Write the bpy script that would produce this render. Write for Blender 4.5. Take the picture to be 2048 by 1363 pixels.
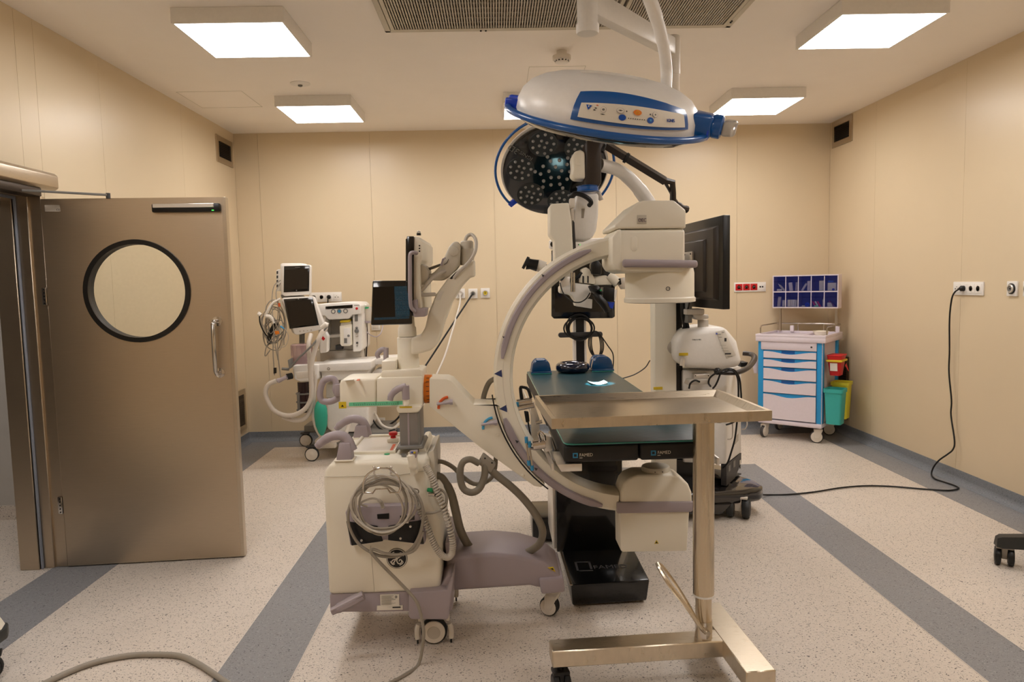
import bpy, bmesh, math, random
from mathutils import Vector, Matrix
random.seed(7)
SC = bpy.context.scene
COL = SC.collection
for o in list(bpy.data.objects): bpy.data.objects.remove(o, do_unlink=True)

# ---------------------------------------------------------------- camera
F_PX, PITCH, ROLL, YAW, CAM_H = 1423.8, .0814, .0223, .0218, 1.5854
cy, sy, cp, sp = math.cos(YAW), math.sin(YAW), math.cos(PITCH), math.sin(PITCH)
FWD = Vector((sy*cp, cy*cp, -sp)); RT0 = Vector((cy, -sy, 0)); UP0 = RT0.cross(FWD)
RT = RT0*math.cos(ROLL) - UP0*math.sin(ROLL); UP = UP0*math.cos(ROLL) + RT0*math.sin(ROLL)
CAM = Vector((0, 0, CAM_H))
cd = bpy.data.cameras.new('camera'); cd.sensor_width = 36; cd.sensor_fit = 'HORIZONTAL'
cd.lens = F_PX/2048*36; cd.clip_start = .05; cd.clip_end = 60
co = bpy.data.objects.new('camera', cd); COL.objects.link(co)
m3 = Matrix((RT, UP, -FWD)).transposed(); co.matrix_world = Matrix.Translation(CAM) @ m3.to_4x4()
SC.camera = co
# ---------------------------------------------------------------- world, exposure
w = bpy.data.worlds.new('world'); SC.world = w; w.use_nodes = True
w.node_tree.nodes['Background'].inputs[0].default_value = (.5, .47, .42, 1)
w.node_tree.nodes['Background'].inputs[1].default_value = .12
SC.view_settings.view_transform = 'Standard'; SC.view_settings.look = 'None'
SC.view_settings.gamma = 1; SC.view_settings.use_curve_mapping = False
SC.view_settings.exposure = 0.0
LAMP_COL = (1.0, .955, .93); LAMP_W = 17.4
try:
    SC.cycles.max_bounces = 8; SC.cycles.diffuse_bounces = 5; SC.cycles.glossy_bounces = 4
    SC.cycles.transmission_bounces = 6; SC.cycles.transparent_max_bounces = 8; SC.cycles.caustics_reflective = False
except Exception: pass

# ---------------------------------------------------------------- pixel -> place (frame 2048 x 1363)
def ray(x, y): return RT*((x-1024)/F_PX) + UP*((681.5-y)/F_PX) + FWD
def PY(x, y, Y): d = ray(x, y); return CAM + d*(Y/d.y)
def PZ(x, y, z=0.): d = ray(x, y); return CAM + d*((z-CAM.z)/d.z)
def PX(x, y, X): d = ray(x, y); return CAM + d*(X/d.x)

# ---------------------------------------------------------------- materials
def lin(c): return tuple(((v/255)/12.92 if v/255 <= .04045 else ((v/255+.055)/1.055)**2.4) for v in c)
MATS = {}
def mat(name, rgb, rough=.5, metal=0., spec=.5, coat=0., trans=0., emit=None, es=0., bump=0., bscale=60., vary=0., alpha=1., stretch=None, ior=1.45):
    m = bpy.data.materials.new(name); m.use_nodes = True; MATS[name] = m
    nt = m.node_tree; b = nt.nodes['Principled BSDF']
    c = lin(rgb) + (1,)
    b.inputs['Base Color'].default_value = c; b.inputs['Roughness'].default_value = rough
    b.inputs['Metallic'].default_value = metal; b.inputs['Specular IOR Level'].default_value = spec
    b.inputs['Coat Weight'].default_value = coat; b.inputs['Transmission Weight'].default_value = trans
    b.inputs['IOR'].default_value = ior; b.inputs['Alpha'].default_value = alpha
    if emit is not None:
        b.inputs['Emission Color'].default_value = tuple(emit) + (1,); b.inputs['Emission Strength'].default_value = es
    tc = nt.nodes.new('ShaderNodeTexCoord'); mp = nt.nodes.new('ShaderNodeMapping')
    nt.links.new(tc.outputs['Object'], mp.inputs['Vector'])
    if stretch: mp.inputs['Scale'].default_value = stretch
    nz = nt.nodes.new('ShaderNodeTexNoise'); nz.inputs['Scale'].default_value = bscale; nz.inputs['Detail'].default_value = 3
    nt.links.new(mp.outputs[0], nz.inputs['Vector'])
    v = vary or .02
    cr = nt.nodes.new('ShaderNodeMapRange'); cr.inputs[1].default_value = .25; cr.inputs[2].default_value = .75
    cr.inputs[3].default_value = 1-v; cr.inputs[4].default_value = 1+v
    nt.links.new(nz.outputs['Fac'], cr.inputs[0])
    mx = nt.nodes.new('ShaderNodeMix'); mx.data_type = 'RGBA'; mx.blend_type = 'MULTIPLY'; mx.inputs['Factor'].default_value = 1
    mx.inputs['A'].default_value = c; nt.links.new(cr.outputs[0], mx.inputs['B']); nt.links.new(mx.outputs['Result'], b.inputs['Base Color'])
    if bump:
        bp = nt.nodes.new('ShaderNodeBump'); bp.inputs['Strength'].default_value = bump; bp.inputs['Distance'].default_value = .002
        nt.links.new(nz.outputs['Fac'], bp.inputs['Height']); nt.links.new(bp.outputs[0], b.inputs['Normal'])
    return m
def brushed(name, rgb, rough=.3, stretch=(4, 4, 160)):
    m = mat(name, rgb, rough, 1.0, bscale=6., bump=.02, vary=.06, stretch=stretch)
    nt = m.node_tree; nz = [n for n in nt.nodes if n.type == 'TEX_NOISE'][0]; b = nt.nodes['Principled BSDF']
    mr = nt.nodes.new('ShaderNodeMapRange'); mr.inputs[3].default_value = rough-.07; mr.inputs[4].default_value = rough+.09
    nt.links.new(nz.outputs['Fac'], mr.inputs[0]); nt.links.new(mr.outputs[0], b.inputs['Roughness'])
    return m
def speckled(name, base, dark, light, rough=.42, amt=.6):
    """vinyl flooring: fine dark and pale chips in a plain ground"""
    m = mat(name, base, rough, bscale=3., vary=.03); nt = m.node_tree; b = nt.nodes['Principled BSDF']
    mx0 = [n for n in nt.nodes if n.type == 'MIX'][0]
    tc = nt.nodes.new('ShaderNodeTexCoord'); prev = mx0.outputs['Result']
    for k, (col, sc, lo, hi, rot) in enumerate(((light, 75, .30, .24, 2.0), (dark, 62, .255, .2, .5), (dark, 105, .25, .2, 1.4))):
        mp = nt.nodes.new('ShaderNodeMapping'); mp.inputs['Rotation'].default_value = (0, 0, rot); mp.inputs['Scale'].default_value = (1, 1.9, 1)
        nzd = nt.nodes.new('ShaderNodeTexNoise'); nzd.inputs['Scale'].default_value = 40
        va = nt.nodes.new('ShaderNodeVectorMath'); va.operation = 'MULTIPLY_ADD'; va.inputs[1].default_value = (.03,)*3
        nt.links.new(tc.outputs['Object'], nzd.inputs['Vector']); nt.links.new(nzd.outputs['Color'], va.inputs[0])
        nt.links.new(tc.outputs['Object'], va.inputs[2]); nt.links.new(va.outputs[0], mp.inputs['Vector'])
        vo = nt.nodes.new('ShaderNodeTexVoronoi'); vo.inputs['Scale'].default_value = sc; vo.inputs['Randomness'].default_value = 1
        nt.links.new(mp.outputs[0], vo.inputs['Vector'])
        mr = nt.nodes.new('ShaderNodeMapRange'); mr.inputs[1].default_value = hi; mr.inputs[2].default_value = lo
        mr.inputs[3].default_value = 1; mr.inputs[4].default_value = 0
        nt.links.new(vo.outputs['Distance'], mr.inputs[0])
        sep = nt.nodes.new('ShaderNodeSeparateColor'); nt.links.new(vo.outputs['Color'], sep.inputs[0])
        th = nt.nodes.new('ShaderNodeMath'); th.operation = 'LESS_THAN'; th.inputs[1].default_value = amt
        nt.links.new(sep.outputs[0], th.inputs[0])
        mu = nt.nodes.new('ShaderNodeMath'); mu.operation = 'MULTIPLY'; nt.links.new(mr.outputs[0], mu.inputs[0]); nt.links.new(th.outputs[0], mu.inputs[1])
        mix = nt.nodes.new('ShaderNodeMix'); mix.data_type = 'RGBA'; mix.inputs['B'].default_value = lin(col)+(1,)
        nt.links.new(mu.outputs[0], mix.inputs['Factor']); nt.links.new(prev, mix.inputs['A']); prev = mix.outputs['Result']
    nt.links.new(prev, b.inputs['Base Color'])
    return m

mat('wall', (218, 200, 169), .33, bscale=2.5, vary=.012)
mat('wall_core', (206, 188, 156), .6)
mat('corridor', (190, 186, 180), .6, bscale=8, vary=.03)
mat('ceiling', (248, 241, 233), .75, bscale=4, vary=.01)
speckled('floor', (214, 203, 191), (70, 66, 64), (226, 217, 206))
speckled('floor_grey', (140, 140, 142), (84, 84, 88), (160, 160, 162))
speckled('cove', (126, 130, 136), (84, 88, 94), (146, 150, 156), .4)
brushed('steel', (198, 186, 168), .30)
brushed('steel_door', (198, 183, 162), .36, (2.2, 2.2, 200))
brushed('steel_tray', (208, 196, 176), .29, (3, 120, 3))
brushed('steel_tube', (204, 190, 168), .24, (60, 60, 1.2))
mat('purple_print', (92, 74, 94), .6)
mat('navy', (46, 58, 104), .5)
mat('chrome', (205, 200, 195), .14, 1.)
mat('alu', (222, 218, 212), .38, .85)
mat('dark_metal', (70, 60, 52), .4, .8)
mat('cream', (236, 229, 212), .38, bscale=5, vary=.012)
mat('cream_grey', (196, 188, 172), .42)
mat('white', (234, 230, 224), .35)
mat('off_white', (222, 214, 202), .4)
mat('mauve', (162, 151, 156), .45, bscale=6, vary=.02)
mat('mauve_light', (178, 168, 174), .45)
mat('column_grey', (140, 136, 134), .4, .35)
mat('black', (16, 15, 15), .38)
mat('black_gloss', (10, 10, 11), .12, coat=.4)
mat('rubber', (26, 25, 25), .65)
mat('dark_grey', (58, 56, 56), .5)
mat('charcoal', (44, 46, 46), .45)
mat('mid_grey', (120, 118, 114), .5)
mat('hose_grey', (128, 120, 106), .5)
mat('cable_grey', (150, 142, 130), .5)
mat('cable_light', (190, 182, 170), .5)
mat('cable_white', (226, 220, 210), .45)
mat('cable_black', (14, 13, 13), .45)
mat('blue', (22, 78, 170), .35)
mat('blue_bright', (24, 66, 196), .3)
mat('blue_lamp', (20, 86, 160), .28, coat=.3)
mat('blue_cart', (42, 152, 214), .4)
mat('blue_light', (58, 150, 200), .35)
mat('cyan_scale', (70, 160, 205), .5)
mat('orange', (228, 128, 32), .5)
mat('orange_red', (218, 96, 44), .5)
mat('red', (196, 28, 32), .4)
mat('green_tag', (110, 200, 158), .5)
mat('green_light', (40, 160, 100), .4)
mat('bag_green', (44, 158, 134), .45, bscale=30, bump=.3)
mat('yellow', (214, 186, 40), .5)
mat('yellow_bin', (222, 214, 62), .45)
mat('teal_bin', (58, 172, 166), .45)
mat('lilac_white', (222, 212, 220), .4)
mat('tag_print', (60, 58, 60), .6)
mat('label_white', (226, 220, 208), .6)
mat('mattress', (30, 28, 27), .55, bscale=80, bump=.15)
mat('table_black', (12, 12, 12), .18, coat=.3)
mat('gel', (20, 62, 70), .34, bscale=30, bump=.35, vary=.12)
mat('gel_edge', (66, 150, 140), .25, coat=.3)
mat('gel_blue', (14, 66, 112), .2, coat=.3, bscale=10, vary=.12)
mat('gel_navy', (18, 26, 46), .14, coat=.7)
mat('screen', (8, 8, 9), .08, coat=.3)
mat('screen_grey', (44, 39, 34), .15)
mat('ui_dim', (20, 28, 34), .2, emit=lin((40, 78, 92)), es=.25)
mat('ui_text', (26, 44, 52), .2, emit=lin((60, 96, 110)), es=.3)
mat('paper', (240, 238, 232), .8)
mat('hose_clear', (226, 216, 204), .4, trans=.15)
mat('smoke_plastic', (196, 164, 164), .18, alpha=.55)
mat('tube_dark', (58, 38, 40), .25, trans=.1)
mat('bin_blue', (34, 42, 118), .1, alpha=.3)
mat('bin_back', (70, 76, 120), .5)
mat('plastic_clear', (236, 232, 226), .12, trans=.7)
mat('glass', (238, 240, 236), .02, trans=1., ior=1.05)
mat('film_wrap', (34, 31, 30), .14, coat=1., bscale=9, bump=1.0)
mat('gasket', (150, 156, 170), .5)
mat('led_green', (40, 200, 80), .4, emit=lin((80, 230, 90)), es=1.5)
mat('diffuser', (250, 248, 240), .5, emit=LAMP_COL, es=LAMP_W)
mat('diffuser_dim', (250, 248, 240), .5, emit=LAMP_COL, es=LAMP_W*.8)
mat('lens', (206, 204, 200), .1, trans=.5, coat=.5)
mat('brown_black', (52, 43, 37), .38)
mat('weld', (216, 206, 196), .5)
M = MATS

# ---------------------------------------------------------------- mesh helpers
WLOC = {}
def V(*a): return Vector(a)
class B:
    """collects shapes; build() links them as ONE mesh object"""
    def __init__(s, M=None): s.bm = bmesh.new(); s.M = M or Matrix.Identity(4)
    def add(s, vs, fs):
        nv = [s.bm.verts.new(s.M @ Vector(v)) for v in vs]
        for f in fs:
            try: s.bm.faces.new([nv[i] for i in f])
            except ValueError: pass
        return s
    def box(s, x0, x1, y0, y1, z0, z1, r=0, seg=2):
        if r:
            t = bmesh.new(); bmesh.ops.create_cube(t, size=1)
            for v in t.verts: v.co = Vector(((x0+x1)/2+v.co.x*(x1-x0), (y0+y1)/2+v.co.y*(y1-y0), (z0+z1)/2+v.co.z*(z1-z0)))
            bmesh.ops.bevel(t, geom=list(t.edges), offset=min(r, .49*min(abs(x1-x0), abs(y1-y0), abs(z1-z0))), segments=seg, affect='EDGES', profile=.5)
            t.verts.ensure_lookup_table(); ix = {v: i for i, v in enumerate(t.verts)}
            s.add([v.co.copy() for v in t.verts], [[ix[v] for v in f.verts] for f in t.faces]); t.free(); return s
        return s.add([(x0,y0,z0),(x1,y0,z0),(x1,y1,z0),(x0,y1,z0),(x0,y0,z1),(x1,y0,z1),(x1,y1,z1),(x0,y1,z1)],
                     [(0,3,2,1),(4,5,6,7),(0,1,5,4),(1,2,6,5),(2,3,7,6),(3,0,4,7)])
    def prism(s, pts, vec, r=0, seg=2, taper=1.):
        """closed polygon swept along vec, edges rounded by r"""
        pts = [Vector(p) for p in pts]; vec = Vector(vec); n = len(pts)
        c = sum(pts, Vector())/n
        far = [c + (p-c)*taper + vec for p in pts]
        t = bmesh.new(); a = [t.verts.new(p) for p in pts]; b = [t.verts.new(p) for p in far]
        t.faces.new(a); t.faces.new(b[::-1])
        for i in range(n): t.faces.new((a[i], b[i], b[(i+1) % n], a[(i+1) % n]))
        bmesh.ops.recalc_face_normals(t, faces=t.faces)
        if r:
            es = [e for e in t.edges if e.calc_face_angle(0) > math.radians(28)]
            bmesh.ops.bevel(t, geom=es, offset=r, segments=seg, affect='EDGES', profile=.5, clamp_overlap=True)
        t.verts.ensure_lookup_table(); ix = {v: i for i, v in enumerate(t.verts)}
        s.add([v.co.copy() for v in t.verts], [[ix[v] for v in f.verts] for f in t.faces]); t.free(); return s
    def loft(s, rings, cap=True, closed=True):
        n = len(rings[0]); vs = [p for r in rings for p in r]; fs = []
        for k in range(len(rings)-1):
            for i in range(n if closed else n-1):
                j = (i+1) % n; fs.append((k*n+i, k*n+j, (k+1)*n+j, (k+1)*n+i))
        if cap: fs.append(tuple(range(n))[::-1]); fs.append(tuple((len(rings)-1)*n+i for i in range(n)))
        return s.add(vs, fs)
    def tube(s, path, r, n=8, closed=False, cap=True, sub=0, flat=1.):
        P = [Vector(p) for p in path]
        if sub: P = spline(P, sub, closed)
        N = len(P); R = r if isinstance(r, (list, tuple)) else [r]*N
        if len(R) != N: R = [R[min(int(i*(len(R)-1)/(N-1)+.5), len(R)-1)] for i in range(N)]
        rings = []; up = None
        for i in range(N):
            t = (P[(i+1) % N]-P[i-1]) if closed else (P[min(i+1, N-1)]-P[max(i-1, 0)])
            if t.length < 1e-9: t = Vector((0, 0, 1))
            t.normalize()
            if up is None: up = Vector((0, 0, 1)) if abs(t.z) < .95 else Vector((1, 0, 0))
            u = up - t*up.dot(t)
            if u.length < 1e-6: u = t.orthogonal()
            u.normalize(); v = t.cross(u); up = u
            rings.append([P[i] + (u*math.cos(a)*flat + v*math.sin(a))*R[i] for a in [2*math.pi*k/n for k in range(n)]])
        if closed: rings.append(rings[0]); return s.loft(rings, cap=False)
        return s.loft(rings, cap=cap)
    def lathe(s, prof, o, axis=(0, 0, 1), n=24, a0=0., a1=None):
        """prof: (radius, height) pairs along axis from o"""
        ax = Vector(axis).normalized(); u = ax.orthogonal().normalized(); v = ax.cross(u); o = Vector(o); rings = []
        for r, h in prof: rings.append([o + ax*h + (u*math.cos(t)+v*math.sin(t))*max(r, 1e-4) for t in [2*math.pi*k/n for k in range(n)]])
        return s.loft(rings, cap=prof[0] != prof[-1])
    def cyl(s, a, b, r, n=16, r2=None):
        a, b = Vector(a), Vector(b); L = (b-a).length
        return s.lathe([(r, 0), (r if r2 is None else r2, L)], a, b-a, n)
    def ball(s, c, r, u=14, v=8, zr=None):
        c = Vector(c); rings = []; zr = zr or r; rx, ry = r if isinstance(r, tuple) else (r, r); zr = zr if not isinstance(zr, tuple) else rx
        for k in range(1, v):
            t = math.pi*k/v
            rings.append([c+Vector((rx*math.sin(t)*math.cos(p), ry*math.sin(t)*math.sin(p), -zr*math.cos(t))) for p in [2*math.pi*i/u for i in range(u)]])
        return s.loft(rings)
    def torus(s, c, R, r, axis=(0, 0, 1), n=32, m=8, a0=0, a1=2*math.pi, squash=1.):
        ax = Vector(axis).normalized(); u = ax.orthogonal().normalized(); v = ax.cross(u); c = Vector(c)
        full = abs(a1-a0) > 6.28; k = n if full else n+1
        return s.tube([c+(u*math.cos(t)+v*math.sin(t)*squash)*R for t in [a0+(a1-a0)*i/n for i in range(k)]], r, m, closed=full)
    def build(s, name, m, parent=None, smooth=40, kind=None, label=None, bevel=0, keep=False):
        bm = s.bm
        bmesh.ops.recalc_face_normals(bm, faces=bm.faces)
        if bevel:
            es = [e for e in bm.edges if len(e.link_faces) == 2 and e.calc_face_angle(0) > math.radians(28)]
            bmesh.ops.bevel(bm, geom=es, offset=bevel, segments=2, affect='EDGES', profile=.5, clamp_overlap=True)
        xs = [v.co for v in bm.verts]
        lo = Vector([min(p[i] for p in xs) for i in range(3)]); hi = Vector([max(p[i] for p in xs) for i in range(3)])
        org = Vector(((lo.x+hi.x)/2, (lo.y+hi.y)/2, lo.z))
        for v in bm.verts: v.co -= org
        me = bpy.data.meshes.new(name); bm.to_mesh(me); bm.free()
        if smooth:
            me.shade_smooth() if hasattr(me, 'shade_smooth') else None
            try: me.set_sharp_from_angle(angle=math.radians(smooth))
            except Exception: pass
        me.materials.append(M[m] if isinstance(m, str) else m)
        o = bpy.data.objects.new(name, me); COL.objects.link(o)
        place(o, org, parent)
        if kind: o['kind'] = kind
        if label: o['label'] = label
        return o
def place(o, org, parent):
    WLOC[o] = Vector(org)
    if parent is not None: o.parent = parent; o.location = Vector(org) - WLOC[parent]
    else: o.location = org
def spline(P, k, closed=False):
    P = [Vector(p) for p in P]; n = len(P); out = []
    for i in range(n if closed else n-1):
        p0 = P[i-1] if (closed or i > 0) else P[0]*2-P[1]; p1 = P[i]; p2 = P[(i+1) % n]
        p3 = P[(i+2) % n] if (closed or i+2 < n) else P[-1]*2-P[-2]
        for j in range(k):
            t = j/k
            out.append(.5*((2*p1)+(p2-p0)*t+(2*p0-5*p1+4*p2-p3)*t*t+(3*p1-p0-3*p2+p3)*t**3))
    if not closed: out.append(P[-1])
    return out
def thing(name, label, cat, loc, group=None):
    o = bpy.data.objects.new(name, None); o.empty_display_size = .1; COL.objects.link(o); place(o, Vector(loc), None)
    o['label'] = label; o['category'] = cat
    if group: o['group'] = group
    return o
def tag(o, label, cat, group=None):
    o['label'] = label; o['category'] = cat
    if group: o['group'] = group
    return o
def struct(o): o['kind'] = 'structure'; return o
def dup(root, delta, label=None, parent=None):
    c = root.copy(); COL.objects.link(c); WLOC[c] = WLOC[root] + Vector(delta)
    if parent is None: c.location = WLOC[c]
    else: c.parent = parent
    if label: c['label'] = label
    for ch in list(root.children):
        d = ch.copy(); COL.objects.link(d); d.parent = c; WLOC[d] = WLOC[ch]+Vector(delta)
        for g in list(ch.children):
            e = g.copy(); COL.objects.link(e); e.parent = d; WLOC[e] = WLOC[g]+Vector(delta)
    return c
def px(pts, Y): return [PY(x, y, Y) for x, y in pts]
def bx(x0, x1, y0, y1, z0, z1, name, m, parent=None, r=0, M=None, **k): return B(M).box(x0, x1, y0, y1, z0, z1, r).build(name, m, parent, **k)
def sil(pts, Y0, Y1, name, m, parent=None, r=0, seg=2, taper=1., **k):
    """outline taken at depth Y0, given its real thickness back to Y1"""
    return B().prism(px(pts, Y0), (0, Y1-Y0, 0), r, seg, taper).build(name, m, parent, **k)
def hose(pts, r, name, m, parent=None, sub=6, n=8, closed=False, **k): return B().tube(pts, r, n, sub=sub, closed=closed).build(name, m, parent, **k)
def pxy(l): return [PY(x, y, Y) for x, y, Y in l]
def letters(body, o, xd, up, size, m, parent, name='lettering', depth=.0006, width=None, align='LEFT'):
    """flat raised lettering: baseline start o, reading direction xd"""
    cu = bpy.data.curves.new(name, 'FONT'); cu.body = body; cu.size = size; cu.extrude = depth; cu.align_x = align; cu.resolution_u = 2
    t = bpy.data.objects.new(name, cu); COL.objects.link(t)
    bpy.context.view_layer.update()
    me = bpy.data.meshes.new_from_object(t.evaluated_get(bpy.context.evaluated_depsgraph_get())); bpy.data.objects.remove(t)
    xd = Vector(xd).normalized(); up = Vector(up); up = (up - xd*up.dot(xd)).normalized(); z = xd.cross(up)
    sx = 1.
    if width and me.vertices:
        wv = max(v.co.x for v in me.vertices)-min(v.co.x for v in me.vertices); sx = width/wv
    for v in me.vertices: v.co = xd*v.co.x*sx + up*v.co.y + z*v.co.z
    me.materials.clear(); me.materials.append(M[m]); ob = bpy.data.objects.new(name, me); COL.objects.link(ob); place(ob, Vector(o), parent)
    return ob
def caster(parent, x, y, ztop, r, yaw=0., width=.03, fork='off_white', tyre='rubber', hub='off_white', twin=False, fender=False, offset=.02, name='caster', sides=(-1, 1)):
    """swivel caster standing on the floor under (x, y): fork with wheel(s) and hub(s)"""
    T = Matrix.Translation((x, y, 0)) @ Matrix.Rotation(yaw, 4, 'Z')
    b = B(T); cx = -offset
    b.cyl((0, 0, max(r*1.6, ztop-.04)), (0, 0, ztop), r*.32, 12)
    ft = min(ztop-.004, r*2.12)
    for sgn in (sides if not twin else (0,)):
        yy = sgn*(width*.5+.006)
        t = .004 if not twin else width*.22
        b.prism([(cx-r*.35, yy-t, r*.75), (cx+r*.35, yy-t, r*.75), (r*.55, yy-t, ft), (-r*.75, yy-t, ft)], (0, 2*t, 0), .002, 1)
    b.box(-r*.75, r*.55, -width*.5-.01, width*.5+.01, ft-.008, ft+.008, .004)
    root = b.build(name, fork, parent)
    offs = [0] if not twin else [-width*.5, width*.5]
    ww = width if not twin else width*.45
    for yo in offs:
        wb = B(T); wb.lathe([(r*.55, -ww/2), (r*.92, -ww/2), (r, -ww*.3), (r, ww*.3), (r*.92, ww/2), (r*.55, ww/2)], (cx, yo, r), (0, 1, 0), 24)
        wb.build('wheel', tyre, root)
        hb = B(T)
        for sg in (-1, 1): hb.lathe([(r*(.72 if twin else .86), 0), (r*(.7 if twin else .84), ww*.07), (r*.25, ww*.1), (r*.2, ww*.14)], (cx, yo+sg*ww/2, r), (0, sg, 0), 20)
        hb.build('hub', hub, root)
    return root
# ================================================================ the room
XL, XR, YB, YF, H = -2.6, 3.476, 7.374, -1.6, 3.142
DY0, DY1, DZ = 2.95, 4.085, 2.145            # doorway in the left wall
fl = struct(bx(-5.6, XR+.2, YF-.2, YB+.2, -.1, 0, 'floor', 'floor', smooth=0))
def stripe(x0, x1, y0, y1, name='floor_stripe', m='floor_grey', h=.0012): return bx(x0, x1, y0, y1, -.001, h, name, m, fl, smooth=0)
stripe(-1.19, -.87, -1.2, 5.92); stripe(1.88, 2.18, -1.2, 5.92); stripe(-.87, 1.88, 5.6, 5.92)
stripe(XL, -2.24, YF, YB); stripe(3.17, XR, YF, YB); stripe(-2.24, 3.17, 7.06, YB); stripe(-2.24, 3.17, YF, YF+.3)
for x in (-1.192, -.868, 1.878, 2.182): stripe(x-.002, x+.002, -1.2, 5.92, 'weld_line', 'weld', .0016)
for y in (.9, 2.9, 4.9):
    pass
# ceiling
ce = struct(bx(XL-.2, XR+.2, YF-.2, YB+.2, H, H+.1, 'ceiling', 'ceiling', smooth=0))
def seamrect(x0, x1, y0, y1):
    b = B(); t = .003
    for a in ((x0, x1, y0, y0+t), (x0, x1, y1-t, y1), (x0, x0+t, y0, y1), (x1-t, x1, y0, y1)): b.box(a[0], a[1], a[2], a[3], H-.0015, H+.001)
    b.build('access_hatch_seam', 'cream_grey', ce)
seamrect(-2.478, -1.965, 5.81, 6.32); seamrect(.283, .697, 5.297, 5.69)
# walls: a core with panels hung on it, 4 mm joints between
def panels(wall, axis, fixed, inward, cuts, z0=.0, z1=H, gap=.002):
    for a, b_ in zip(cuts[:-1], cuts[1:]):
        a += gap/2; b_ -= gap/2
        lo, hi = sorted((fixed, fixed-inward*.012))
        if axis == 'x': bx(lo, hi, a, b_, z0, z1, 'wall_panel', 'wall', wall, smooth=0)
        else: bx(a, b_, lo, hi, z0, z1, 'wall_panel', 'wall', wall, smooth=0)
wb = struct(bx(XL-.2, XR+.2, YB+.012, YB+.15, 0, H, 'wall_back', 'wall_core', smooth=0))
panels(wb, 'y', YB, -1, [XL+.0, -2.36, -1.238, .012, 1.262, 2.512, XR])
wr = struct(bx(XR+.012, XR+.15, YF-.15, YB, 0, H, 'wall_right', 'wall_core', smooth=0))
panels(wr, 'x', XR, -1, [YF, -.95, .3, 1.53, 2.77, 4.01, 5.252, 6.49, YB])
wf = struct(bx(XL-.2, XR+.2, YF-.15, YF-.012, 0, H, 'wall_front', 'wall_core', smooth=0))
panels(wf, 'y', YF, 1, [XL, -1.35, -.1, 1.15, 2.4, XR])
lb = B()
lb.box(XL-.15, XL-.012, YF-.15, DY0, 0, H).box(XL-.15, XL-.012, DY1, YB, 0, H).box(XL-.15, XL-.012, DY0, DY1, DZ, H)
wl = struct(lb.build('wall_left', 'wall_core', smooth=0))
panels(wl, 'x', XL, 1, [YF, -.8, .45, 1.7, DY0])
panels(wl, 'x', XL, 1, [DY0, 3.6, DY1], DZ)
panels(wl, 'x', XL, 1, [DY1, 4.247+.0, 4.917, 6.16, YB])
# coved baseboards
def cove(name, a, b_, nrm):
    """baseboard from a to b_; nrm points into the room"""
    a, b_, nrm = Vector(a), Vector(b_), Vector(nrm)
    prof = [(0, .1), (.006, .1), (.006, .045)] + [(.006+.04*(1-math.cos(t)), .005+.04*(1-math.sin(t))) for t in [math.pi/2*k/5 for k in range(6)]] + [(.05, .002), (0, .002)]
    bb = B(); bb.prism([a+nrm*u+Vector((0, 0, h)) for u, h in prof], b_-a)
    return struct(bb.build(name, 'cove', smooth=50))
cove('baseboard_back', (XL, YB, 0), (XR, YB, 0), (0, -1, 0))
cove('baseboard_right', (XR, YF, 0), (XR, YB, 0), (-1, 0, 0))
cove('baseboard_left', (XL, DY1+.09, 0), (XL, YB, 0), (1, 0, 0))
cove('baseboard_front', (XL, YF, 0), (XR, YF, 0), (0, 1, 0))
# corridor beyond the doorway
cw = struct(bx(-5.6, XL-.15, 5.0, 5.12, 0, 2.9, 'wall_corridor_end', 'corridor', smooth=0))
bx(-5.6, XL-.15, 4.985, 5.0, 0, .1, 'skirting', 'floor', cw)
struct(bx(-5.6, -5.5, YF, 5.0, 0, 2.9, 'wall_corridor_far', 'corridor', smooth=0))
struct(bx(-5.6, XL-.15, YF-.12, YF, 0, 2.9, 'wall_corridor_near', 'corridor', smooth=0))
struct(bx(-5.6, XL-.15, YF, 5.1, 2.9, 3.0, 'ceiling_corridor', 'ceiling', smooth=0))
# ---------------------------------------------------------------- door frame, leaf, operator
fb = B()
for x0, x1, yy0, yy1 in ((XL-.17, XL-.06, DY1-.045, DY1+.03), (XL-.06, XL+.012, DY1-.02, DY1+.075)): fb.box(x0, x1, yy0, yy1, 0, DZ+.03, .003, 1)
for x0, x1, yy0, yy1 in ((XL-.17, XL-.06, DY0-.03, DY0+.045), (XL-.06, XL+.012, DY0-.075, DY0+.02)): fb.box(x0, x1, yy0, yy1, 0, DZ+.03, .003, 1)
fb.box(XL-.17, XL-.06, DY0, DY1, DZ-.045, DZ+.03, .003, 1).box(XL-.06, XL+.012, DY0-.075, DY1+.075, DZ-.02, DZ+.09, .003, 1)
fb.box(XL, -2.521, 4.078, 4.118, .002, DZ-.02, .002, 1)
dfm = struct(fb.build('trim_1', 'steel_door'))
gb = B(); gb.box(XL-.058, XL-.046, DY1-.036, DY1-.02, 0, DZ-.02, .003, 1).box(XL-.058, XL-.046, DY0, DY1-.03, DZ-.036, DZ-.02, .003, 1)
gb.build('gasket', 'gasket', dfm)
hx, hy = -2.514, 4.067
ang = math.atan2(4.14-4.067, -1.525+2.514)
T = Matrix.Translation((hx, hy, .008)) @ Matrix.Rotation(ang, 4, 'Z')
W, HH, TH = .992, 2.1, .05
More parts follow.
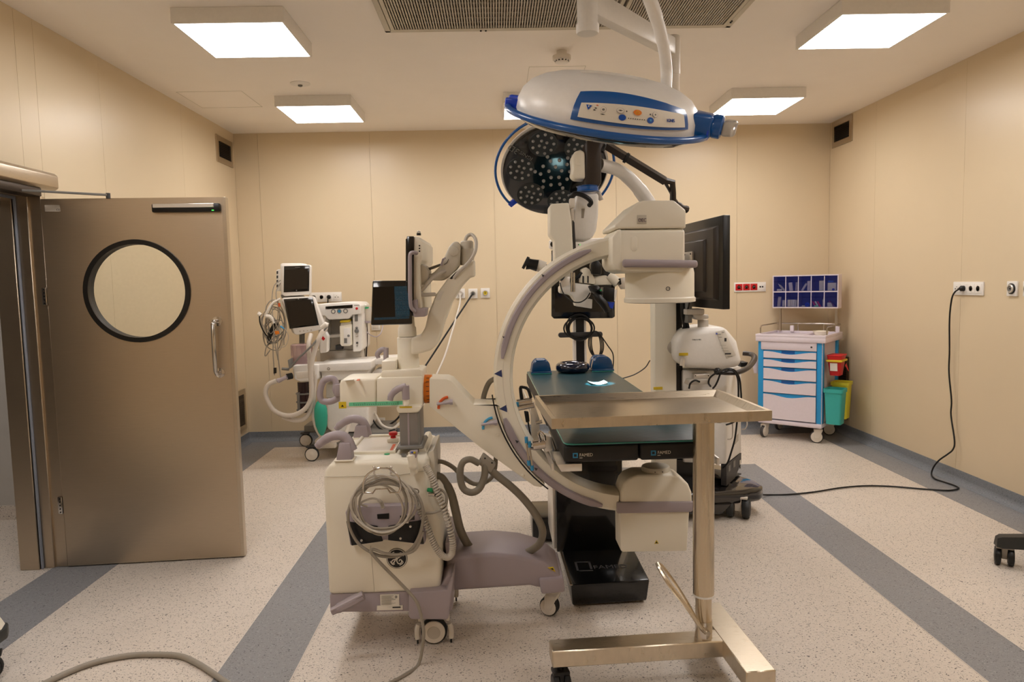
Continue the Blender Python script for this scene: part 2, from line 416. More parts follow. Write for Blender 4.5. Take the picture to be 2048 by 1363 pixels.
def plate_hole(b, w_, h_, t, cx, cz, r, n=64):
    angs = sorted([2*math.pi*k/n for k in range(n)] + [math.atan2(z-cz, x-cx) % (2*math.pi) for x in (0, w_) for z in (0, h_)])
    inner, outer = [], []
    for a in angs:
        dx, dz = math.cos(a), math.sin(a)
        s_ = min([((w_-cx)/dx if dx > 1e-9 else 9e9), (-cx/dx if dx < -1e-9 else 9e9), ((h_-cz)/dz if dz > 1e-9 else 9e9), (-cz/dz if dz < -1e-9 else 9e9)])
        inner.append((cx+dx*r, cz+dz*r)); outer.append((cx+dx*s_, cz+dz*s_))
    rings = [[(x, 0, z) for x, z in inner], [(x, 0, z) for x, z in outer], [(x, t, z) for x, z in outer], [(x, t, z) for x, z in inner], [(x, 0, z) for x, z in inner]]
    return b.loft(rings, cap=False)
pcx, pcz, pr_ = .484, 1.578, .272
leaf = struct(plate_hole(B(T), W, HH, TH, pcx, pcz, pr_).build('door_1', 'steel_door', smooth=30))
B(T).lathe([(.264, -.012), (.29, -.012), (.292, -.004), (.292, 0), (.264, 0), (.264, -.012)], (pcx, 0, pcz), (0, 1, 0), 64).build('porthole_gasket', 'black', leaf)
B(T).lathe([(.264, TH), (.292, TH), (.292, TH+.004), (.29, TH+.012), (.264, TH+.012), (.264, TH)], (pcx, 0, pcz), (0, 1, 0), 64).build('porthole_gasket', 'black', leaf)
B(T).lathe([(.2725, .0), (.2725, TH), (.264, TH), (.264, .0), (.2725, .0)], (pcx, 0, pcz), (0, 1, 0), 64).build('porthole_lining', 'dark_grey', leaf)
B(T).lathe([(.266, .02), (.266, .024)], (pcx, 0, pcz), (0, 1, 0), 64).build('porthole_pane', 'glass', leaf)
hb = B(T); hxp = W-.085
hb.tube([(hxp+.005, 0, 1.395), (hxp, -.045, 1.395), (hxp-.003, -.055, 1.38), (hxp-.004, -.056, 1.25), (hxp-.003, -.055, 1.112), (hxp, -.045, 1.096), (hxp+.005, 0, 1.096)], .0125, 10)
for z in (1.395, 1.096): hb.lathe([(.028, 0), (.028, -.006), (.014, -.008)], (hxp+.005, 0, z), (0, 1, 0), 20)
hb.build('door_handle', 'chrome', leaf)
sn = B(T).box(.598, .968, -.03, .0, 2.016, 2.064, .008).build('motion_sensor', 'black', leaf)
B(T).box(.607, .937, -.036, -.028, 2.04, 2.062, .002, 1).build('sensor_cover', 'alu', leaf)
B(T).box(.925, .937, -.033, -.028, 2.021, 2.026).build('sensor_light', 'led_green', leaf)
B(T).box(.02, .1, -.001, 0, 2.03, 2.066).build('rating_plate', 'cable_light', leaf)
letters('CE', T @ Vector((.08, -.0014, 2.034)), T.to_3x3() @ Vector((1, 0, 0)), (0, 0, 1), .016, 'tag_print', leaf, 'plate_lettering')
for z in (1.56, .36): 
    hh = B(T).box(-.03, -.004, -.002, .009, z-.05, z+.05, .003).build('hinge', 'chrome', leaf)
    b = B(T)
    for k in range(5): b.cyl((-.017, -.004, z-.04+k*.02), (-.017, -.001, z-.04+k*.02), .004, 8)
    b.build('hinge_screw', 'black', leaf)
eb = B(T); eb.box(.0, W, -.0015, 0, 0, .006).box(W-.018, W+.002, -.002, TH, 0, HH, .001, 1)
eb.build('edge_trim', 'steel', leaf)
# swing-door operator over the doorway
op = thing('door_operator', 'brushed steel swing door operator box mounted above the open doorway', 'door opener', (XL+.06, 3.6, 2.16))
ob_ = B().prism([(XL, DY0-.05, 2.165), (XL+.1, DY0-.05, 2.165), (XL+.122, DY0-.05, 2.18), (XL+.122, DY0-.05, 2.245), (XL+.105, DY0-.05, 2.262), (XL, DY0-.05, 2.262)], (0, 4.185-DY0+.05, 0), .004).build('housing', 'steel', op)
B().box(XL+.012, XL+.1, DY0-.05, 4.06, 2.12, 2.166, .004).build('backplate', 'dark_metal', op)
B().cyl((XL+.07, 3.87, 2.12), (XL+.07, 3.87, 2.168), .022, 14).build('spindle', 'mid_grey', op)
pe = T @ Vector((.36, .0, HH+.012))
B().prism([(XL+.06, 3.87, 2.128), (pe.x, pe.y-.012, pe.z), (pe.x, pe.y+.012, pe.z), (XL+.08, 3.89, 2.128)], (0, 0, .012), .002).build('swing_arm', 'mid_grey', op)
B().cyl((pe.x, pe.y, HH+.006), (pe.x, pe.y, pe.z+.016), .012, 10).build('arm_shoe', 'dark_grey', op)
# ---------------------------------------------------------------- ceiling luminaires
def luminaire(x, y, label, m='diffuser', zc=H, group=None):
    t = thing('ceiling_light', label, 'ceiling light', (x+.3, y+.3, zc-.085), group)
    b = B(); h0, h1, s_ = zc-.085, zc-.001, .62; o = -.01
    b.box(x+o, x+o+s_, y+o, y+.002, h0, h1).box(x+o, x+o+s_, y+.598, y+o+s_, h0, h1).box(x+o, x+.002, y+.002, y+.598, h0, h1).box(x+.598, x+o+s_, y+.002, y+.598, h0, h1)
    b.build('housing', 'white', t, smooth=0)
    bx(x+.002, x+.598, y+.002, y+.598, h0+.002, h0+.006, 'diffuser', m, t, smooth=0)
    bx(x+.002, x+.598, y+.002, y+.598, h1-.01, h1, 'back_plate', 'white', t, smooth=0)
    return t
luminaire(-1.748, 4.12, 'square surface-mounted ceiling light nearer the steel door')
luminaire(-1.748, 5.98, 'square surface-mounted ceiling light over the anesthesia machine')
luminaire(.115, 5.98, 'square surface-mounted ceiling light half hidden behind the near surgical lamp head')
luminaire(2.005, 4.125, 'square surface-mounted ceiling light nearer the plain cream wall with the black cord')
luminaire(1.993, 5.97, 'square surface-mounted ceiling light near the drawer cart corner')
for x, y, lab in ((-1.748, 2.25, 'unseen square surface-mounted ceiling light added just inside the doorway'), (2.0, 2.25, 'unseen square surface-mounted ceiling light added above the stool'), (-1.748, .38, 'unseen square surface-mounted ceiling light added in the corner before the doorway'), (2.0, .38, 'unseen square surface-mounted ceiling light added in the corner before the stool')):
    luminaire(x, y, lab)  # unseen lights continuing the ceiling grid, added to light the room from the front
luminaire(-4.3, 3.6, 'unseen square ceiling light added to brighten the corridor outside the door', 'diffuser_dim', 2.9)  # unseen lamp added to brighten the corridor beyond the doorway
# ---------------------------------------------------------------- laminar-flow ceiling diffuser
lam = thing('laminar_air_diffuser', 'large slotted metal air outlet set into the ceiling above the table', 'air diffuser', (.43, 3.2, H-.02))
LX0, LX1, LY0, LY1, LXM = -.632, 1.487, 1.9, 4.5, .775
bx(LX0, LX1, LY0, LY1, H-.004, H-.001, 'plenum', 'dark_metal', lam, smooth=0)
b = B()
for a in ((LX0, LX1, LY0, LY0+.03), (LX0, LX1, LY1-.03, LY1), (LX0, LX0+.035, LY0, LY1), (LX1-.035, LX1, LY0, LY1)): b.box(a[0], a[1], a[2], a[3], H-.02, H-.001, .003, 1)
b.build('frame', 'cream_grey', lam)
for x0, x1 in ((LX0+.04, LXM-.02), (LXM+.0, LX1-.04)):
    b = B()
    for a in ((x0, x1, LY1-.06, LY1-.034), (x0, x0+.022, LY0+.034, LY1-.06), (x1-.022, x1, LY0+.034, LY1-.06)): b.box(a[0], a[1], a[2], a[3], H-.024, H-.004)
    b.build('panel_frame', 'cream_grey', lam, smooth=0)
    b = B(); n = int((x1-x0-.05)/.0155)
    for k in range(n):
        xx = x0+.028+k*.0155; b.box(xx, xx+.0075, LY0+.035, LY1-.06, H-.022, H-.006)
    for k in range(34):
        yy = LY0+.06+k*(LY1-LY0-.12)/34; b.box(x0+.02, x1-.02, yy, yy+.006, H-.012, H-.006)
    b.build('grille_slats', 'cable_light', lam, smooth=0, kind='stuff')
for xx, yy in ((LXM-.01, LY1-.12), (LXM-.01, LY1-.14), (LXM-.01, LY1-.16), (LX1-.03, LY1-.1), (LX1-.03, LY1-.12), (-.05, LY1-.02), (-.02, LY1-.02)): B().cyl((xx, yy, H-.027), (xx, yy, H-.02), .006, 8).build('screw', 'black', lam)
# ---------------------------------------------------------------- detectors
sd = thing('smoke_detector', 'round white smoke detector on the ceiling above the near surgical lamp', 'smoke detector', (.488, 4.95, H-.09))
B().lathe([(.035, 0), (.035, -.03), (.062, -.034), (.062, -.06), (.05, -.064)], (.488, 4.95, H), (0, 0, 1), 24).build('base', 'off_white', sd)
B().lathe([(.048, -.064), (.044, -.078), (.036, -.082)], (.488, 4.95, H), (0, 0, 1), 24).build('sensing_chamber', 'white', sd)
b = B()
for k in range(12):
    a = k*math.pi/6; b.box(.488+.042*math.cos(a)-.006, .488+.042*math.cos(a)+.006, 4.95+.042*math.sin(a)-.006, 4.95+.042*math.sin(a)+.006, H-.074, H-.066)
b.build('vent_slots', 'dark_grey', sd)
cs = thing('ceiling_sensor', 'small flat round sensor on the plain ceiling between two lights', 'sensor', (-1.456, 5.63, H-.02))
B().lathe([(.075, 0), (.075, -.004), (.06, -.01), (.03, -.012)], (-1.456, 5.63, H), (0, 0, 1), 24).build('rim', 'white', cs)
B().lathe([(.018, -.01), (.016, -.022), (.006, -.026)], (-1.456, 5.63, H), (0, 0, 1), 16).build('lens', 'mid_grey', cs)
# ---------------------------------------------------------------- extract grilles on the side walls
def grille(X, inward, y0, y1, z0, z1, label, n):
    t = thing('wall_vent', label, 'vent', (X+inward*.01, (y0+y1)/2, z0)); e = .05
    xs = sorted((X, X+inward*.012)); b = B()
    b.box(xs[0], xs[1], y0, y1, z0, z0+e).box(xs[0], xs[1], y0, y1, z1-e, z1).box(xs[0], xs[1], y0, y0+e, z0+e, z1-e).box(xs[0], xs[1], y1-e, y1, z0+e, z1-e)
    b.build('frame', 'steel', t)
    xb = sorted((X, X+inward*.002)); bx(xb[0], xb[1], y0+e, y1-e, z0+e, z1-e, 'duct_back', 'black', t)
    for k in range(n):
        z = z0+e+(z1-z0-2*e)*(k+.5)/n; d = (z1-z0-2*e)/n
        B().prism([(X+inward*.003, y0+e, z+d*.3), (X+inward*.011, y0+e, z-d*.25), (X+inward*.011, y0+e, z-d*.35), (X+inward*.003, y0+e, z+d*.2)], (0, y1-y0-2*e, 0)).build('slat', 'dark_metal', t, smooth=0)
grille(XL, 1, 6.896, 7.305, 2.792, 3.043, 'steel louvred vent high on the wall behind the steel door', 9)
grille(XL, 1, 7.04, 7.305, .155, .567, 'steel louvred vent low on the wall behind the steel door', 16)
grille(XR, -1, 6.913, 7.32, 2.876, 3.13, 'steel louvred vent high on the wall above the drawer cart', 9)
grille(XR, -1, 6.89, 7.23, .155, .785, 'steel louvred vent low on the wall beside the drawer cart', 24)
# ================================================================ mobile C-arm x-ray machine
CY = 3.22                                     # depth of the C's own plane
ca = thing('c_arm_xray_machine', 'cream and mauve mobile C-arm x-ray machine straddling the operating table', 'x-ray machine', (PY(775, 1240, 3.2).x, CY, 0))
S = 3.22/F_PX*1.0                             # metres per photo pixel in the C plane
cc = PY(1266, 751, CY-.07)                    # centre of the C
def arcpt(R, deg, y=0.): a = math.radians(deg); return Vector((cc.x+R*math.cos(a), CY+y, cc.z+R*math.sin(a)))
RO = 276*S; RI = 238*S
def arcband(r0, r1, a0, a1, y0, y1, n=40, inner_in=0.):
    """curved bar of rectangular section between radii r0..r1, depth y0..y1"""
    rings = []
    for k in range(n+1):
        a = a0+(a1-a0)*k/n
        rings.append([arcpt(r1, a, y0+.012), arcpt(r1-.012, a, y0), arcpt(r0+.012, a, y0), arcpt(r0, a, y0+.022+inner_in), arcpt(r0, a, y1-.022-inner_in), arcpt(r0+.012, a, y1), arcpt(r1-.012, a, y1), arcpt(r1, a, y1-.012)])
    return rings
A0, A1 = 97, 263
carc = B().loft(arcband(RI, RO, A0, A1, -.07, .07, 48)).build('c_shaped_gantry', 'cream', ca)
def strip(r0, r1, a0, a1, name, m, y0=-.086, y1=-.066):
    rings = []
    for k in range(25):
        a = a0+(a1-a0)*k/24; e = min(1, min(k, 24-k)/1.5*.6+.4); mid = (r0+r1)/2; h = (r1-r0)/2*e
        rings.append([arcpt(mid+h, a, y1), arcpt(mid+h, a, y0+.006), arcpt(mid+h*.6, a, y0), arcpt(mid-h*.6, a, y0), arcpt(mid-h, a, y0+.006), arcpt(mid-h, a, y1)])
    return B().loft(rings).build(name, m, carc)
strip(255*S, 267*S, 108, 171, 'bumper_strip', 'mauve'); strip(260*S, 275*S, 197, 256, 'bumper_strip', 'mauve')
strip(243.4*S, 244.4*S, 99, 262, 'rail_groove', 'cream_grey', -.071, -.066)
strip(257*S, 258*S, 172, 196, 'rail_groove', 'cream_grey', -.0712, -.066)
for (x, y, d) in ((998, 747, 0), (1008, 817, 12)):
    p = PY(x, y, CY-.071); B().prism([p+V(-.022, 0, .0), p+V(.012, 0, .018), p+V(.014, 0, -.016)], (0, .002, 0)).build('angle_mark', 'navy', carc)
for (x, y, s_) in ((1086, 551, .007), (1007, 674, .005), (1034, 883, .008), (1072, 938, .008)):
    p = PY(x, y, CY-.09); B().prism([p+V(-s_, 0, s_), p+V(s_, 0, s_*.3), p+V(-s_*.1, 0, -s_)], (0, .003, 0)).build('position_mark', 'tag_print', carc)
# image intensifier on top
Y0, Y1 = 3.05, 3.4
ii = sil([(1228, 472), (1228, 528), (1236, 540), (1252, 545), (1371, 543), (1371, 457), (1235, 459)], Y0, Y1, 'image_intensifier', 'cream', ca, .022, 3)
sil([(1229, 457), (1229, 450), (1276, 404), (1285, 401), (1348, 400), (1372, 420), (1372, 456)], Y0, Y1, 'hood', 'cream', ii, .016, 3)
sil([(1224.5, 474), (1224.5, 528), (1233, 541), (1244, 541), (1244, 458), (1236, 458)], Y0-.003, Y1-.05, 'side_cover', 'cream', ii, .01)
c0 = PY(1319, 603, CY); c1 = PY(1319, 536, CY)
r_ii = .5*(PY(1387, 570, CY).x - PY(1252, 570, CY).x)
B().lathe([(r_ii*.9, 0), (r_ii*1.035, .004), (r_ii*1.04, .02), (r_ii*1.0, .026), (r_ii*1.0, c1.z-c0.z-.02), (r_ii*.96, c1.z-c0.z+.01)], c0-V(0, 0, .004), (0, 0, 1), 40).build('detector_drum', 'cream', ii)
B().prism([(lambda p: p)(p) for p in px([(1246, 518), (1246, 534), (1397, 535), (1397, 520)], Y0-.024)], (0, .03, 0), .012, 3).build('bumper_rail', 'mauve', ii)
B().prism(px([(1380, 520), (1380, 535), (1397, 535), (1397, 520)], Y0-.02), (0, .3, 0), .012, 3).build('bumper_rail', 'mauve', ii)
B().prism(px([(1262, 474), (1262, 498), (1266, 502), (1271, 502), (1275, 498), (1275, 476), (1271, 472), (1266, 472)], Y0-.002), (0, .006, 0), .002).build('cap', 'cream', ii)
pl = B().prism(px([(1274.5, 429.5), (1293, 429.5), (1293, 447.5), (1274.5, 447.5)], Y0-.002), (0, .004, 0), .001).build('badge', 'cream_grey', ii)
a = PY(1276, 443.5, Y0-.0028); letters('OEC', a, (1, 0, -.0), (0, 0, 1), .022, 'purple_print', ii, 'badge_lettering', width=(PY(1292, 440, Y0).x-a.x))
a = PY(1336, 577, CY-r_ii*1.001); B().torus(a, .008, .0014, (0, 1, 0), 18, 6).build('centre_mark', 'tag_print', ii); B().ball(a, .003, 8, 6).build('centre_dot', 'cream_grey', ii)
# x-ray tube housing underneath
Y0t, Y1t = 3.15, 3.29
tb = sil([(1240, 1022), (1241, 1098), (1244, 1104), (1374, 1102), (1379, 1022)], Y0t, Y1t, 'tube_housing', 'cream', ca, .008)
sil([(1240, 1010), (1241, 984), (1247, 967), (1257, 956), (1275, 949), (1342, 948), (1361, 954), (1377, 968), (1384, 985), (1385, 1010)], Y0t-.004, Y1t+.004, 'housing_cover', 'cream', tb, .012, 3)
sil([(1234, 1004), (1234, 1027), (1384, 1024), (1388, 1018), (1388, 1003)], Y0t-.014, Y1t+.012, 'bumper_band', 'mauve', tb, .007)
dc = Vector((PY(1311, 936, CY).x, CY, PY(1311, 948.5, Y0t-.004).z))
B().lathe([(.064, -.006), (.064, .02), (.061, .024), (.02, .0255)], dc-V(0, 0, .002), (0, 0, 1), 36).build('collimator_cap', 'cream_grey', tb)
B().box(dc.x-.005, dc.x+.005, dc.y-.001, dc.y+.001, dc.z+.0215, dc.z+.0225).build('cap_cross', 'tag_print', tb)
for dx in (-.016, .018): B().cyl((dc.x+dx, dc.y-.06, dc.z+.008), (dc.x+dx, dc.y-.0655, dc.z+.008), .0025, 8).build('cap_screw', 'dark_grey', tb)
def warn(x, y, Y, s_, par, plate=None):
    p = PY(x, y, Y)
    if plate: B().box(p.x-s_*1.5, p.x+s_*1.5, p.y-.0006, p.y, p.z-s_*1.3, p.z+s_*1.4).build('warning_plate', plate, par)
    B().prism([p+V(-s_, -.0012, -s_*.8), p+V(s_, -.0012, -s_*.8), p+V(0, -.0012, s_)], (0, .0012, 0)).build('warning_triangle', 'yellow', par)
    B().prism([p+V(-s_*.55, -.002, -s_*.55), p+V(s_*.55, -.002, -s_*.55), p+V(0, -.002, s_*.35)], (0, .0008, 0)).build('warning_symbol', 'black', par)
warn(1313, 1083, Y0t, .01, tb)
# cradle that carries the C
pts = [(859, 757), (893, 758), (903, 762), (947, 809), (996, 811)]
arcpx = []
for k in range(9):
    d = 192+ (231-192)*k/8; a = math.radians(d); arcpx.append((1266+280*math.cos(a), 751-280*math.sin(a)))
pts += arcpx + [(1082, 974), (1068, 971), (962, 895), (859, 812)]
cr = sil(pts, CY-.085, CY+.085, 'c_cradle', 'cream', ca, .014, 3)
for k, (x, y) in enumerate(((996, 869), (1046, 950))): B().ball(PY(x, y, CY-.086), (.008, .003), 10, 6, .008).build('screw_cap', 'cream', cr)
for (x, y, m_) in ((886, 795, 'orange_red'), (975, 836, 'cyan_scale')):
    c_ = PY(x+14, y+14, CY-.086)
    B().torus(c_, .05, .0055, (0, 1, 0), 14, 6, a0=math.radians(100), a1=math.radians(190)).build('brake_scale', m_, cr) if False else None
    path = [c_+V(.047*math.cos(t)-.004, -.001, .047*math.sin(t)-.012) for t in [math.radians(95+9*i) for i in range(11)]]
    B().tube(path, .006, 6, flat=1).build('brake_scale', m_, cr)
    lv = PY(x+3, y+10, CY-.094)
    B().tube([lv+V(-.033, 0, -.004), lv+V(-.012, -.004, -.002), lv+V(.012, -.008, .003), lv+V(.036, -.006, .004)], [.007, .006, .009, .013], 8, sub=3).build('brake_lever', 'mauve_light', cr)
bk = [arcpt(281*S, 186+ (232-186)*k/12, -.087) for k in range(13)]
B().tube(bk, .0035, 5).build('seam', 'black', cr)
# orange wig-wag ring and horizontal cross-arm
x0 = PY(846, 780, CY-.08).x; x1 = PY(860, 780, CY-.08).x; zr0 = PY(850, 811, CY-.08).z; zr1 = PY(850, 754, CY-.08).z; rz = (zr1-zr0)/2
B().lathe([(rz*.9, -.004), (rz*1.02, 0), (rz*1.02, x1-x0), (rz*.9, x1-x0+.004)], (x0, CY, (zr0+zr1)/2), (1, 0, 0), 40).build('angle_ring', 'orange', ca)
rg = [o for o in ca.children if o.name.startswith('angle_ring')][0]
for k in range(7):
    t = math.radians(200+k*9); p = Vector((x0+.014, CY+rz*1.025*math.cos(t+1.2), (zr0+zr1)/2 + rz*1.025*math.sin(t+.2)*0))
    ta = math.radians(-58+k*19); q_ = Vector((x0+.012, CY-rz*1.022*math.cos(ta), (zr0+zr1)/2+rz*1.022*math.sin(ta)))
    B().box(q_.x, q_.x+.013, q_.y-.0012, q_.y+.0012, q_.z-.0012, q_.z+.0012).build('ring_tick', 'tag_print', rg)
x2 = PY(679, 780, CY-.1).x
AY0, AY1 = CY-.1, CY+.1
arm = sil([(678, 766), (681, 761), (686, 758), (752, 756), (752, 814), (679, 816)], AY0, AY1, 'cross_arm', 'cream', ca, .012, 3)
sil([(753, 757), (762, 755), (845, 753), (845, 811), (753, 813.5)], AY0, AY1, 'arm_block', 'cream', arm, .006)
sil([(762, 756), (762, 744), (766, 741), (838, 738), (846, 741), (845, 756)], AY0+.01, AY1-.01, 'arm_top_block', 'cream', arm, .01)
sil([(763, 743), (763, 722), (792, 720), (792, 741)], AY0+.02, AY1-.02, 'arm_side_block', 'cream', arm, .005)
sil([(698, 804.5), (805, 801.5), (805, 809.5), (698, 812)], AY0-.002, AY0+.002, 'green_scale', 'green_tag', arm)
for k in range(21):
    p = PY(708+k*4.4, 810.2-k*.12, AY0-.0025); hgt = .011 if k % 5 == 0 else .005
    B().box(p.x-.0007, p.x+.0007, p.y-.0008, p.y, p.z, p.z+hgt).build('scale_tick', 'tag_print', arm)
warn(685, 810, AY0-.001, .011, arm, 'yellow')
def flatlabel(pts, Y, name, m, par, d=.0012): return B().prism(px(pts, Y), (0, d, 0)).build(name, m, par)
B().prism([PZ(x, y, PY(690, 759, AY0).z+.0005) for x, y in ((686, 761.5), (706, 759.5), (709, 756.5), (690, 758))], (0, 0, .001)).build('notice_label', 'label_white', arm)
B().prism([PZ(x, y, PY(690, 759, AY0).z+.0005) for x, y in ((713, 761), (719, 760.5), (720, 757.5), (715, 758))], (0, 0, .001)).build('notice_label', 'orange_red', arm)
# grab handles of the cross-arm
def tubepx(l, r, name, m, par, sub=5, n=10, closed=False): return B().tube(pxy(l), r, n, sub=sub, closed=closed).build(name, m, par)
tubepx([(678, 792, 3.2), (668, 800, 3.2), (655, 803, 3.2), (643, 800, 3.2), (640, 785, 3.2), (645, 765, 3.2), (655, 757, 3.2), (666, 757, 3.2), (672, 765, 3.2), (671, 780, 3.2)], .0145, 'grab_ring', 'mauve', arm, closed=True)
B().prism(px([(668, 768), (679, 768), (679, 793), (668, 793)], 3.17), (0, .05, 0), .006).build('grab_ring_mount', 'mauve', arm)
hd = B(); hd.tube(pxy([(780, 800, AY0-.045), (783, 789, AY0-.045), (795, 778, AY0-.045), (812, 772, AY0-.045)]), [.013, .014, .015, .015], 10, sub=5)
hd.cyl(PY(811, 770, AY0-.045), PY(812, 798, AY0-.045), .0165, 14); hd.build('push_handle', 'mauve', arm)
B().cyl(PY(812, 798, AY0-.045), PY(812, 810, AY0-.045), .012, 12).build('handle_stem', 'cream', arm)
hd = B(); hd.tube(pxy([(757, 716, 3.33), (755, 707, 3.33), (763, 699, 3.33), (770, 699, 3.33)]), [.01, .012, .012, .012], 10, sub=5)
hd.cyl(PY(772, 721, 3.33), PY(772, 695, 3.33), .0125, 14); hd.build('push_handle', 'mauve', arm)
# lift column and its collar
col_ = sil([(798, 822), (838, 822), (840, 893), (800, 895)], CY-.13, CY+.06, 'lift_column', 'column_grey', ca, .006)
sil([(814.5, 823), (818, 823), (819.5, 893), (816, 893)], CY-.132, CY-.12, 'column_groove', 'mauve', col_)
sil([(834, 823), (838.5, 823), (840.5, 893), (836.5, 893)], CY-.1305, CY-.12, 'column_seam', 'mid_grey', col_)
sil([(793, 812), (843, 811), (842, 817), (836, 825), (797, 826), (793, 820)], CY-.14, CY+.07, 'column_collar', 'cream', col_, .006)
B().prism(px([(799, 812.5), (824, 812), (824, 815), (799, 815.6)], CY-.142), (0, .002, 0)).build('yellow_label', 'yellow', col_)
sil([(794, 893), (843, 891), (847, 897), (790, 899)], CY-.15, CY+.08, 'column_foot', 'mid_grey', col_, .003)
# main cabinet
BY0, BY1 = 2.98, 3.5
body = sil([(646, 962), (649, 943), (657, 929), (672, 922), (738, 921), (789, 919), (812, 921), (854, 919), (857, 1000), (880, 1042), (882, 1176), (842, 1183), (657, 1190)], BY0, BY1, 'cabinet', 'cream', ca, .02, 3)
B().tube(pxy([(648, 953, BY0-.001), (735, 951, BY0-.001), (800, 949, BY0-.001), (855, 940, BY0-.001)]), .0012, 4).build('lid_seam', 'cream_grey', body)
B().tube(pxy([(741, 1090, BY0-.0008), (749, 1184, BY0-.0008)]), .001, 4).build('panel_seam', 'cream_grey', body)
zt = PY(750, 920, BY0).z
B().box(PY(690, 920, BY0).x, PY(775, 920, BY0).x, BY0+.13, BY1-.06, zt-.001, zt+.0015, .0).build('tray_recess', 'off_white', body)
b = B(); xa, xb_ = PY(688, 920, BY0).x, PY(778, 920, BY0).x
for a in ((xa-.012, xb_+.012, BY0+.118, BY0+.13), (xa-.012, xb_+.012, BY1-.06, BY1-.04), (xa-.012, xa, BY0+.13, BY1-.06), (xb_, xb_+.012, BY0+.13, BY1-.06)): b.box(a[0], a[1], a[2], a[3], zt-.002, zt+.012, .004)
b.build('tray_rim', 'cream', body)
def zpoly(pts, z, name, m, par, h=.0012): return B().prism([PZ(x, y, z) for x, y in pts], (0, 0, h)).build(name, m, par)
zpoly([(767, 904), (783, 903), (792, 887), (777, 888)], zt+.0005, 'notice_label', 'label_white', body)
zpoly([(778, 903), (784, 902.5), (792, 888), (786, 888)], zt+.001, 'notice_label', 'orange_red', body)
es_ = PZ(787, 884, zt); B().box(es_.x-.028, es_.x+.024, es_.y-.02, es_.y+.025, zt, zt+.022, .008).build('stop_base', 'cream', body)
B().lathe([(.014, .02), (.011, .032), (.02, .036), (.021, .046), (.017, .05)], (es_.x, es_.y, zt), (0, 0, 1), 20).build('emergency_stop', 'red', body)
p = PZ(774, 908, zt); B().lathe([(.012, 0), (.012, .003), (.008, .0035)], p, (0, 0, 1), 16).build('power_button', 'green_light', body)
for x, y in ((806, 908), (808, 911.5)): B().lathe([(.011, 0), (.011, .002), (.007, .0025)], PZ(x, y, zt), (0, 0, 1), 14).build('key_switch', 'mid_grey', body)
# arched push handles
for pts_, Yh, fo in ((([(634, 893), (642, 885), (658, 874), (676, 870), (690, 874), (698, 886), (703, 900)]), BY0+.04, (675, 918, 704, 882)),
                 (([(672, 858), (682, 848), (700, 838), (716, 838), (727, 845), (732, 858), (734, 872)]), BY1-.04, (708, 876, 737, 848))):
    t_ = B().tube([PY(x, y, Yh) for x, y in pts_], [.015, .018, .02, .021, .022, .024, .026], 10, sub=5).build('push_handle', 'mauve', body)
    q0 = PY(fo[0], fo[1], Yh); q1 = PY(fo[2], fo[3], Yh)
    B().prism([(q0.x, Yh-.035, zt), (q1.x+.004, Yh-.035, zt), (q1.x-.002, Yh-.028, q1.z), (q0.x+.014, Yh-.028, q1.z)], (0, .06, 0), .008).build('handle_foot', 'mauve', t_)
    B().box(q0.x-.005, q1.x+.01, Yh-.042, Yh+.034, zt-.002, zt+.004, .002).build('handle_plate', 'cream', t_)
# hand switch in its holster, coiled lead
sw = B(); sw.tube(pxy([(822, 903, 2.94), (825, 915, 2.94), (826, 930, 2.94), (825, 948, 2.945)]), [.014, .021, .019, .011], 10, sub=4); sw.build('hand_switch', 'cream', body)
B().prism(px([(818, 902), (836, 900), (833, 915), (827, 921), (821, 916)], 2.925), (0, .02, 0), .005).build('switch_face', 'mauve', body)
B().ball(PY(829, 904.5, 2.923), .005, 8, 6).build('switch_button', 'yellow', body); B().ball(PY(824, 904, 2.923), .004, 8, 6).build('switch_button', 'blue', body)
sil([(817, 925), (834, 922), (836, 945), (829, 950), (820, 944)], 2.95, 2.99, 'holster', 'cream', body, .006)
def coil(path, R, turns, r, name, m, par, n=7):
    P = spline(path, 40); N = turns*9; L = len(P)-1; out = []
    for k in range(N+1):
        f = k/N*L; i = min(int(f), L-1); p = P[i].lerp(P[i+1], f-i); t = (P[i+1]-P[i]).normalized(); u = t.cross(Vector((0, 1, 0))).normalized(); v = t.cross(u)
        a = 2*math.pi*turns*k/N; out.append(p+(u*math.cos(a)+v*math.sin(a))*R)
    return B().tube(out, r, 5).build(name, m, par)
coil(pxy([(851, 930, 2.95), (862, 950, 2.945), (876, 985, 2.94), (893, 1030, 2.93), (904, 1075, 2.93), (904, 1104, 2.93), (895, 1114, 2.925), (880, 1106, 2.92), (865, 1080, 2.92), (852, 1045, 2.925), (838, 1010, 2.93)]), .0105, 74, .0048, 'coiled_lead', 'cable_light', body)
# connector panel on the cabinet's far right
sil([(855, 905), (868, 898), (870, 930), (870, 985), (857, 998)], BY0+.1, BY1-.1, 'connector_panel', 'cream_grey', body, .006)
sil([(836, 893), (848, 890), (854, 905), (854, 922), (838, 922)], BY0+.15, BY1-.05, 'lid_end', 'cream', body, .008)
B().cyl(PY(857, 988, 2.97), PY(872, 988, 2.97), .008, 12).build('plug', 'chrome', body); B().cyl(PY(870, 988, 2.97), PY(883, 992, 2.965), .0085, 12).build('plug_boot', 'black', body)
B().cyl(PY(856, 979, 2.98), PY(866, 980, 2.97), .009, 12).build('plug', 'green_light', body)
hose(pxy([(866, 978, 2.97), (884, 980, 2.96), (893, 992, 2.95), (890, 1012, 2.94), (870, 1024, 2.93), (835, 1026, 2.93)]), .006, 'lead', 'cable_grey', body)
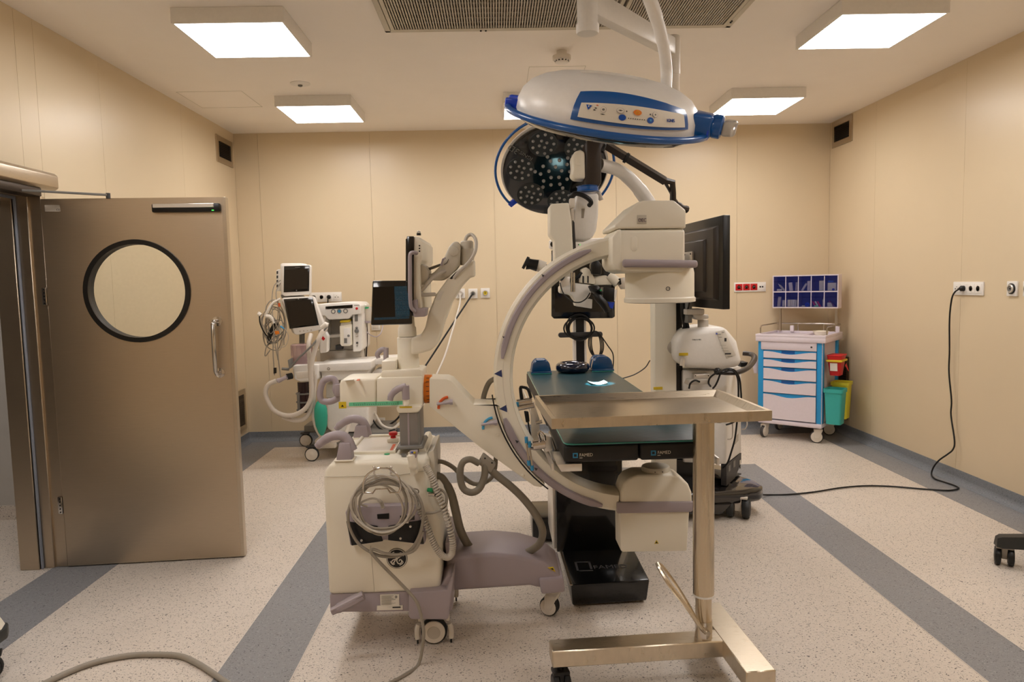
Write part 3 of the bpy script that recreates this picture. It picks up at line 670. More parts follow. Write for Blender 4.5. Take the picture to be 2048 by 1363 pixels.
# base: skirt, wheel pods, pedal, boom
skirt = sil([(658, 1188), (842, 1182), (882, 1172), (896, 1150), (905, 1150), (905, 1222), (660, 1225)], BY0+.004, BY1+.02, 'base_skirt', 'mauve', ca, .012)
sil([(818, 1185), (893, 1180), (905, 1152), (907, 1160), (897, 1236), (893, 1239), (822, 1238), (817, 1232)], BY0-.045, BY0+.12, 'wheel_pod', 'mauve', skirt, .012, 3)
pd = B(); q0, q1 = PY(664, 1222, BY0-.06), PY(727, 1190, BY0-.045)
pd.tube([q0, q0.lerp(q1, .33), q0.lerp(q1, .66), q1], [.02, .026, .028, .024], 10, sub=3, flat=.8)
pd.build('steering_pedal', 'mauve', skirt)
B().tube([q0+V(0, -.018, .012), q1+V(0, -.022, .014)], .005, 6).build('pedal_ridge', 'mauve_light', skirt)
sil([(760, 1189), (798, 1188), (799, 1212), (761, 1212)], BY0-.0, BY0+.01, 'rating_plate', 'label_white', skirt)
sil([(754, 1211), (805.5, 1210), (805.5, 1218.5), (753.5, 1220)], BY0-.001, BY0+.01, 'rating_plate', 'label_white', skirt)
for k in range(8):
    a = PY(763, 1191.5+k*2.4, BY0-.0012); b_ = PY(763+random.choice((20, 24, 28)), 1191.2+k*2.4, BY0-.0012)
    B().box(a.x, b_.x, a.y-.0006, a.y, a.z-.0006, a.z+.0006).build('plate_line', 'mid_grey', skirt)
a = PY(785, 1214, BY0-.0022); B().box(a.x, a.x+.035, a.y-.0006, a.y, a.z-.003, a.z+.003).build('bar_code', 'tag_print', skirt)
B().torus(PY(792, 1193, BY0-.0012), .004, .0012, (0, 1, 0), 12, 5).build('approval_mark', 'tag_print', skirt)
boom = sil([(893, 1112), (985, 1106), (1040, 1111), (1090, 1125), (1124, 1152), (1128, 1178), (1078, 1176), (1060, 1172), (893, 1183)], 3.12, 3.44, 'boom_leg', 'mauve', ca, .02, 3)
sil([(1078, 1158), (1127, 1155), (1131, 1184), (1083, 1189)], 3.1, 3.42, 'boom_foot', 'mauve', boom, .01)
sil([(890, 1085), (905, 1082), (912, 1112), (893, 1118)], 3.1, 3.46, 'boom_bracket', 'mauve', boom, .006)
p = PY(1105, 1139, 3.118); B().prism([p+V(-.022, 0, .011), p+V(.004, .004, .012), p+V(.014, .004, -.012)], (0, .004, -.0)).build('warning_triangle', 'yellow', boom)
B().prism([p+V(-.01, -.001, .006), p+V(.002, .003, .007), p+V(.006, .003, -.003)], (0, .003, 0)).build('warning_symbol', 'black', boom)
def big_wheel(x, y, r, w_, zt_):
    c_ = B(Matrix.Translation((x, y, 0)))
    c_.cyl((0, .02, r*1.2), (0, .02, zt_), .02, 12)
    for s_ in (-1, 1):
        c_.tube([(s_*r*1.18, -w_*.2, r*1.55), (s_*r*1.3, -w_*.2, r*1.1), (s_*r*1.28, -w_*.2, r*.42)], [.011, .012, .012], 8, sub=3)
        c_.box(min(s_*r*1.2, s_*r*.9), max(s_*r*1.2, s_*r*.9), -w_*.3, w_*.4, r*1.75, zt_, .004)
    c_ = c_.build('main_caster', 'off_white', ca)
    T_ = Matrix.Translation((x, y, 0))
    B(T_).lathe([(r*.7, -w_/2), (r*.93, -w_/2), (r, -w_*.3), (r, w_*.3), (r*.93, w_/2), (r*.7, w_/2)], (0, 0, r), (0, 1, 0), 32).build('wheel', 'rubber', c_)
    B(T_).lathe([(r*.86, 0), (r*.84, -.006), (r*.5, -.009)], (0, -w_/2, r), (0, 1, 0), 32).build('hub', 'off_white', c_)
    B(T_).lathe([(r*.5, 0), (r*.48, -.002)], (0, -w_/2-.009, r), (0, 1, 0), 32).build('hub_cap', 'cable_light', c_)
    for s_ in (-1, 1): B(T_).cyl((s_*r*1.28, -w_*.2, .002), (s_*r*1.27, -w_*.2, r*.5), .004, 8).build('cable_guard', 'black', c_)
big_wheel(PZ(869, 1286).x, BY0+.075, .058, .035, PY(860, 1238, BY0).z+.01)
big_wheel(PZ(869, 1286).x, BY1-.03, .058, .035, PY(860, 1238, BY0).z+.01)
caster(ca, PZ(1108, 1232).x, 3.28, PY(1105, 1187, 3.28).z+.004, .046, yaw=math.radians(-25), width=.046)
caster(ca, PZ(690, 1250).x+.08, BY1-.07, PY(690, 1222, BY0).z+.02, .04, yaw=.3, width=.034)
# company emblem: black disc with a white script monogram
ec = PY(794, 1116, BY0-.001)
em = B().lathe([(.0445, 0), (.0445, -.0015), (.043, -.002)], ec, (0, 1, 0), 40).build('emblem', 'black', body)
B().torus(ec+V(0, -.002, 0), .041, .0016, (0, 1, 0), 40, 6).build('emblem_ring', 'label_white', body)
def script(pts, r=.0024): B().tube([ec+V(x*.04, -.0025, z*.04) for x, z in pts], r, 6, sub=6).build('emblem_script', 'label_white', body)
script([(-.05, .45), (.02, .5), (.0, .2), (-.2, -.2), (-.42, -.5), (-.58, -.42), (-.5, -.2), (-.25, -.08), (.1, .0)])
script([(.35, .5), (.1, .45), (.05, .2), (.3, .15), (.1, .05), (-.02, -.25), (.15, -.55), (.42, -.5), (.5, -.22), (.32, -.12), (.22, -.3)])
for a0 in (20, 110, 200, 290): script([(.78*math.cos(math.radians(a0+t)), .78*math.sin(math.radians(a0+t))) for t in (0, 18, 36)]+[(.6*math.cos(math.radians(a0+46)), .6*math.sin(math.radians(a0+46)))], .0018)
# steel cable hanger, foot switch hung on it
FY = BY0-.05
hg = B(); hg.tube(pxy([(727, 985, FY-.098), (726, 972, FY-.098), (733, 951, FY-.098), (752, 938, FY-.098), (765, 936, FY-.098), (780, 938, FY-.098), (796, 952, FY-.098), (801, 972, FY-.098), (798, 984, FY-.098)]), .0042, 8, sub=5)
hg.tube(pxy([(727, 985, FY-.098), (745, 986, FY-.098), (751, 978, FY-.09), (775, 977, FY-.09), (781, 985, FY-.098), (798, 984, FY-.098)]), .0036, 8)
for x in (748, 782):
    hg.ball(PY(x, 934, FY-.098), .006, 8, 6); hg.tube([PY(x, 934, FY-.098), PY(x, 946, FY-.095), PY(x, 950, FY+.05)], .004, 8)
hg.tube(pxy([(798, 977, FY+.02), (830, 977, FY+.02), (837, 981, FY+.02), (834, 987, FY+.02), (815, 987, FY+.03)]), .0028, 6, sub=3)
hg.build('cable_hanger', 'chrome', body)
ft = thing('foot_switch', 'mauve and black double foot switch hung on the C-arm cabinet', 'foot switch', PY(765, 1090, FY))
sil([(690, 1022), (725, 1012), (815, 1010), (842, 1018), (850, 1030), (851, 1085), (845, 1090), (790, 1082), (770, 1080), (750, 1083), (700, 1092)], FY, BY0-.002, 'housing', 'mauve', ft, .008)
for pts_ in ([(692, 1042), (755, 1052), (766, 1082), (703, 1091)], [(776, 1052), (842, 1040), (848, 1088), (776, 1080)]):
    pdl = sil(pts_, FY-.006, FY+.004, 'pedal', 'black', ft, .003)
for pts_ in ([(705, 1034), (725, 1032), (728, 1040), (708, 1042)], [(754, 1028), (778, 1026), (778, 1037), (755, 1037)], [(800, 1031), (829, 1030), (829, 1039), (801, 1040)]): sil(pts_, FY-.003, FY+.003, 'black_patch', 'black', ft)
for x, y in ((723, 1080), (801, 1076), (821, 1052)): B().lathe([(.0052, 0), (.005, -.003), (.002, -.004)], PY(x, y, FY-.006), (0, 1, 0), 12).build('rivet', 'alu', ft)
sil([(806, 1039), (817, 1038), (817, 1046), (806, 1046)], FY-.008, FY, 'latch', 'label_white', ft, .001)
# looped foot-switch leads hung over the hanger
rnd = random.Random(3)
coilt = thing('cable_coil', 'coil of grey cables hung on a steel hanger on the C-arm cabinet', 'cable', PY(763, 1060, FY-.06))
for k in range(7):
    cx_, cy_ = 763+rnd.uniform(-8, 8), 1008+rnd.uniform(-5, 10); rx, ry = rnd.uniform(46, 66), rnd.uniform(44, 58); Yk = FY-.045-.006*k; ph = rnd.uniform(0, 6)
    pp = [PY(cx_+rx*math.cos(t)*(1+.04*math.sin(3*t+ph)), cy_+ry*math.sin(t)*(1+.05*math.sin(2*t+ph)), Yk) for t in [2*math.pi*i/16 for i in range(16)]]
    hose(pp, rnd.choice((.0042, .0048, .0055)), 'cable_loop', rnd.choice(('cable_grey', 'cable_light', 'cable_light')), coilt, 4, 7, True)
big = hose(pxy([(752, 962, 2.88), (720, 975, 2.88), (700, 1010, 2.88), (697, 1045, 2.885), (712, 1080, 2.9), (735, 1100, 2.9), (765, 1112, 2.9), (800, 1110, 2.9), (825, 1095, 2.89), (842, 1060, 2.88), (846, 1020, 2.88), (832, 985, 2.88), (800, 962, 2.88)]), .0065, 'cable_loop', 'cable_grey', coilt, 5, 8)
fc = hose(pxy([(846, 1062, 2.885), (830, 1098, 2.885), (800, 1108, 2.885), (770, 1106, 2.885), (748, 1098, 2.885), (742, 1100, 2.88), (745, 1108, 2.88), (770, 1135, 2.9), (800, 1165, 2.91), (828, 1195, 2.885), (838, 1215, 2.88), (845, 1245, 2.875), (847, 1275, 2.87)])
     + [PZ(838, 1325, .008), PZ(815, 1345, .008), PZ(765, 1372, .008), PZ(700, 1400, .008)], .0068, 'power_cable', 'cable_grey', None, 6, 8)
tag(fc, 'thick grey cable running from the C-arm coil down onto the floor', 'cable')
hose(pxy([(735, 1012, 2.9), (722, 1008, 2.9), (726, 1002, 2.895), (745, 996, 2.895), (760, 1000, 2.9)]), .0045, 'lead', 'cable_light', ft, 4, 7)
coil(pxy([(757, 999, 2.9), (763, 1005, 2.9), (766, 1016, 2.91)]), .006, 9, .0022, 'strain_relief', 'cable_light', ft)
coil(pxy([(829, 990, 2.9), (835, 1000, 2.9), (836, 1014, 2.91)]), .006, 8, .0022, 'strain_relief', 'cable_light', ft)
# heavy grey hoses between cabinet, boom and C
def bighose(l, r, name='gantry_hose'): return B().tube(pxy(l), r, 10, sub=7).build(name, 'hose_grey', ca)
bighose([(869, 923, 3.25), (885, 923, 3.25), (905, 933, 3.25), (925, 952, 3.25), (945, 966, 3.25), (965, 966, 3.25), (982, 955, 3.27), (990, 935, 3.3), (992, 905, 3.3)], .0105)
bighose([(868, 950, 3.2), (885, 955, 3.2), (902, 985, 3.2), (911, 1020, 3.2), (921, 1060, 3.22), (938, 1092, 3.25), (955, 1106, 3.3)], [.014, .016, .019, .02, .02, .02, .019])
bighose([(958, 926, CY-.13), (940, 918, CY-.14), (925, 925, CY-.14), (920, 948, CY-.14), (926, 975, CY-.14), (942, 984, CY-.14), (958, 977, CY-.13), (968, 955, CY-.12), (970, 935, CY-.115), (966, 915, CY-.1)], [.0145]*3+[.016]*7)
bighose([(980, 938, CY-.1), (1000, 955, CY-.1), (1025, 975, CY-.1), (1050, 1000, CY-.1), (1072, 1030, CY-.1), (1085, 1060, CY-.1), (1080, 1085, CY-.06), (1062, 1100, CY-.02), (1040, 1110, CY+.04), (1025, 1118, CY+.06)], .0175)
B().prism(px([(966, 909), (992, 930), (982, 946), (956, 928)], CY-.125), (0, .06, 0), .006).build('hose_clamp', 'cable_grey', ca)
for x, y in ((970, 916), (984, 925)): B().cyl(PY(x, y, CY-.127), PY(x, y, CY-.12), .004, 8).build('clamp_bolt', 'black', ca)
B().cyl(PY(867, 923, 3.25), PY(877, 922, 3.25), .014, 14).build('hose_fitting', 'hose_grey', ca)
B().cyl(PY(867, 949, 3.2), PY(879, 951, 3.2), .017, 14).build('hose_fitting', 'hose_grey', ca)
bighose([(966, 812, CY+.1), (968, 790, CY+.12), (978, 765, CY+.12), (992, 756, CY+.1), (1000, 754, CY+.08)], .0125)
# ---------------------------------------------------------------- monitor mast of the C-arm
mx, mz0 = PY(817, 740, CY).x, PY(817, 742, CY).z
def zat(y, x=817): return PY(x, y, CY).z
rr = (PY(838, 720, CY).x-PY(795, 720, CY).x)/2
mast = B().lathe([(rr*1.08, zat(745)-.01), (rr*1.08, zat(738)), (rr*1.0, zat(715)), (rr*1.0, zat(713.5)), (rr*.97, zat(713.4)), (rr*.95, zat(675)), (rr*.88, zat(673))], (mx, CY, 0), (0, 0, 1), 32).build('monitor_mast', 'cream', ca)
B().lathe([(rr*.86, zat(672)), (rr*.84, zat(655)), (rr*.74, zat(652)), (rr*.66, zat(620)), (rr*.5, zat(600)), (rr*.4, zat(598))], (mx, CY, 0), (0, 0, 1), 28).build('mast_top', 'cream', mast)
swing = sil([(822, 676), (842, 669), (850, 655), (856, 628), (871, 590), (898, 553), (917, 536), (930, 528), (949, 518), (950, 553), (940, 554), (922, 574), (903, 606), (886, 650), (880, 674), (872, 692), (860, 701), (842, 706), (822, 710)], CY-.06, CY+.06, 'swing_arm', 'cream', ca, .022, 3)
sil([(870, 600), (880, 581), (888, 582), (880, 600)], CY-.062, CY-.05, 'arm_label', 'label_white', swing)
jt = PY(935, 530, CY); jt2 = PY(935, 484, CY); rj = (PY(948, 500, CY).x-PY(922, 500, CY).x)/2
B().lathe([(rj*1.05, 0), (rj*1.05, (jt2-jt).z*.72), (rj*1.0, (jt2-jt).z*.73), (rj*1.0, (jt2-jt).z), (rj*.8, (jt2-jt).z+.006)], jt, (0, 0, 1), 24).build('arm_joint', 'cream_grey', swing)
link = sil([(920, 528), (921, 490), (916, 482), (906, 483), (897, 494), (886, 520), (878, 533), (866, 546), (856, 548), (856, 560), (884, 561), (905, 548)], CY-.05, CY+.05, 'tilt_link', 'cream_grey', ca, .012, 3)
B().lathe([(.022, 0), (.021, -.004), (.018, -.005)], PY(907.5, 502, CY-.05), (0, 1, 0), 20).build('pivot_cap', 'cream_grey', link)
B().tube(pxy([(882, 531, CY-.055), (886, 518, CY-.06), (890, 516, CY-.075)]), .0045, 7).build('tilt_lever', 'mauve', link)
B().tube(pxy([(888, 529, CY-.052), (894, 525, CY-.052), (897, 518, CY-.052)]), .0012, 5, sub=3).build('lever_mark', 'black', link)
sil([(854, 536), (880, 527), (882, 531), (856, 541)], CY+.0, CY+.03, 'gas_strut', 'mid_grey', link)
hose(pxy([(930, 484, CY), (934, 473, CY), (943, 469, CY), (951, 478, CY-.02), (952, 495, CY-.05), (946, 512, CY-.065), (934, 528, CY-.07), (918, 543, CY-.07), (908, 556, CY-.06)]), .008, 'monitor_hose', 'cable_light', swing)
B().prism(px([(899, 557), (910, 545), (915, 541), (908, 555), (903, 558)], CY-.0615), (0, .004, 0)).build('hose_slot', 'black', swing)
hose(pxy([(914, 543, CY+.02), (900, 540, CY+.0), (886, 543, CY-.06), (868, 553, CY-.09), (848, 575, CY-.1), (838, 585, CY-.1), (846, 589, CY-.1), (870, 588, CY-.06)]), .0085, 'grab_loop', 'cable_light', link)
# main display seen edge-on
MY0, MY1 = CY-.16, CY+.4
dsp = sil([(813.5, 472), (827.5, 472), (827.5, 631), (813.5, 631)], MY0, MY1, 'main_display', 'black_gloss', ca, .003)
sil([(811.5, 478), (814, 476), (814, 628), (811.5, 626)], MY0+.01, MY1-.01, 'display_glass', 'screen', dsp)
sil([(827, 472), (838, 473), (841, 480), (844, 482), (844, 520), (838, 530), (842, 622), (827, 624)], MY0+.01, MY1-.02, 'display_back', 'cream', dsp, .008)
sil([(838, 526), (850, 530), (856, 540), (857, 556), (850, 568), (838, 570)], CY-.09, CY+.09, 'display_mount', 'cream_grey', dsp, .01)
for k in range(3): B().box(*(lambda p: (p.x-.003, p.x+.003, p.y-.001, p.y+.001, p.z-.003, p.z+.003))(PY(839, 491+k*5.5, MY0+.009))).build('port', 'black', dsp)
B().cyl(PY(837.5, 470.5, CY), PY(837.5, 466, CY), .01, 14).build('indicator_base', 'black', dsp); B().ball(PY(837.5, 465, CY), .009, 12, 6).build('indicator_dome', 'plastic_clear', dsp)
hb_ = B(); hb_.tube(pxy([(833, 506, MY0-.02), (824, 505, MY0-.035), (820, 512, MY0-.035), (820, 540, MY0-.035), (820, 580, MY0-.035), (822, 612, MY0-.03), (830, 622, MY0-.02)]), .014, 10, sub=4, flat=.6)
hb_.build('display_handle', 'mauve', dsp)
sil([(825, 600), (834, 598), (835, 616), (852, 616), (850, 633), (827, 634)], MY0-.02, MY0+.1, 'display_bracket', 'mauve', dsp, .004)
# touch panel
TPm = px([(749.5, 561), (823.5, 563), (819, 647), (743.5, 646)], CY-.17)
tp_c = sum(TPm, Vector())/4
ux = (TPm[1]-TPm[0]).normalized(); 
TP = Matrix.Translation(tp_c) @ Matrix.Rotation(math.radians(6), 4, 'Z') @ Matrix.Rotation(math.radians(-7), 4, 'X') @ Matrix.Rotation(math.radians(-.5), 4, 'Y')
wv, hv = .172, .192
b = B(TP); b.prism([(-wv/2+.008, 0, hv/2), (wv/2+.002, 0, hv/2-.004), (wv/2-.004, 0, -hv/2), (-wv/2-.006, 0, -hv/2+.002)], (0, .018, 0), .006)
tpn = b.build('touch_panel', 'black_gloss', ca)
B(TP).box(-.077, .07, -.001, .001, -.062, .068).build('panel_screen', 'screen', tpn)
B(TP).box(-.077, .07, -.0018, 0, -.072, -.063).build('status_bar', 'ui_dim', tpn)
B(TP).box(.012, .073, -.0016, 0, -.062, .068).build('key_area', 'ui_dim', tpn)
for i in range(4):
    for j in range(6): 
        x_, z_ = .019+i*.0145, -.052+j*.021
        b = B(TP); 
        for a in ((x_, x_+.009, z_, z_+.001), (x_, x_+.009, z_+.011, z_+.012), (x_, x_+.001, z_, z_+.012), (x_+.008, x_+.009, z_, z_+.012)): b.box(a[0], a[1], -.0026, -.0016, a[2], a[3])
        b.build('touch_key', 'ui_text', tpn)
B(TP).prism([(.064, -.001, .088), (.074, -.001, .081), (.072, -.001, .089)], (0, -.001, 0)).build('panel_logo', 'label_white', tpn)
b = B(TP); b.lathe([(.03, .016), (.028, .03), (.02, .045)], (.052, 0, -.03), (0, 1, 0), 20); b.build('panel_mount', 'cream', tpn)
B().cyl(TP @ Vector((.052, .035, -.03)), (mx, CY, zat(612)), .018, 14).build('panel_arm', 'cream', tpn)
# ================================================================ operating table
ZT = .95
f0 = PZ(1128, 887, ZT); bk0 = PZ(1053, 742, ZT)
TA = math.atan2(-(bk0.x-f0.x), bk0.y-f0.y)
TM = Matrix.Translation((f0.x, f0.y, 0)) @ Matrix.Rotation(TA, 4, 'Z')
TLn = (bk0-f0).length
TW = .6
ot = thing('operating_table', 'black operating table with glossy pedestal base and split leg pads', 'operating table', TM @ Vector((.3, .95, 0)))
LEG = .78
pad = [None]*3
for k, (x0, x1, y0, y1) in enumerate(((0, .297, 0, LEG), (.303, TW, 0, LEG), (0, TW, LEG+.006, TLn))):
    pad[k] = B(TM).box(x0, x1, y0, y1, ZT-.078 if k < 2 else ZT-.092, ZT-.009, .012, 3).build('leg_pad' if k < 2 else 'body_pad', 'mattress', ot)
def famed(x, par, s_=1.):
    o = TM @ Vector((x, -.0008, ZT-.054)); xd = TM.to_3x3() @ Vector((1, 0, 0))
    b = B(TM); q = .02*s_; t = .0045*s_
    for a in ((x, x+q, ZT-.058, ZT-.058+t), (x, x+q, ZT-.058+q-t, ZT-.058+q), (x, x+t, ZT-.058, ZT-.058+q), (x+q-t, x+q, ZT-.058+q*.3, ZT-.058+q)): b.box(a[0], a[1], -.0015, .001, a[2], a[3])
    b.build('logo_square', 'blue_light', par, smooth=0)
    letters('FAMED', TM @ Vector((x+.026, -.0012, ZT-.053)), xd, (0, 0, 1), .0185, 'label_white', par, 'logo_lettering', width=.052)
    B(TM).box(x+.026, x+.038, -.0014, .001, ZT-.0595, ZT-.0575).build('logo_bar', 'label_white', par)
famed(.034, pad[0]); famed(.345, pad[1])
fr = B(TM).box(.03, .57, LEG+.02, TLn-.03, ZT-.135, ZT-.0925, .004).build('table_frame', 'black', ot)
for x0, x1 in ((.03, .28), (.32, .57)): B(TM).box(x0, x1, .12, LEG+.03, ZT-.1, ZT-.0785, .004).build('leg_frame', 'black', fr)
for x0, x1 in ((-.045, -.034), (TW+.034, TW+.045)):
    for y0, y1 in ((.07, LEG-.05), (LEG+.06, 1.55), (1.6, TLn-.08)):
        rl = B(TM).box(x0, x1, y0, y1, ZT-.125, ZT-.095, .002).build('side_rail', 'alu', ot)
        for yy in (y0+.08, y1-.08): B(TM).cyl((min(x0, .03) if x0 < 0 else .57, yy, ZT-.11), (x0+.004 if x0 < 0 else x1-.004, yy, ZT-.11), .009, 10).build('rail_spacer', 'alu', rl)
B(TM).prism([(-.03, .0, ZT-.082), (.07, .0, ZT-.082), (.07, .0, ZT-.112), (-.012, .0, ZT-.112)], (0, .22, 0), .002).build('end_bracket', 'alu', ot)
# pedestal
cx0, cx1 = PY(1112, 1000, 3.75).x, PY(1246, 1000, 3.75).x
cb = bx(cx0, cx1, 3.76, 4.25, .12, .69, 'column', 'table_black', ot, .008)
bx(cx0-.014, cx0+.002, 3.79, 4.2, .13, .62, 'column_trim', 'alu', cb, .002)
b = B()
for k in range(9):
    z = .69+k*.0135; e = .0 if k % 2 else .012
    b.box(cx0+.02-e, cx1+.05+e, 3.74-e, 4.25+e, z, z+.0135, .004, 1)
b.build('bellows', 'black', cb)
ba = B().prism([(.338, 3.345, .012), (.709, 3.372, .012), (.722, 3.36, .125), (.33, 3.325, .125)], (0, 1.0, .0), .01).build('base', 'table_black', ot)
B().prism([(.19, 4.22, .02), (.86, 4.22, .02), (.86, 4.22, .165), (.19, 4.22, .165)], (0, .33, 0), .015).build('rear_foot', 'table_black', ba)
B().prism([PZ(1140, 1170, .127), PZ(1145, 1170, .127), PZ(1107, 1046, .127), PZ(1102, 1046, .127)], (0, 0, .004)).build('steel_edge', 'steel', ba)
for x, y in ((.385, 3.42), (.66, 3.43), (.385, 4.2), (.66, 4.2)): B().lathe([(.022, 0), (.022, .008), (.014, .014)], (x, y, 0), (0, 0, 1), 16).build('levelling_foot', 'alu', ba)
lo = PZ(1187, 1137, .1262); letters('FAMED', lo, (1, .02, 0), (0, 1, 0), .062, 'dark_grey', ba, 'base_lettering', width=PZ(1253, 1133, .126).x-lo.x)
q0, q1 = PZ(1154, 1142, .1262), PZ(1180, 1122, .1262)
b = B(); w_ = q1.x-q0.x; h_ = q1.y-q0.y; t = .011
for a in ((0, w_, 0, t), (0, w_, h_-t, h_), (0, t, 0, h_), (w_-t, w_, h_*.2, h_)): b.box(q0.x+a[0], q0.x+a[1], q0.y+a[2], q0.y+a[3], .1255, .1268)
b.build('base_logo', 'dark_grey', ba, smooth=0)
# dark teal gel sheet covering the pads
gl = thing('gel_mattress', 'thin dark teal gel sheet covering the operating table', 'mattress', TM @ Vector((.3, 1.1, ZT-.009)))
cor = [(.03, .0)] + [(.006+.03*(1-math.sin(t)), .03*(1-math.cos(t))) for t in (0.3, .8, 1.3)] 
out = [(.035, -.002), (.012, .006), (.003, .03), (.003, TLn-.03), (.02, TLn-.004), (.58, TLn-.004), (.597, TLn-.03), (.597, .03), (.588, .006), (.565, -.002)]
B(TM).prism([(x, y, ZT-.0085) for x, y in out], (0, 0, .0085), .002).build('gel_sheet', 'gel', gl)
B(TM).tube([(x, y, ZT-.003) for x, y in out], .003, 6, closed=True).build('gel_rim', 'gel_edge', gl)
# positioners at the head end
def hump(x0, x1, y0, y1, h, name, label, two):
    t_ = thing(name, label, 'positioner', TM @ Vector(((x0+x1)/2, (y0+y1)/2, ZT)))
    n = 2 if two else 1
    base = B(TM).box(x0, x1, y0, y1, ZT, ZT+.02, .006).build('base', 'gel_blue', t_)
    for (ya, yb) in ((y0+.008, y0+(y1-y0)*.42), (y0+(y1-y0)*.58, y1-.008)):
        e = (x1-x0)*.13
        B(TM).prism([(x0+.002, ya, ZT+.014), (x1-.002, ya, ZT+.014), (x1-e*.7, ya, ZT+h*.75), (x1-e*2, ya, ZT+h), (x0+e*2, ya, ZT+h), (x0+e*.7, ya, ZT+h*.75)], (0, yb-ya, 0), .012, 3).build('bolster', 'gel_blue', t_)
    B(TM).tube([(x0, y0-.002, ZT+.003), (x1, y0-.002, ZT+.003)], .003, 6).build('rim', 'gel_edge', t_)
    return t_
hump(.02, .165, 2.14, 2.29, .1, 'gel_bolster', 'blue gel arm bolster at the table head, left of the ring viewed from the foot', False)
hump(.45, .61, 2.19, 2.38, .105, 'gel_bolster', 'blue gel arm bolster with a deep groove, beside the monitor pole', True)
gr = PZ(1145, 735, ZT+.03)
ring = B().torus((gr.x, gr.y, ZT+.0355), .085, .035, (0, 0, 1), 40, 14).build('gel_head_ring', 'gel_navy', smooth=60)
tag(ring, 'dark navy gel head ring lying between two blue bolsters', 'head ring')
# slip of paper under the microscope's light
pp = PZ(1195, 767, ZT)
b = B(Matrix.Translation((pp.x, pp.y, 0)) @ Matrix.Rotation(.1, 4, 'Z')); n = 8
rings = []
for i in range(n+1):
    x_, z_ = -.052+.104*i/n, ZT+.001+.012*(abs(i/n-.5)*2)**2
    rings.append([(x_, -.05, z_), (x_, .05, z_), (x_, .05, z_+.0015), (x_, -.05, z_+.0015)])
b.loft(rings)
tag(b.build('paper_slip', 'paper', smooth=30), 'small white paper slip with curled ends on the teal sheet', 'paper')
# ---------------------------------------------------------------- rail clamps
def clamp(label, ox, oy, rods):
    t_ = thing('rail_clamp', label, 'clamp', Vector((ox, oy, ZT-.2)))
    return t_
RX = f0.x-.04
t_ = thing('rail_clamp', 'chrome rail clamp with blue-tipped tightening bars on the table side rail', 'clamp', PY(1080, 900, 3.0))
Yc = 3.0
B().cyl(PY(1066, 890, Yc), PY(1090, 886, Yc), .022, 18).build('clamp_body', 'chrome', t_)
B().prism(px([(1086, 870), (1103, 872), (1106, 900), (1090, 904)], Yc-.01), (0, .06, 0), .005).build('clamp_jaw', 'alu', t_)
B().tube(pxy([(1081, 880, Yc-.02), (1077, 868, Yc-.02), (1081, 863, Yc-.02), (1088, 870, Yc-.02), (1090, 880, Yc-.02)]), .006, 8, sub=4).build('clamp_hook', 'chrome', t_)
for (xa, ya, xb_, yb) in ((1052.5, 884, 1057.5, 921), (1059, 893, 1064, 931)):
    B().cyl(PY(xa, ya, Yc-.03), PY(xb_, yb, Yc-.03), .0042, 8).build('tightening_bar', 'steel', t_)
    B().cyl(PY(xa-.3, ya-11, Yc-.03), PY(xa+.5, ya+1, Yc-.03), .0072, 12).build('blue_tip', 'blue_light', t_)
    B().cyl(PY(xb_-.2, yb-1, Yc-.03), PY(xb_+.8, yb+9, Yc-.03), .0078, 12).build('blue_tip', 'blue_light', t_)
    B().cyl(PY(xa+.4, ya+2, Yc-.03), PY(xa+10, ya+4, Yc-.005), .006, 10).build('bar_boss', 'chrome', t_)
Yc = 3.38
t_ = thing('rail_clamp', 'chrome rail clamp with black pad lever and single blue tip further along the rail', 'clamp', PY(1060, 860, Yc))
B().cyl(PY(1034, 806, Yc), PY(1064, 802, Yc), .02, 16).build('clamp_body', 'chrome', t_)
B().cyl(PY(1036, 816, Yc-.02), PY(1068, 810, Yc-.02), .012, 14).build('clamp_spindle', 'chrome', t_)
B().cyl(PY(1032, 808, Yc-.02), PY(1037.5, 808, Yc-.02), .011, 12).build('blue_tip', 'blue_light', t_)
B().prism(px([(1061, 806), (1068, 803), (1079, 838), (1080, 878), (1063, 880), (1062, 820)], Yc-.01), (0, .02, 0), .003).build('clamp_plate', 'alu', t_)
B().cyl(PY(1072, 845, Yc-.025), PY(1084, 842, Yc-.025), .009, 12).build('plate_knob', 'chrome', t_)
B().tube(pxy([(1044, 800, Yc), (1041, 776, Yc), (1046, 774, Yc), (1056, 778, Yc), (1062, 795, Yc)]), [.009, .008, .007, .008, .008], 8, sub=3).build('pad_lever', 'black', t_)
B().prism(px([(1048, 822), (1057, 823), (1059.5, 843), (1052, 845)], Yc), (0, .02, 0), .004).build('black_pad', 'rubber', t_)
B().tube(pxy([(1056, 843, Yc), (1059, 860, Yc), (1063, 878, Yc)]), .004, 7).build('pad_strap', 'black', t_)
# ================================================================ mayo instrument stand
ms = thing('mayo_stand', 'brushed steel mayo instrument stand with a shallow tray reaching over the table', 'instrument stand', (.785, 2.675, 0))
MM = Matrix.Translation((.785, 2.675, 0)) @ Matrix.Rotation(math.radians(3.2), 4, 'Z')
tz = 1.12
A_ = [PZ(1097, 838, tz), PZ(1540, 820, tz), PZ(1440, 778, tz), PZ(1075, 790, tz)]
IM = MM.inverted(); loc = [IM @ p for p in A_]
X0 = (loc[0].x+loc[3].x)/2; X1 = (loc[1].x+loc[2].x)/2; Y0_ = (loc[0].y+loc[1].y)/2; Y1_ = (loc[2].y+loc[3].y)/2
fl_ = .022; dz = .036
outer = [(X0, Y0_), (X1, Y0_), (X1, Y1_), (X0, Y1_)]
def inset(d): return [(X0+d, Y0_+d), (X1-d, Y0_+d), (X1-d, Y1_-d), (X0+d, Y1_-d)]
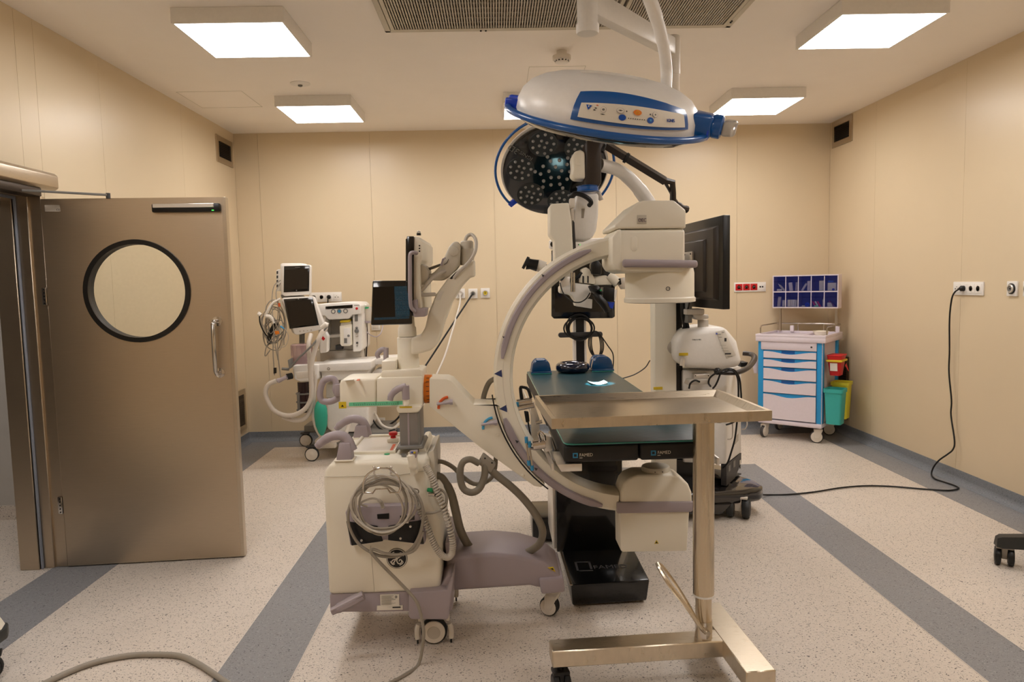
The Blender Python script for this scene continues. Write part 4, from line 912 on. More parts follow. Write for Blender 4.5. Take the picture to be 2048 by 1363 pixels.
rings = [[(x, y, tz-dz) for x, y in inset(0)], [(x, y, tz) for x, y in inset(0)], [(x, y, tz) for x, y in inset(.014)], [(x, y, tz-.024) for x, y in inset(.034)], [(x, y, tz-.03) for x, y in inset(.036)], [(x, y, tz-dz+.002) for x, y in inset(.002)]]
b = B(MM); 
trb = B(MM).loft(rings[:4], cap=False); 
trb.add([(x, y, tz-.024) for x, y in inset(.034)], [(0, 1, 2, 3)]); trb.add([(x, y, tz-dz) for x, y in inset(0)], [(3, 2, 1, 0)])
tray = trb.build('tray', 'steel_tray', ms, smooth=20)
B(MM).box(-.05, .05, -.09, .09, tz-dz-.012, tz-dz-.0005, .003).build('tray_bracket', 'steel', ms)
pst = B(MM).cyl((0, 0, .36), (0, 0, tz-dz-.006), .0405, 32).build('outer_tube', 'steel_tube', ms)
B(MM).cyl((0, 0, .353), (0, 0, .361), .041, 32).build('guide_ring', 'white', ms)
B(MM).cyl((0, 0, .185), (0, 0, .36), .031, 28).build('inner_tube', 'steel_tube', ms)
B(MM).cyl((0, 0, .186), (0, 0, .255), .033, 28).build('tube_sleeve', 'chrome', ms)
bm_ = B(MM).box(-.605, .07, -.045, .05, .12, .186, .004, 1).build('base_beam', 'steel_tray', ms)
B(MM).prism([(.06, -.27, .12), (.17, -.27, .12), (.17, -.27, .188), (.06, -.27, .188)], (0, .55, 0), .004, 1).build('cross_beam', 'steel_tray', ms)
for x, y in ((-.57, -.0), (.115, -.235), (.115, .245)):
    p = MM @ Vector((x, y, 0)); caster(ms, p.x, p.y, .122, .04, yaw=math.radians(100), width=.045, fork='black', tyre='rubber', hub='dark_grey', twin=True, offset=.012)
lv = B(MM); lv.tube([(-.005, -.04, .222), (-.03, -.05, .25), (-.085, -.045, .335), (-.14, -.02, .41), (-.165, .02, .455), (-.17, .05, .47)], [.008, .008, .008, .009, .009, .008], 8, sub=4); lv.build('height_lever', 'steel_tray', ms)
lv = B(MM); lv.tube([(-.005, -.04, .222), (-.03, -.028, .255), (-.075, -.0, .345), (-.125, .02, .425), (-.155, .045, .465), (-.17, .05, .47)], .006, 8, sub=4); lv.build('height_lever', 'steel_tray', ms)
B(MM).cyl((0, -.052, .222), (0, -.03, .222), .009, 10).build('lever_pivot', 'chrome', ms)
kb = B(MM); kb.cyl((.035, 0, tz-dz-.03), (.075, 0, tz-dz-.03), .008, 8); kb.lathe([(.012, 0), (.022, .006), (.02, .016), (.01, .02)], (.06, 0, tz-dz-.05), (0, 0, 1), 8); kb.build('locking_knob', 'black', ms)
# ================================================================ surgical lights hung from the ceiling
CXc, CYc = .43, 3.2
def shell_fn(T, R, prof):
    hs = [p[1] for p in prof]
    def at(az, h, off=0.):
        for (r0, h0), (r1, h1) in zip(prof[:-1], prof[1:]):
            if h <= h1: f = (h-h0)/(h1-h0) if h1 > h0 else 0; r = r0+(r1-r0)*f; n = Vector((h1-h0, 0, r0-r1)).normalized(); break
        else: r = prof[-1][0]; n = Vector((0, 0, 1))
        c, s_ = math.cos(az), math.sin(az)
        return T @ Vector(((r+n.x*off)*c, (r+n.x*off)*s_, h+n.z*off))
    return at
def patch(at, az0, az1, low, high, off, name, m, par, n=16, thick=.004):
    """a plate lying on the curved shell: low/high give its lower and upper height by position 0..1"""
    ro, rows = [], []
    for k in range(n+1):
        f = k/n; az = az0+(az1-az0)*f
        ro.append([at(az, low(f)+(high(f)-low(f))*j/4, off) for j in range(5)]); rows.append([at(az, low(f)+(high(f)-low(f))*j/4, off-thick) for j in range(5)])
    b = B(); vs = [p for r in ro for p in r] + [p for r in rows for p in r]; fs = []; N = (n+1)*5
    for k in range(n):
        for j in range(4):
            a = k*5+j; fs += [(a, a+5, a+6, a+1), (N+a, N+a+1, N+a+6, N+a+5)]
    for k in range(n): fs += [(k*5, N+k*5, N+k*5+5, k*5+5), (k*5+4, k*5+9, N+k*5+9, N+k*5+4)]
    for j in range(4): fs += [(j, j+1, N+j+1, N+j), (n*5+j, N+n*5+j, N+n*5+j+1, n*5+j+1)]
    return b.add(vs, fs).build(name, m, par, smooth=50)
# ---- near lamp head
c1 = PY(1213, 235, 2.45)
L1T = Matrix.Translation(c1) @ Matrix.Rotation(math.radians(8.0), 4, 'Y') @ Matrix.Rotation(math.radians(21.5), 4, 'X') @ Matrix.Diagonal((.957, .957, .9, 1))
R1 = .322
la = thing('surgical_lamp', 'white surgical lamp head with blue rail and control panel, seen from its top', 'surgical lamp', c1)
prof1 = [(R1*.985, -.012), (R1, .0), (R1*.99, .035), (R1*.95, .07), (R1*.87, .1), (R1*.74, .124), (R1*.58, .14), (R1*.42, .148), (R1*.36, .149)]
sh = B(L1T).lathe(prof1 + [(R1*.34, .142), (R1*.05, .14)], (0, 0, 0), (0, 0, 1), 64).build('shell', 'white', la)
B(L1T).lathe([(R1*.6, -.045), (R1*.92, -.041), (R1*.985, -.026), (R1*.985, -.011), (R1*.6, -.011)], (0, 0, 0), (0, 0, 1), 64).build('light_face', 'black_gloss', la)
B(L1T).lathe([(.012, -.045), (.012, -.028), (.02, -.027)], (.03, -.26, 0), (0, 0, 1), 12).build('status_knob', 'alu', la)
at1 = shell_fn(L1T, R1, prof1)
def rail(az0, az1, T, R, par, name, m, h=-.004, r=.0125, n=24):
    return B(T).tube([(R*math.cos(az0+(az1-az0)*k/n), R*math.sin(az0+(az1-az0)*k/n), h) for k in range(n+1)], r, 10).build(name, m, par)
D = math.radians
rail(D(180), D(337), L1T, R1+.028, la, 'grip_rail', 'blue_lamp'); rail(D(15), D(165), L1T, R1+.028, la, 'grip_rail', 'blue_lamp')
for a in (180, 337, 15, 165):
    T2 = L1T @ Matrix.Rotation(D(a), 4, 'Z')
    B(T2).prism([(R1-.02, -.028, -.012), (R1+.04, -.014, -.014), (R1+.04, .014, -.014), (R1-.02, .028, -.012)], (0, 0, .04), .006).build('rail_bracket', 'blue_bright', la)
# control panel on the front of the shell
AZ0, AZ1 = D(-90-27), D(-90+48)
patch(at1, AZ0, AZ1, lambda f: .022+.004*f, lambda f: .05+.074*math.sin(math.pi*min(1, .2+f*.66))**.6*(1-.25*f), .006, 'panel_bezel', 'blue_lamp', la, 24)
patch(at1, AZ0+D(4), AZ1-D(4), lambda f: .034+.0*f, lambda f: .06+.03*math.sin(math.pi*(.15+.7*f))*(1-.3*f), .008, 'panel_face', 'label_white', la, 24)
def glyph(azd, h, r, m, name, n=14, az_stretch=1., lift=.0088):
    p = at1(D(-90+azd), h, lift); e = .004
    u = (at1(D(-90+azd+1), h, lift)-p).normalized(); v = (at1(D(-90+azd), h+e, lift)-p).normalized()
    nrm = u.cross(v).normalized(); ph = -math.pi/2 if n == 3 else 0
    b = B(); b.prism([p+u*r*az_stretch*math.cos(t+ph)+v*r*math.sin(t+ph) for t in [2*math.pi*k/n for k in range(n)]], nrm*.0008)
    return b.build(name, m, la)
glyph(-18, .068, .0105, 'blue', 'panel_warning', 3); glyph(-18, .069, .003, 'label_white', 'panel_symbol', 6, .6, .0098)
glyph(-9.5, .066, .0088, 'mauve_light', 'panel_key'); glyph(-9.5, .066, .0078, 'label_white', 'panel_key', 14, 1., .0094); glyph(-9.5, .066, .0035, 'mid_grey', 'panel_symbol', 6, 1.3, .01); glyph(-9.5, .052, .0014, 'tag_print', 'panel_symbol', 4, 5.)
for k in range(3): glyph(-13.4-.5*k, .073-.006*k, .0018, 'orange_red' if k < 1 else 'tag_print', 'panel_symbol', 4, 2.4)
glyph(0, .07, .009, 'mauve_light', 'panel_key', 14, 1.3); glyph(0, .07, .008, 'label_white', 'panel_key', 14, 1.3, .0094); glyph(0, .07, .002, 'tag_print', 'panel_symbol', 4, 3.5, .01); glyph(3.6, .07, .0022, 'tag_print', 'panel_symbol', 8)
glyph(10, .07, .009, 'orange', 'power_key', 14, 1.45); glyph(10, .07, .0055, 'yellow', 'panel_symbol', 14, 1., .0096); glyph(10, .07, .004, 'orange', 'panel_symbol', 14, 1., .0102)
glyph(1.5, .05, .009, 'blue', 'dimmer_key', 14, 1.25); glyph(18, .05, .009, 'blue', 'dimmer_key', 14, 1.25); glyph(18, .05, .0035, 'blue_light', 'panel_symbol', 14, 1., .0096)
for k in range(8): glyph(5+k*1.32, .05, .0016, 'tag_print', 'dimmer_dot', 6)
glyph(21, .068, .009, 'mauve_light', 'panel_key'); glyph(21, .068, .008, 'label_white', 'panel_key', 14, 1., .0094); glyph(21, .068, .003, 'mid_grey', 'panel_symbol', 5, 1., .01); glyph(17.8, .068, .0022, 'tag_print', 'panel_symbol', 8)
p = at1(D(-90+29), .048, .009); u = (at1(D(-90+31), .048, .009)-p).normalized(); v = (at1(D(-90+29), .054, .009)-p).normalized()
letters('IGNIS', p, u, v, .014, 'blue', la, 'panel_lettering', width=.03)
# yoke end with blue collar and clear cover at the right
T2 = L1T @ Matrix.Rotation(D(-18), 4, 'Z')
B(T2).prism([(R1*.9, -.075, -.012), (R1+.045, -.04, -.012), (R1+.045, .04, -.012), (R1*.9, .075, -.012)], (0, 0, .085), .015, 3).build('yoke_collar', 'blue_lamp', la)
B(T2).lathe([(.038, 0), (.042, .008), (.042, .03), (.034, .036)], (R1+.04, 0, .034), (1, 0, 0), 24).build('yoke_joint', 'blue_lamp', la)
B(T2).prism([(R1+.075, -.034, .005), (R1+.122, -.024, .01), (R1+.122, .024, .01), (R1+.075, .034, .005)], (0, 0, .056), .012, 3).build('handle_cover', 'plastic_clear', la)
B(T2).cyl((R1+.07, 0, .033), (R1+.105, 0, .033), .018, 16).build('handle_core', 'off_white', la)
# curved carrying arm of the near head up to the ceiling column
p0 = L1T @ Vector((.2, .04, .085))
arm_pts = [p0, PY(1333, 150, 2.5), PY(1330, 110, 2.48), PY(1320, 60, 2.46), PY(1302, 5, 2.44), PY(1272, -70, 2.44), PY(1225, -150, 2.48), Vector((.46, 2.72, 2.99)), Vector((CXc+.02, CYc-.06, 2.99))]
B().tube(arm_pts, [.022, .02, .02, .021, .023, .025, .028, .032, .034], 12, sub=6).build('carrying_arm', 'white', la)
B().lathe([(.05, 2.955), (.052, 2.96), (.052, 3.03), (.05, 3.035)], (CXc, CYc, 0), (0, 0, 1), 28).build('arm_hub', 'white', la)
B(L1T).lathe([(.03, .0), (.034, .004), (.03, .02)], (.2, .04, .083), (0, 0, 1), 20).build('arm_foot', 'white', la)
# ---- far lamp head with its double arm and the ceiling column
c2 = PY(1110, 343, 4.85)
lb_ = thing('surgical_lamp', 'surgical lamp with round black lens face and blue grip rails on a double arm', 'surgical lamp', c2)
B().cyl((CXc, CYc, 2.67), (CXc, CYc, 2.952), .045, 28).build('ceiling_column', 'white', lb_)
B().cyl((CXc, CYc, 3.036), (CXc, CYc, H-.03), .045, 28).build('ceiling_column', 'white', lb_)
B().lathe([(.046, 2.662), (.05, 2.668), (.05, 2.7)], (CXc, CYc, 0), (0, 0, 1), 28).build('column_cap', 'white', lb_)
B().cyl((CXc, CYc, H-.05), (CXc, CYc, H-.028), .12, 28).build('ceiling_rose', 'white', lb_)
e1 = PZ(1356, 100, 2.77); a0_ = Vector((CXc, CYc, 2.82))
dirv = (e1-a0_); dirv.z = 0; L_ = dirv.length; dirv.normalize(); sd_ = Vector((-dirv.y, dirv.x, 0))
b = B(); zc0, zc1 = 2.80, 2.775
b.prism([a0_+dirv*.03+V(0, 0, -.055), a0_+dirv*.03+V(0, 0, .055), a0_+dirv*(L_-.02)+V(0, 0, .01), a0_+dirv*(L_-.02)+V(0, 0, -.075)], sd_*.06, .008)
b.build('extension_arm', 'white', lb_)
jx = a0_+dirv*L_+sd_*.03
B().lathe([(.03, 2.50), (.034, 2.505), (.034, 2.64), (.035, 2.642), (.035, 2.648), (.038, 2.65), (.038, 2.84), (.034, 2.846)], (jx.x, jx.y, 0), (0, 0, 1), 24).build('arm_joint', 'off_white', lb_)
top2 = PY(1128, 165, 4.85); jb = Vector((jx.x, jx.y, 2.55))
hub2 = Vector((top2.x, top2.y+.02, PY(1128, 146, 4.87).z-.05))
B().tube([jb, jb.lerp(hub2, .3)+V(0, .03, -.02), jb.lerp(hub2, .7)+V(0, .04, -.03), hub2], [.034, .032, .03, .034], 12, sub=5).build('spring_arm', 'white', lb_)
B().lathe([(.035, -.1), (.04, -.09), (.042, .03), (.03, .045), (.015, .05)], hub2, (0, 0, 1), 22).build('spring_arm_knuckle', 'cream_grey', lb_)
nrm = Vector((.02, -math.cos(D(42)), -math.sin(D(42)))).normalized()
zax = nrm; xax = Vector((1, 0, 0)); xax = (xax - zax*xax.dot(zax)).normalized(); yax = zax.cross(xax)
L2T = Matrix((xax, yax, zax)).transposed().to_4x4(); L2T.translation = c2
R2 = .35
fc_ = B(L2T).lathe([(R2*.2, -.03), (R2*.94, -.03), (R2, -.012), (R2, 0), (R2*.97, .008), (R2*.3, .012), (R2*.02, .012)], (0, 0, 0), (0, 0, 1), 64).build('lens_face', 'black_gloss', lb_)
B(L2T).lathe([(R2*1.04, -.02), (R2*1.02, -.045), (R2*.9, -.085), (R2*.6, -.12), (R2*.1, -.125)], (0, 0, 0), (0, 0, 1), 48).build('back_shell', 'white', lb_)
rail(D(95), D(222), L2T, R2+.05, lb_, 'grip_rail', 'blue_lamp', -.02, .009); rail(D(-55), D(62), L2T, R2+.05, lb_, 'grip_rail', 'blue_lamp', -.02, .009)
for a in (95, 222, -55, 62):
    T3 = L2T @ Matrix.Rotation(D(a), 4, 'Z'); B(T3).box(R2-.01, R2+.062, -.018, .018, -.034, -.006, .006).build('rail_bracket', 'blue_bright', lb_)
B().tube([hub2-V(0, 0, .08), L2T @ Vector((-.02, .38, -.14)), L2T @ Vector((-.0, .2, -.17)), L2T @ Vector((0, 0, -.12))], [.026, .024, .024, .03], 10, sub=5).build('yoke', 'white', lb_)
def lens_ring(px_, py_, rad, cnt, name_r, ring_r=None):
    pod = B(L2T).lathe([(rad, .0095), (rad*.98, .0135), (rad*.05, .0135)], (px_, py_, 0), (0, 0, 1), 28).build('lens_pod', 'charcoal', lb_)
    b = B(L2T)
    for k in range(cnt):
        if k < 4: rr_, t = rad*.28, k*math.pi/2+.4
        else: rr_, t = rad*.74, (k-4)*2*math.pi/(cnt-4)
        b.lathe([(name_r, .012), (name_r*.9, .018), (name_r*.5, .023), (name_r*.1, .0245)], (px_+rr_*math.cos(t), py_+rr_*math.sin(t), 0), (0, 0, 1), 10)
    b.build('pod_lenses', 'lens', pod, kind='stuff')
for a in (112, 172, 226, 282, 52): lens_ring(.235*math.cos(D(a)), .235*math.sin(D(a)), .094, 13, .011)
n = 0
for rr_, cnt in ((.045, 5), (.098, 10), (.136, 6)):
    for k in range(cnt):
        t = 2*math.pi*k/cnt+rr_*7
        B(L2T).lathe([(.0125, .011), (.0115, .019), (.0065, .025), (.001, .0265)], (rr_*math.cos(t), rr_*math.sin(t), 0), (0, 0, 1), 12).build('lens', 'lens', fc_)
th = D(36); xd_ = L2T.to_3x3() @ Vector((-math.cos(th), math.sin(th), 0)); up_ = L2T.to_3x3() @ Vector((-math.sin(th), -math.cos(th), 0))
letters('IGNIS', L2T @ Vector((-.15, .115, .0122)), xd_, up_, .034, 'mid_grey', fc_, 'face_lettering', width=.095)
letters('3D', L2T @ Vector((-.235, .178, .0122)), xd_, up_, .06, 'mid_grey', fc_, 'face_lettering', width=.075)
# ================================================================ surgical microscope on its floor stand
sc = thing('surgical_microscope', 'white surgical microscope on a floor stand with long arms over the table', 'microscope', (1.35, 4.9, 0))
# foot, wrapped in dark film
plan = [PZ(1523, 983, .14), PZ(1518, 999, .14), PZ(1500, 1005, .14), PZ(1440, 1012, .14), PZ(1385, 1020, .14)]
plan = [(1.73, 4.6), (1.775, 4.66), (1.775, 4.78), (1.71, 4.92), (1.66, 5.25), (1.05, 5.25), (.98, 5.1), (.98, 4.66), (1.02, 4.56), (1.1, 4.52), (1.6, 4.55)]
ft_ = B().prism([(x, y, .098) for x, y in plan], (0, 0, .092), .025, 3).build('foot', 'film_wrap', sc)
B().loft([[(1.05, 4.6, .17), (1.62, 4.62, .17), (1.6, 5.15, .17), (1.05, 5.15, .17)], [(1.1, 4.68, .2), (1.56, 4.7, .2), (1.5, 5.1, .2), (1.1, 5.1, .2)], [(1.14, 4.76, .25), (1.48, 4.76, .25), (1.45, 5.05, .25), (1.14, 5.05, .25)]]).build('foot_hump', 'film_wrap', ft_, smooth=60)
B().prism([(1.03, 4.53, .11), (1.52, 4.53, .11), (1.45, 4.53, .04), (1.05, 4.53, .05)], (0, .6, 0), .01).build('foot_skirt', 'film_wrap', ft_)
for x, y, a in ((1.585, 4.6, 65), (1.6, 5.17, 30), (1.1, 5.17, 150), (1.07, 4.58, 200)): caster(sc, x, y, .145, .066, yaw=math.radians(a), width=.1, fork='off_white', tyre='charcoal', hub='dark_grey', twin=True, offset=.015)
bx(1.16, 1.46, 4.74, 5.06, .22, .36, 'stand_plinth', 'black', sc, .01)
# cabinet
def planpoly(l): return [PY(x, 800, Y) for x, Y in l]
cp_ = [PY(1366, 800, 4.72), PY(1453, 800, 4.64), PY(1483, 800, 4.95), Vector((1.45, 5.2, 0)), Vector((1.26, 5.1, 0))]
cab = B().prism([(p.x, p.y, .345) for p in cp_], (0, 0, .63), .012).build('cabinet', 'white', sc)
B().prism([(p.x, p.y, .185 if k in (2, 3) else .24) for k, p in enumerate(cp_)][1:4] + [(1.3, 5.0, .2)], (0, 0, .01)).build('cabinet_floor', 'dark_grey', cab)
P1, P2 = cp_[1], cp_[2]
B().prism([(P1.x, P1.y-.002, .343), (P2.x, P2.y, .343), (P2.x, P2.y, .27), (P1.x+(P2.x-P1.x)*.55, P1.y+(P2.y-P1.y)*.55, .2), (P1.x, P1.y-.002, .2)], (-.03, .02, 0)).build('lower_panel', 'dark_grey', cab)
for f, z0, z1, m_ in ((.1, .285, .325, 'mid_grey'), (.42, .285, .33, 'mid_grey'), (.86, .27, .3, 'label_white'), (.86, .24, .262, 'black')):
    p = P1.lerp(P2, f); d = (P2-P1).normalized(); n_ = Vector((d.y, -d.x, 0)); q0 = p+n_*.002
    B().prism([(q0.x, q0.y, z0), (q0.x+d.x*.05*(1 if f < .8 else .5), q0.y+d.y*.05*(1 if f < .8 else .5), z0), (q0.x+d.x*.05*(1 if f < .8 else .5), q0.y+d.y*.05*(1 if f < .8 else .5), z1), (q0.x, q0.y, z1)], n_*.002).build('panel_label', m_, cab)
for yb, f in ((.47, .52),): 
    p = P1.lerp(P2, f); n_ = Vector(((P2-P1).normalized().y, -(P2-P1).normalized().x, 0)); q0 = p+n_*.002; d = (P2-P1).normalized()
    B().prism([(q0.x, q0.y, .44), (q0.x+d.x*.09, q0.y+d.y*.09, .45), (q0.x+d.x*.09, q0.y+d.y*.09, .5), (q0.x, q0.y, .49)], n_*.0015).build('rating_label', 'cable_light', cab)
hose(pxy([(1455, 878, 4.6), (1462, 877, 4.6), (1465, 870, 4.6), (1465, 845, 4.6), (1464, 838, 4.62)]), .004, 'cabinet_hook', 'cable_light', cab)
hose(pxy([(1484, 858, 4.9), (1490, 857, 4.88), (1494, 850, 4.88), (1494, 842, 4.9)]), .004, 'cabinet_hook', 'cable_light', cab)
# rounded head of the cabinet with its control panel
hdc = sil([(1353, 707), (1353, 685), (1360, 668), (1376, 659), (1420, 654), (1452, 653), (1476, 682), (1485, 718), (1485, 734), (1440, 739), (1370, 736), (1357, 722)], 4.57, 4.98, 'control_head', 'white', sc, .045, 4)
pnl = B().prism(px([(1432, 663), (1449, 659), (1472, 710), (1453.5, 717)], 4.566), (0, .01, 0), .001).build('control_panel', 'label_white', hdc)
for (x, y, w_, h_, m_) in ((1451, 679, 4, 7, 'tag_print'), (1438, 668, 7, 1, 'mid_grey'), (1441, 674, 6, 1, 'mid_grey'), (1446, 690, 12, 1, 'cable_light'), (1449, 696, 12, 1, 'cable_light'), (1451, 701, 12, 1, 'cable_light'), (1456, 707, 12, 3, 'tag_print'), (1460, 712, 10, 1, 'mid_grey'), (1446, 664, 5, 1, 'mid_grey')):
    a = PY(x-w_/2, y+h_/2, 4.563); c_ = PY(x+w_/2, y-h_/2, 4.563); B().box(a.x, c_.x, 4.5625, 4.5655, a.z, c_.z).build('panel_print', m_, hdc)
bl = PY(1433, 667, 4.562); B().box(bl.x-.004, bl.x+.006, 4.561, 4.5645, bl.z-.003, bl.z+.003).build('panel_light', 'blue_bright', hdc)
p = PY(1384, 680.5, 4.5685); letters('T PAU-U MR1', p, (1, 0, 0), (0, 0, 1), .013, 'tag_print', hdc, 'head_lettering', width=PY(1402, 680, 4.57).x-p.x)
a, c_ = PY(1358, 711, 4.568), PY(1376, 705, 4.568); B().box(a.x, c_.x, 4.566, 4.572, a.z, c_.z).build('yellow_label', 'yellow', hdc)
vk = B(); vk.cyl(PY(1368, 715, 4.575), PY(1366, 716, 4.52), .012, 14); vk.cyl(PY(1366, 716, 4.53), PY(1364, 731, 4.53), .0125, 14, .016); vk.build('valve_knob', 'alu', hdc)
j0 = PY(1336, 693, 4.78); j1 = PY(1356, 693, 4.78)
B().lathe([(.06, -.02), (.072, 0), (.075, (j1-j0).x+.01)], j0, (1, 0, 0), 28).build('head_joint', 'cable_light', hdc)
bp_ = sil([(1389, 748), (1419, 747), (1421, 757), (1387, 758)], 4.60, 4.66, 'bracket_plate', 'alu', cab, .002)
for x in (1391, 1417): B().cyl(PY(x, 751, 4.598), PY(x, 751, 4.602), .004, 8).build('bracket_screw', 'black', cab)
sil([(1380, 760), (1420, 758), (1420, 768), (1376, 770)], 4.56, 4.66, 'bracket_shelf', 'cable_light', cab, .004)
# push handle and hanging leads
hl = B(); hl.tube(pxy([(1436, 743, 4.5), (1455, 745, 4.5), (1476, 744, 4.52), (1494, 736, 4.6), (1505, 725, 4.75), (1509, 714, 4.85), (1502, 708, 4.92), (1486, 706, 4.95)]), .02, 10, sub=5, flat=.8); hl.build('push_handle', 'brown_black', sc)
B().ball(PY(1435, 742, 4.5), .024, 14, 8).build('handle_knob', 'black', sc)
sil([(1482, 724), (1497, 724), (1492, 733), (1482, 734)], 4.7, 4.8, 'handle_mount', 'black', sc, .004)
for l in ([(1421, 772, 4.55), (1417, 765, 4.5), (1420, 755, 4.48), (1430, 747, 4.47), (1440, 744, 4.47), (1437, 757, 4.48), (1431, 770, 4.52), (1426, 776, 4.56)],
          [(1438, 744, 4.47), (1455, 737, 4.47), (1470, 741, 4.47), (1479, 757, 4.48), (1482, 785, 4.5), (1483, 815, 4.52)],
          [(1440, 748, 4.47), (1462, 740, 4.46), (1474, 752, 4.47), (1477, 780, 4.5), (1475, 830, 4.53), (1470, 875, 4.56), (1462, 905, 4.57), (1455, 925, 4.59), (1446, 935, 4.62)],
          [(1378, 776, 4.55), (1381, 766, 4.53), (1390, 760, 4.53), (1399, 763, 4.56)], [(1452, 849, 4.58), (1462, 846, 4.58), (1478, 838, 4.56)]):
    hose(pxy(l), .006, 'lead', 'cable_black', sc)
# upright
ux0, ux1 = PY(1306, 700, 4.78).x, PY(1349, 700, 4.78).x
colz = bx(ux0, ux1, 4.72, 4.87, .2, 1.62, 'upright', 'cream', sc, .012)
a = PY(1307, 779, 4.718); c_ = PY(1325, 773, 4.718); B().box(a.x, c_.x, 4.7165, 4.72, a.z, c_.z).build('yellow_label', 'yellow', colz)
bx(ux1+.002, ux1+.05, 4.76, 4.83, .25, 1.6, 'cable_duct', 'black', colz, .004)
hose(pxy([(1365, 600, 4.65), (1366, 630, 4.65), (1370, 650, 4.68), (1366, 668, 4.72)]), .016, 'cable_bundle', 'cable_black', colz); hose(pxy([(1366, 632, 4.66), (1374, 645, 4.66), (1378, 660, 4.7)]), .009, 'cable_bundle', 'cable_black', colz)
# large display on its own pivot, seen from behind
b0, b1 = Vector((1.372, 4.2, 0)), Vector((1.30, 5.12, 0)); d = (b1-b0).normalized(); nb = Vector((-d.y, d.x, 0))   # nb points to -x (its back)
def slab(f0, f1, z0, z1, t0, t1, name, m_, par, r=.004, shrink=1.):
    q = [b0+d*f0, b0+d*f1]; t_ = nb
    pts_ = [q[0]+t_*t0+V(0, 0, z0), q[1]+t_*t0+V(0, 0, z0), q[1]+t_*t0+V(0, 0, z1), q[0]+t_*t0+V(0, 0, z1)]
    return B().prism(pts_, nb*(t1-t0), r, taper=shrink).build(name, m_, par)
W_ = (b1-b0).length
dp = slab(0, W_, 1.4, 1.955, -.02, .025, 'display', 'black', sc, .004)
slab(.012, W_-.012, 1.412, 1.943, -.022, -.019, 'display_glass', 'screen', dp, 0)
slab(.06, W_-.06, 1.45, 1.9, .024, .05, 'display_back', 'brown_black', dp, .004, .93)
slab(.2, W_-.2, 1.5, 1.83, .048, .066, 'electronics_cover', 'brown_black', dp, .004, .95)
slab(.36, .5, 1.69, 1.76, .066, .085, 'mount_plate', 'alu', dp, .003)
for f in (.375, .485): 
    q = b0+d*f+nb*.085+V(0, 0, 1.745); B().ball(q, .006, 8, 6).build('mount_screw', 'black', dp)
slab(.39, .46, 1.3, 1.7, .07, .1, 'mount_arm', 'mid_grey', dp, .004)
hose([b0+d*.36+nb*.08+V(0, 0, 1.55), b0+d*.33+nb*.11+V(0, 0, 1.5), b0+d*.36+nb*.1+V(0, 0, 1.43), b0+d*.42+nb*.1+V(0, 0, 1.36)], .006, 'display_lead', 'cable_black', dp)
bx(PY(1368, 622, 4.62).x, PY(1404, 622, 4.62).x, 4.56, 4.68, PY(1390, 628, 4.62).z, PY(1390, 617, 4.62).z, 'pivot_arm', 'cable_light', dp, .006)
sil([(1386, 627), (1418, 629), (1418, 637), (1396, 640), (1386, 633)], 4.57, 4.68, 'pivot_arm', 'cable_light', dp, .008)
q = PY(1406, 660, 4.66); B().lathe([(.036, 0), (.036, .045), (.035, .046), (.035, .09)], q-V(0, 0, .02), (0, 0, 1), 20).build('pivot_post', 'cable_light', dp)
# arms
ar = B().tube(pxy([(1328, 560, 4.79), (1326, 490, 4.76), (1312, 435, 4.7), (1289, 393, 4.64), (1262, 360, 4.56), (1234, 339, 4.5), (1200, 330, 4.44)]), [.06, .058, .052, .046, .042, .04, .04], 14, sub=6).build('main_arm', 'white', sc)
hs = sil([(1171, 284), (1178, 278), (1200, 279), (1208, 284), (1203, 298), (1203, 366), (1197, 373), (1170, 372)], 4.3, 4.46, 'arm_head', 'brown_black', sc, .012)
kn = sil([(1143, 314), (1150, 302), (1162, 299), (1170, 304), (1171, 358), (1150, 358), (1142, 350), (1145, 337)], 4.3, 4.42, 'arm_knuckle', 'cream', sc, .016, 3)
sil([(1151, 309), (1162, 309), (1162, 330), (1151, 330)], 4.297, 4.305, 'knuckle_plate', 'cream', kn, .002)
q = PY(1175.5, 384, 4.345); B().lathe([(.062, 0), (.07, .003), (.064, .01), (.064, .028), (.07, .034), (.06, .037)], q, (0, 0, 1), 32).build('blue_ring', 'blue_light' if False else 'blue_lamp', sc)
lowb = sil([(1156, 385), (1198, 385), (1197, 430), (1193, 460), (1184, 477), (1172, 481), (1150, 481), (1142, 478), (1146, 430), (1152, 395)], 4.3, 4.46, 'optic_carrier', 'white', sc, .02, 3)
sil([(1163, 417), (1169.5, 417), (1167.5, 436), (1163, 436)], 4.297, 4.302, 'carrier_label', 'cable_grey', lowb)
for l in ([(1140, 393, 4.27), (1150, 387, 4.25), (1165, 390, 4.24), (1178, 398, 4.24), (1182, 405, 4.25), (1178, 411, 4.27)],): hose(pxy(l), .014, 'corrugated_cable', 'cable_black', sc, 6, 8)
B().cyl(PY(1196, 383, 4.44), PY(1203, 400, 4.44), .014, 12).build('side_knob', 'cable_light', lowb)
larm = sil([(1099, 412), (1103, 407), (1138, 405), (1143, 440), (1146, 490), (1146, 556), (1110, 556), (1109, 480), (1099, 468)], 4.2, 4.36, 'front_arm', 'cream', sc, .014, 3)
sil([(1140, 396), (1150, 396), (1150, 414), (1139, 417)], 4.24, 4.3, 'arm_link', 'off_white', larm, .003); sil([(1141, 416), (1147, 416), (1150, 470), (1143, 470)], 4.26, 4.3, 'arm_link', 'off_white', larm, .003)
sil([(1146, 440), (1149, 445), (1152, 500), (1148, 560), (1146, 560)], 4.24, 4.32, 'arm_rail', 'dark_grey', larm)
sil([(1121, 548), (1140, 548), (1140, 585), (1120, 584)], 4.2, 4.26, 'balance_plate', 'alu', larm, .002)
for x in (1143, 1148): B().cyl(PY(x, 545, 4.2), PY(x, 583, 4.2), .007, 10).build('balance_rod', 'chrome', larm)
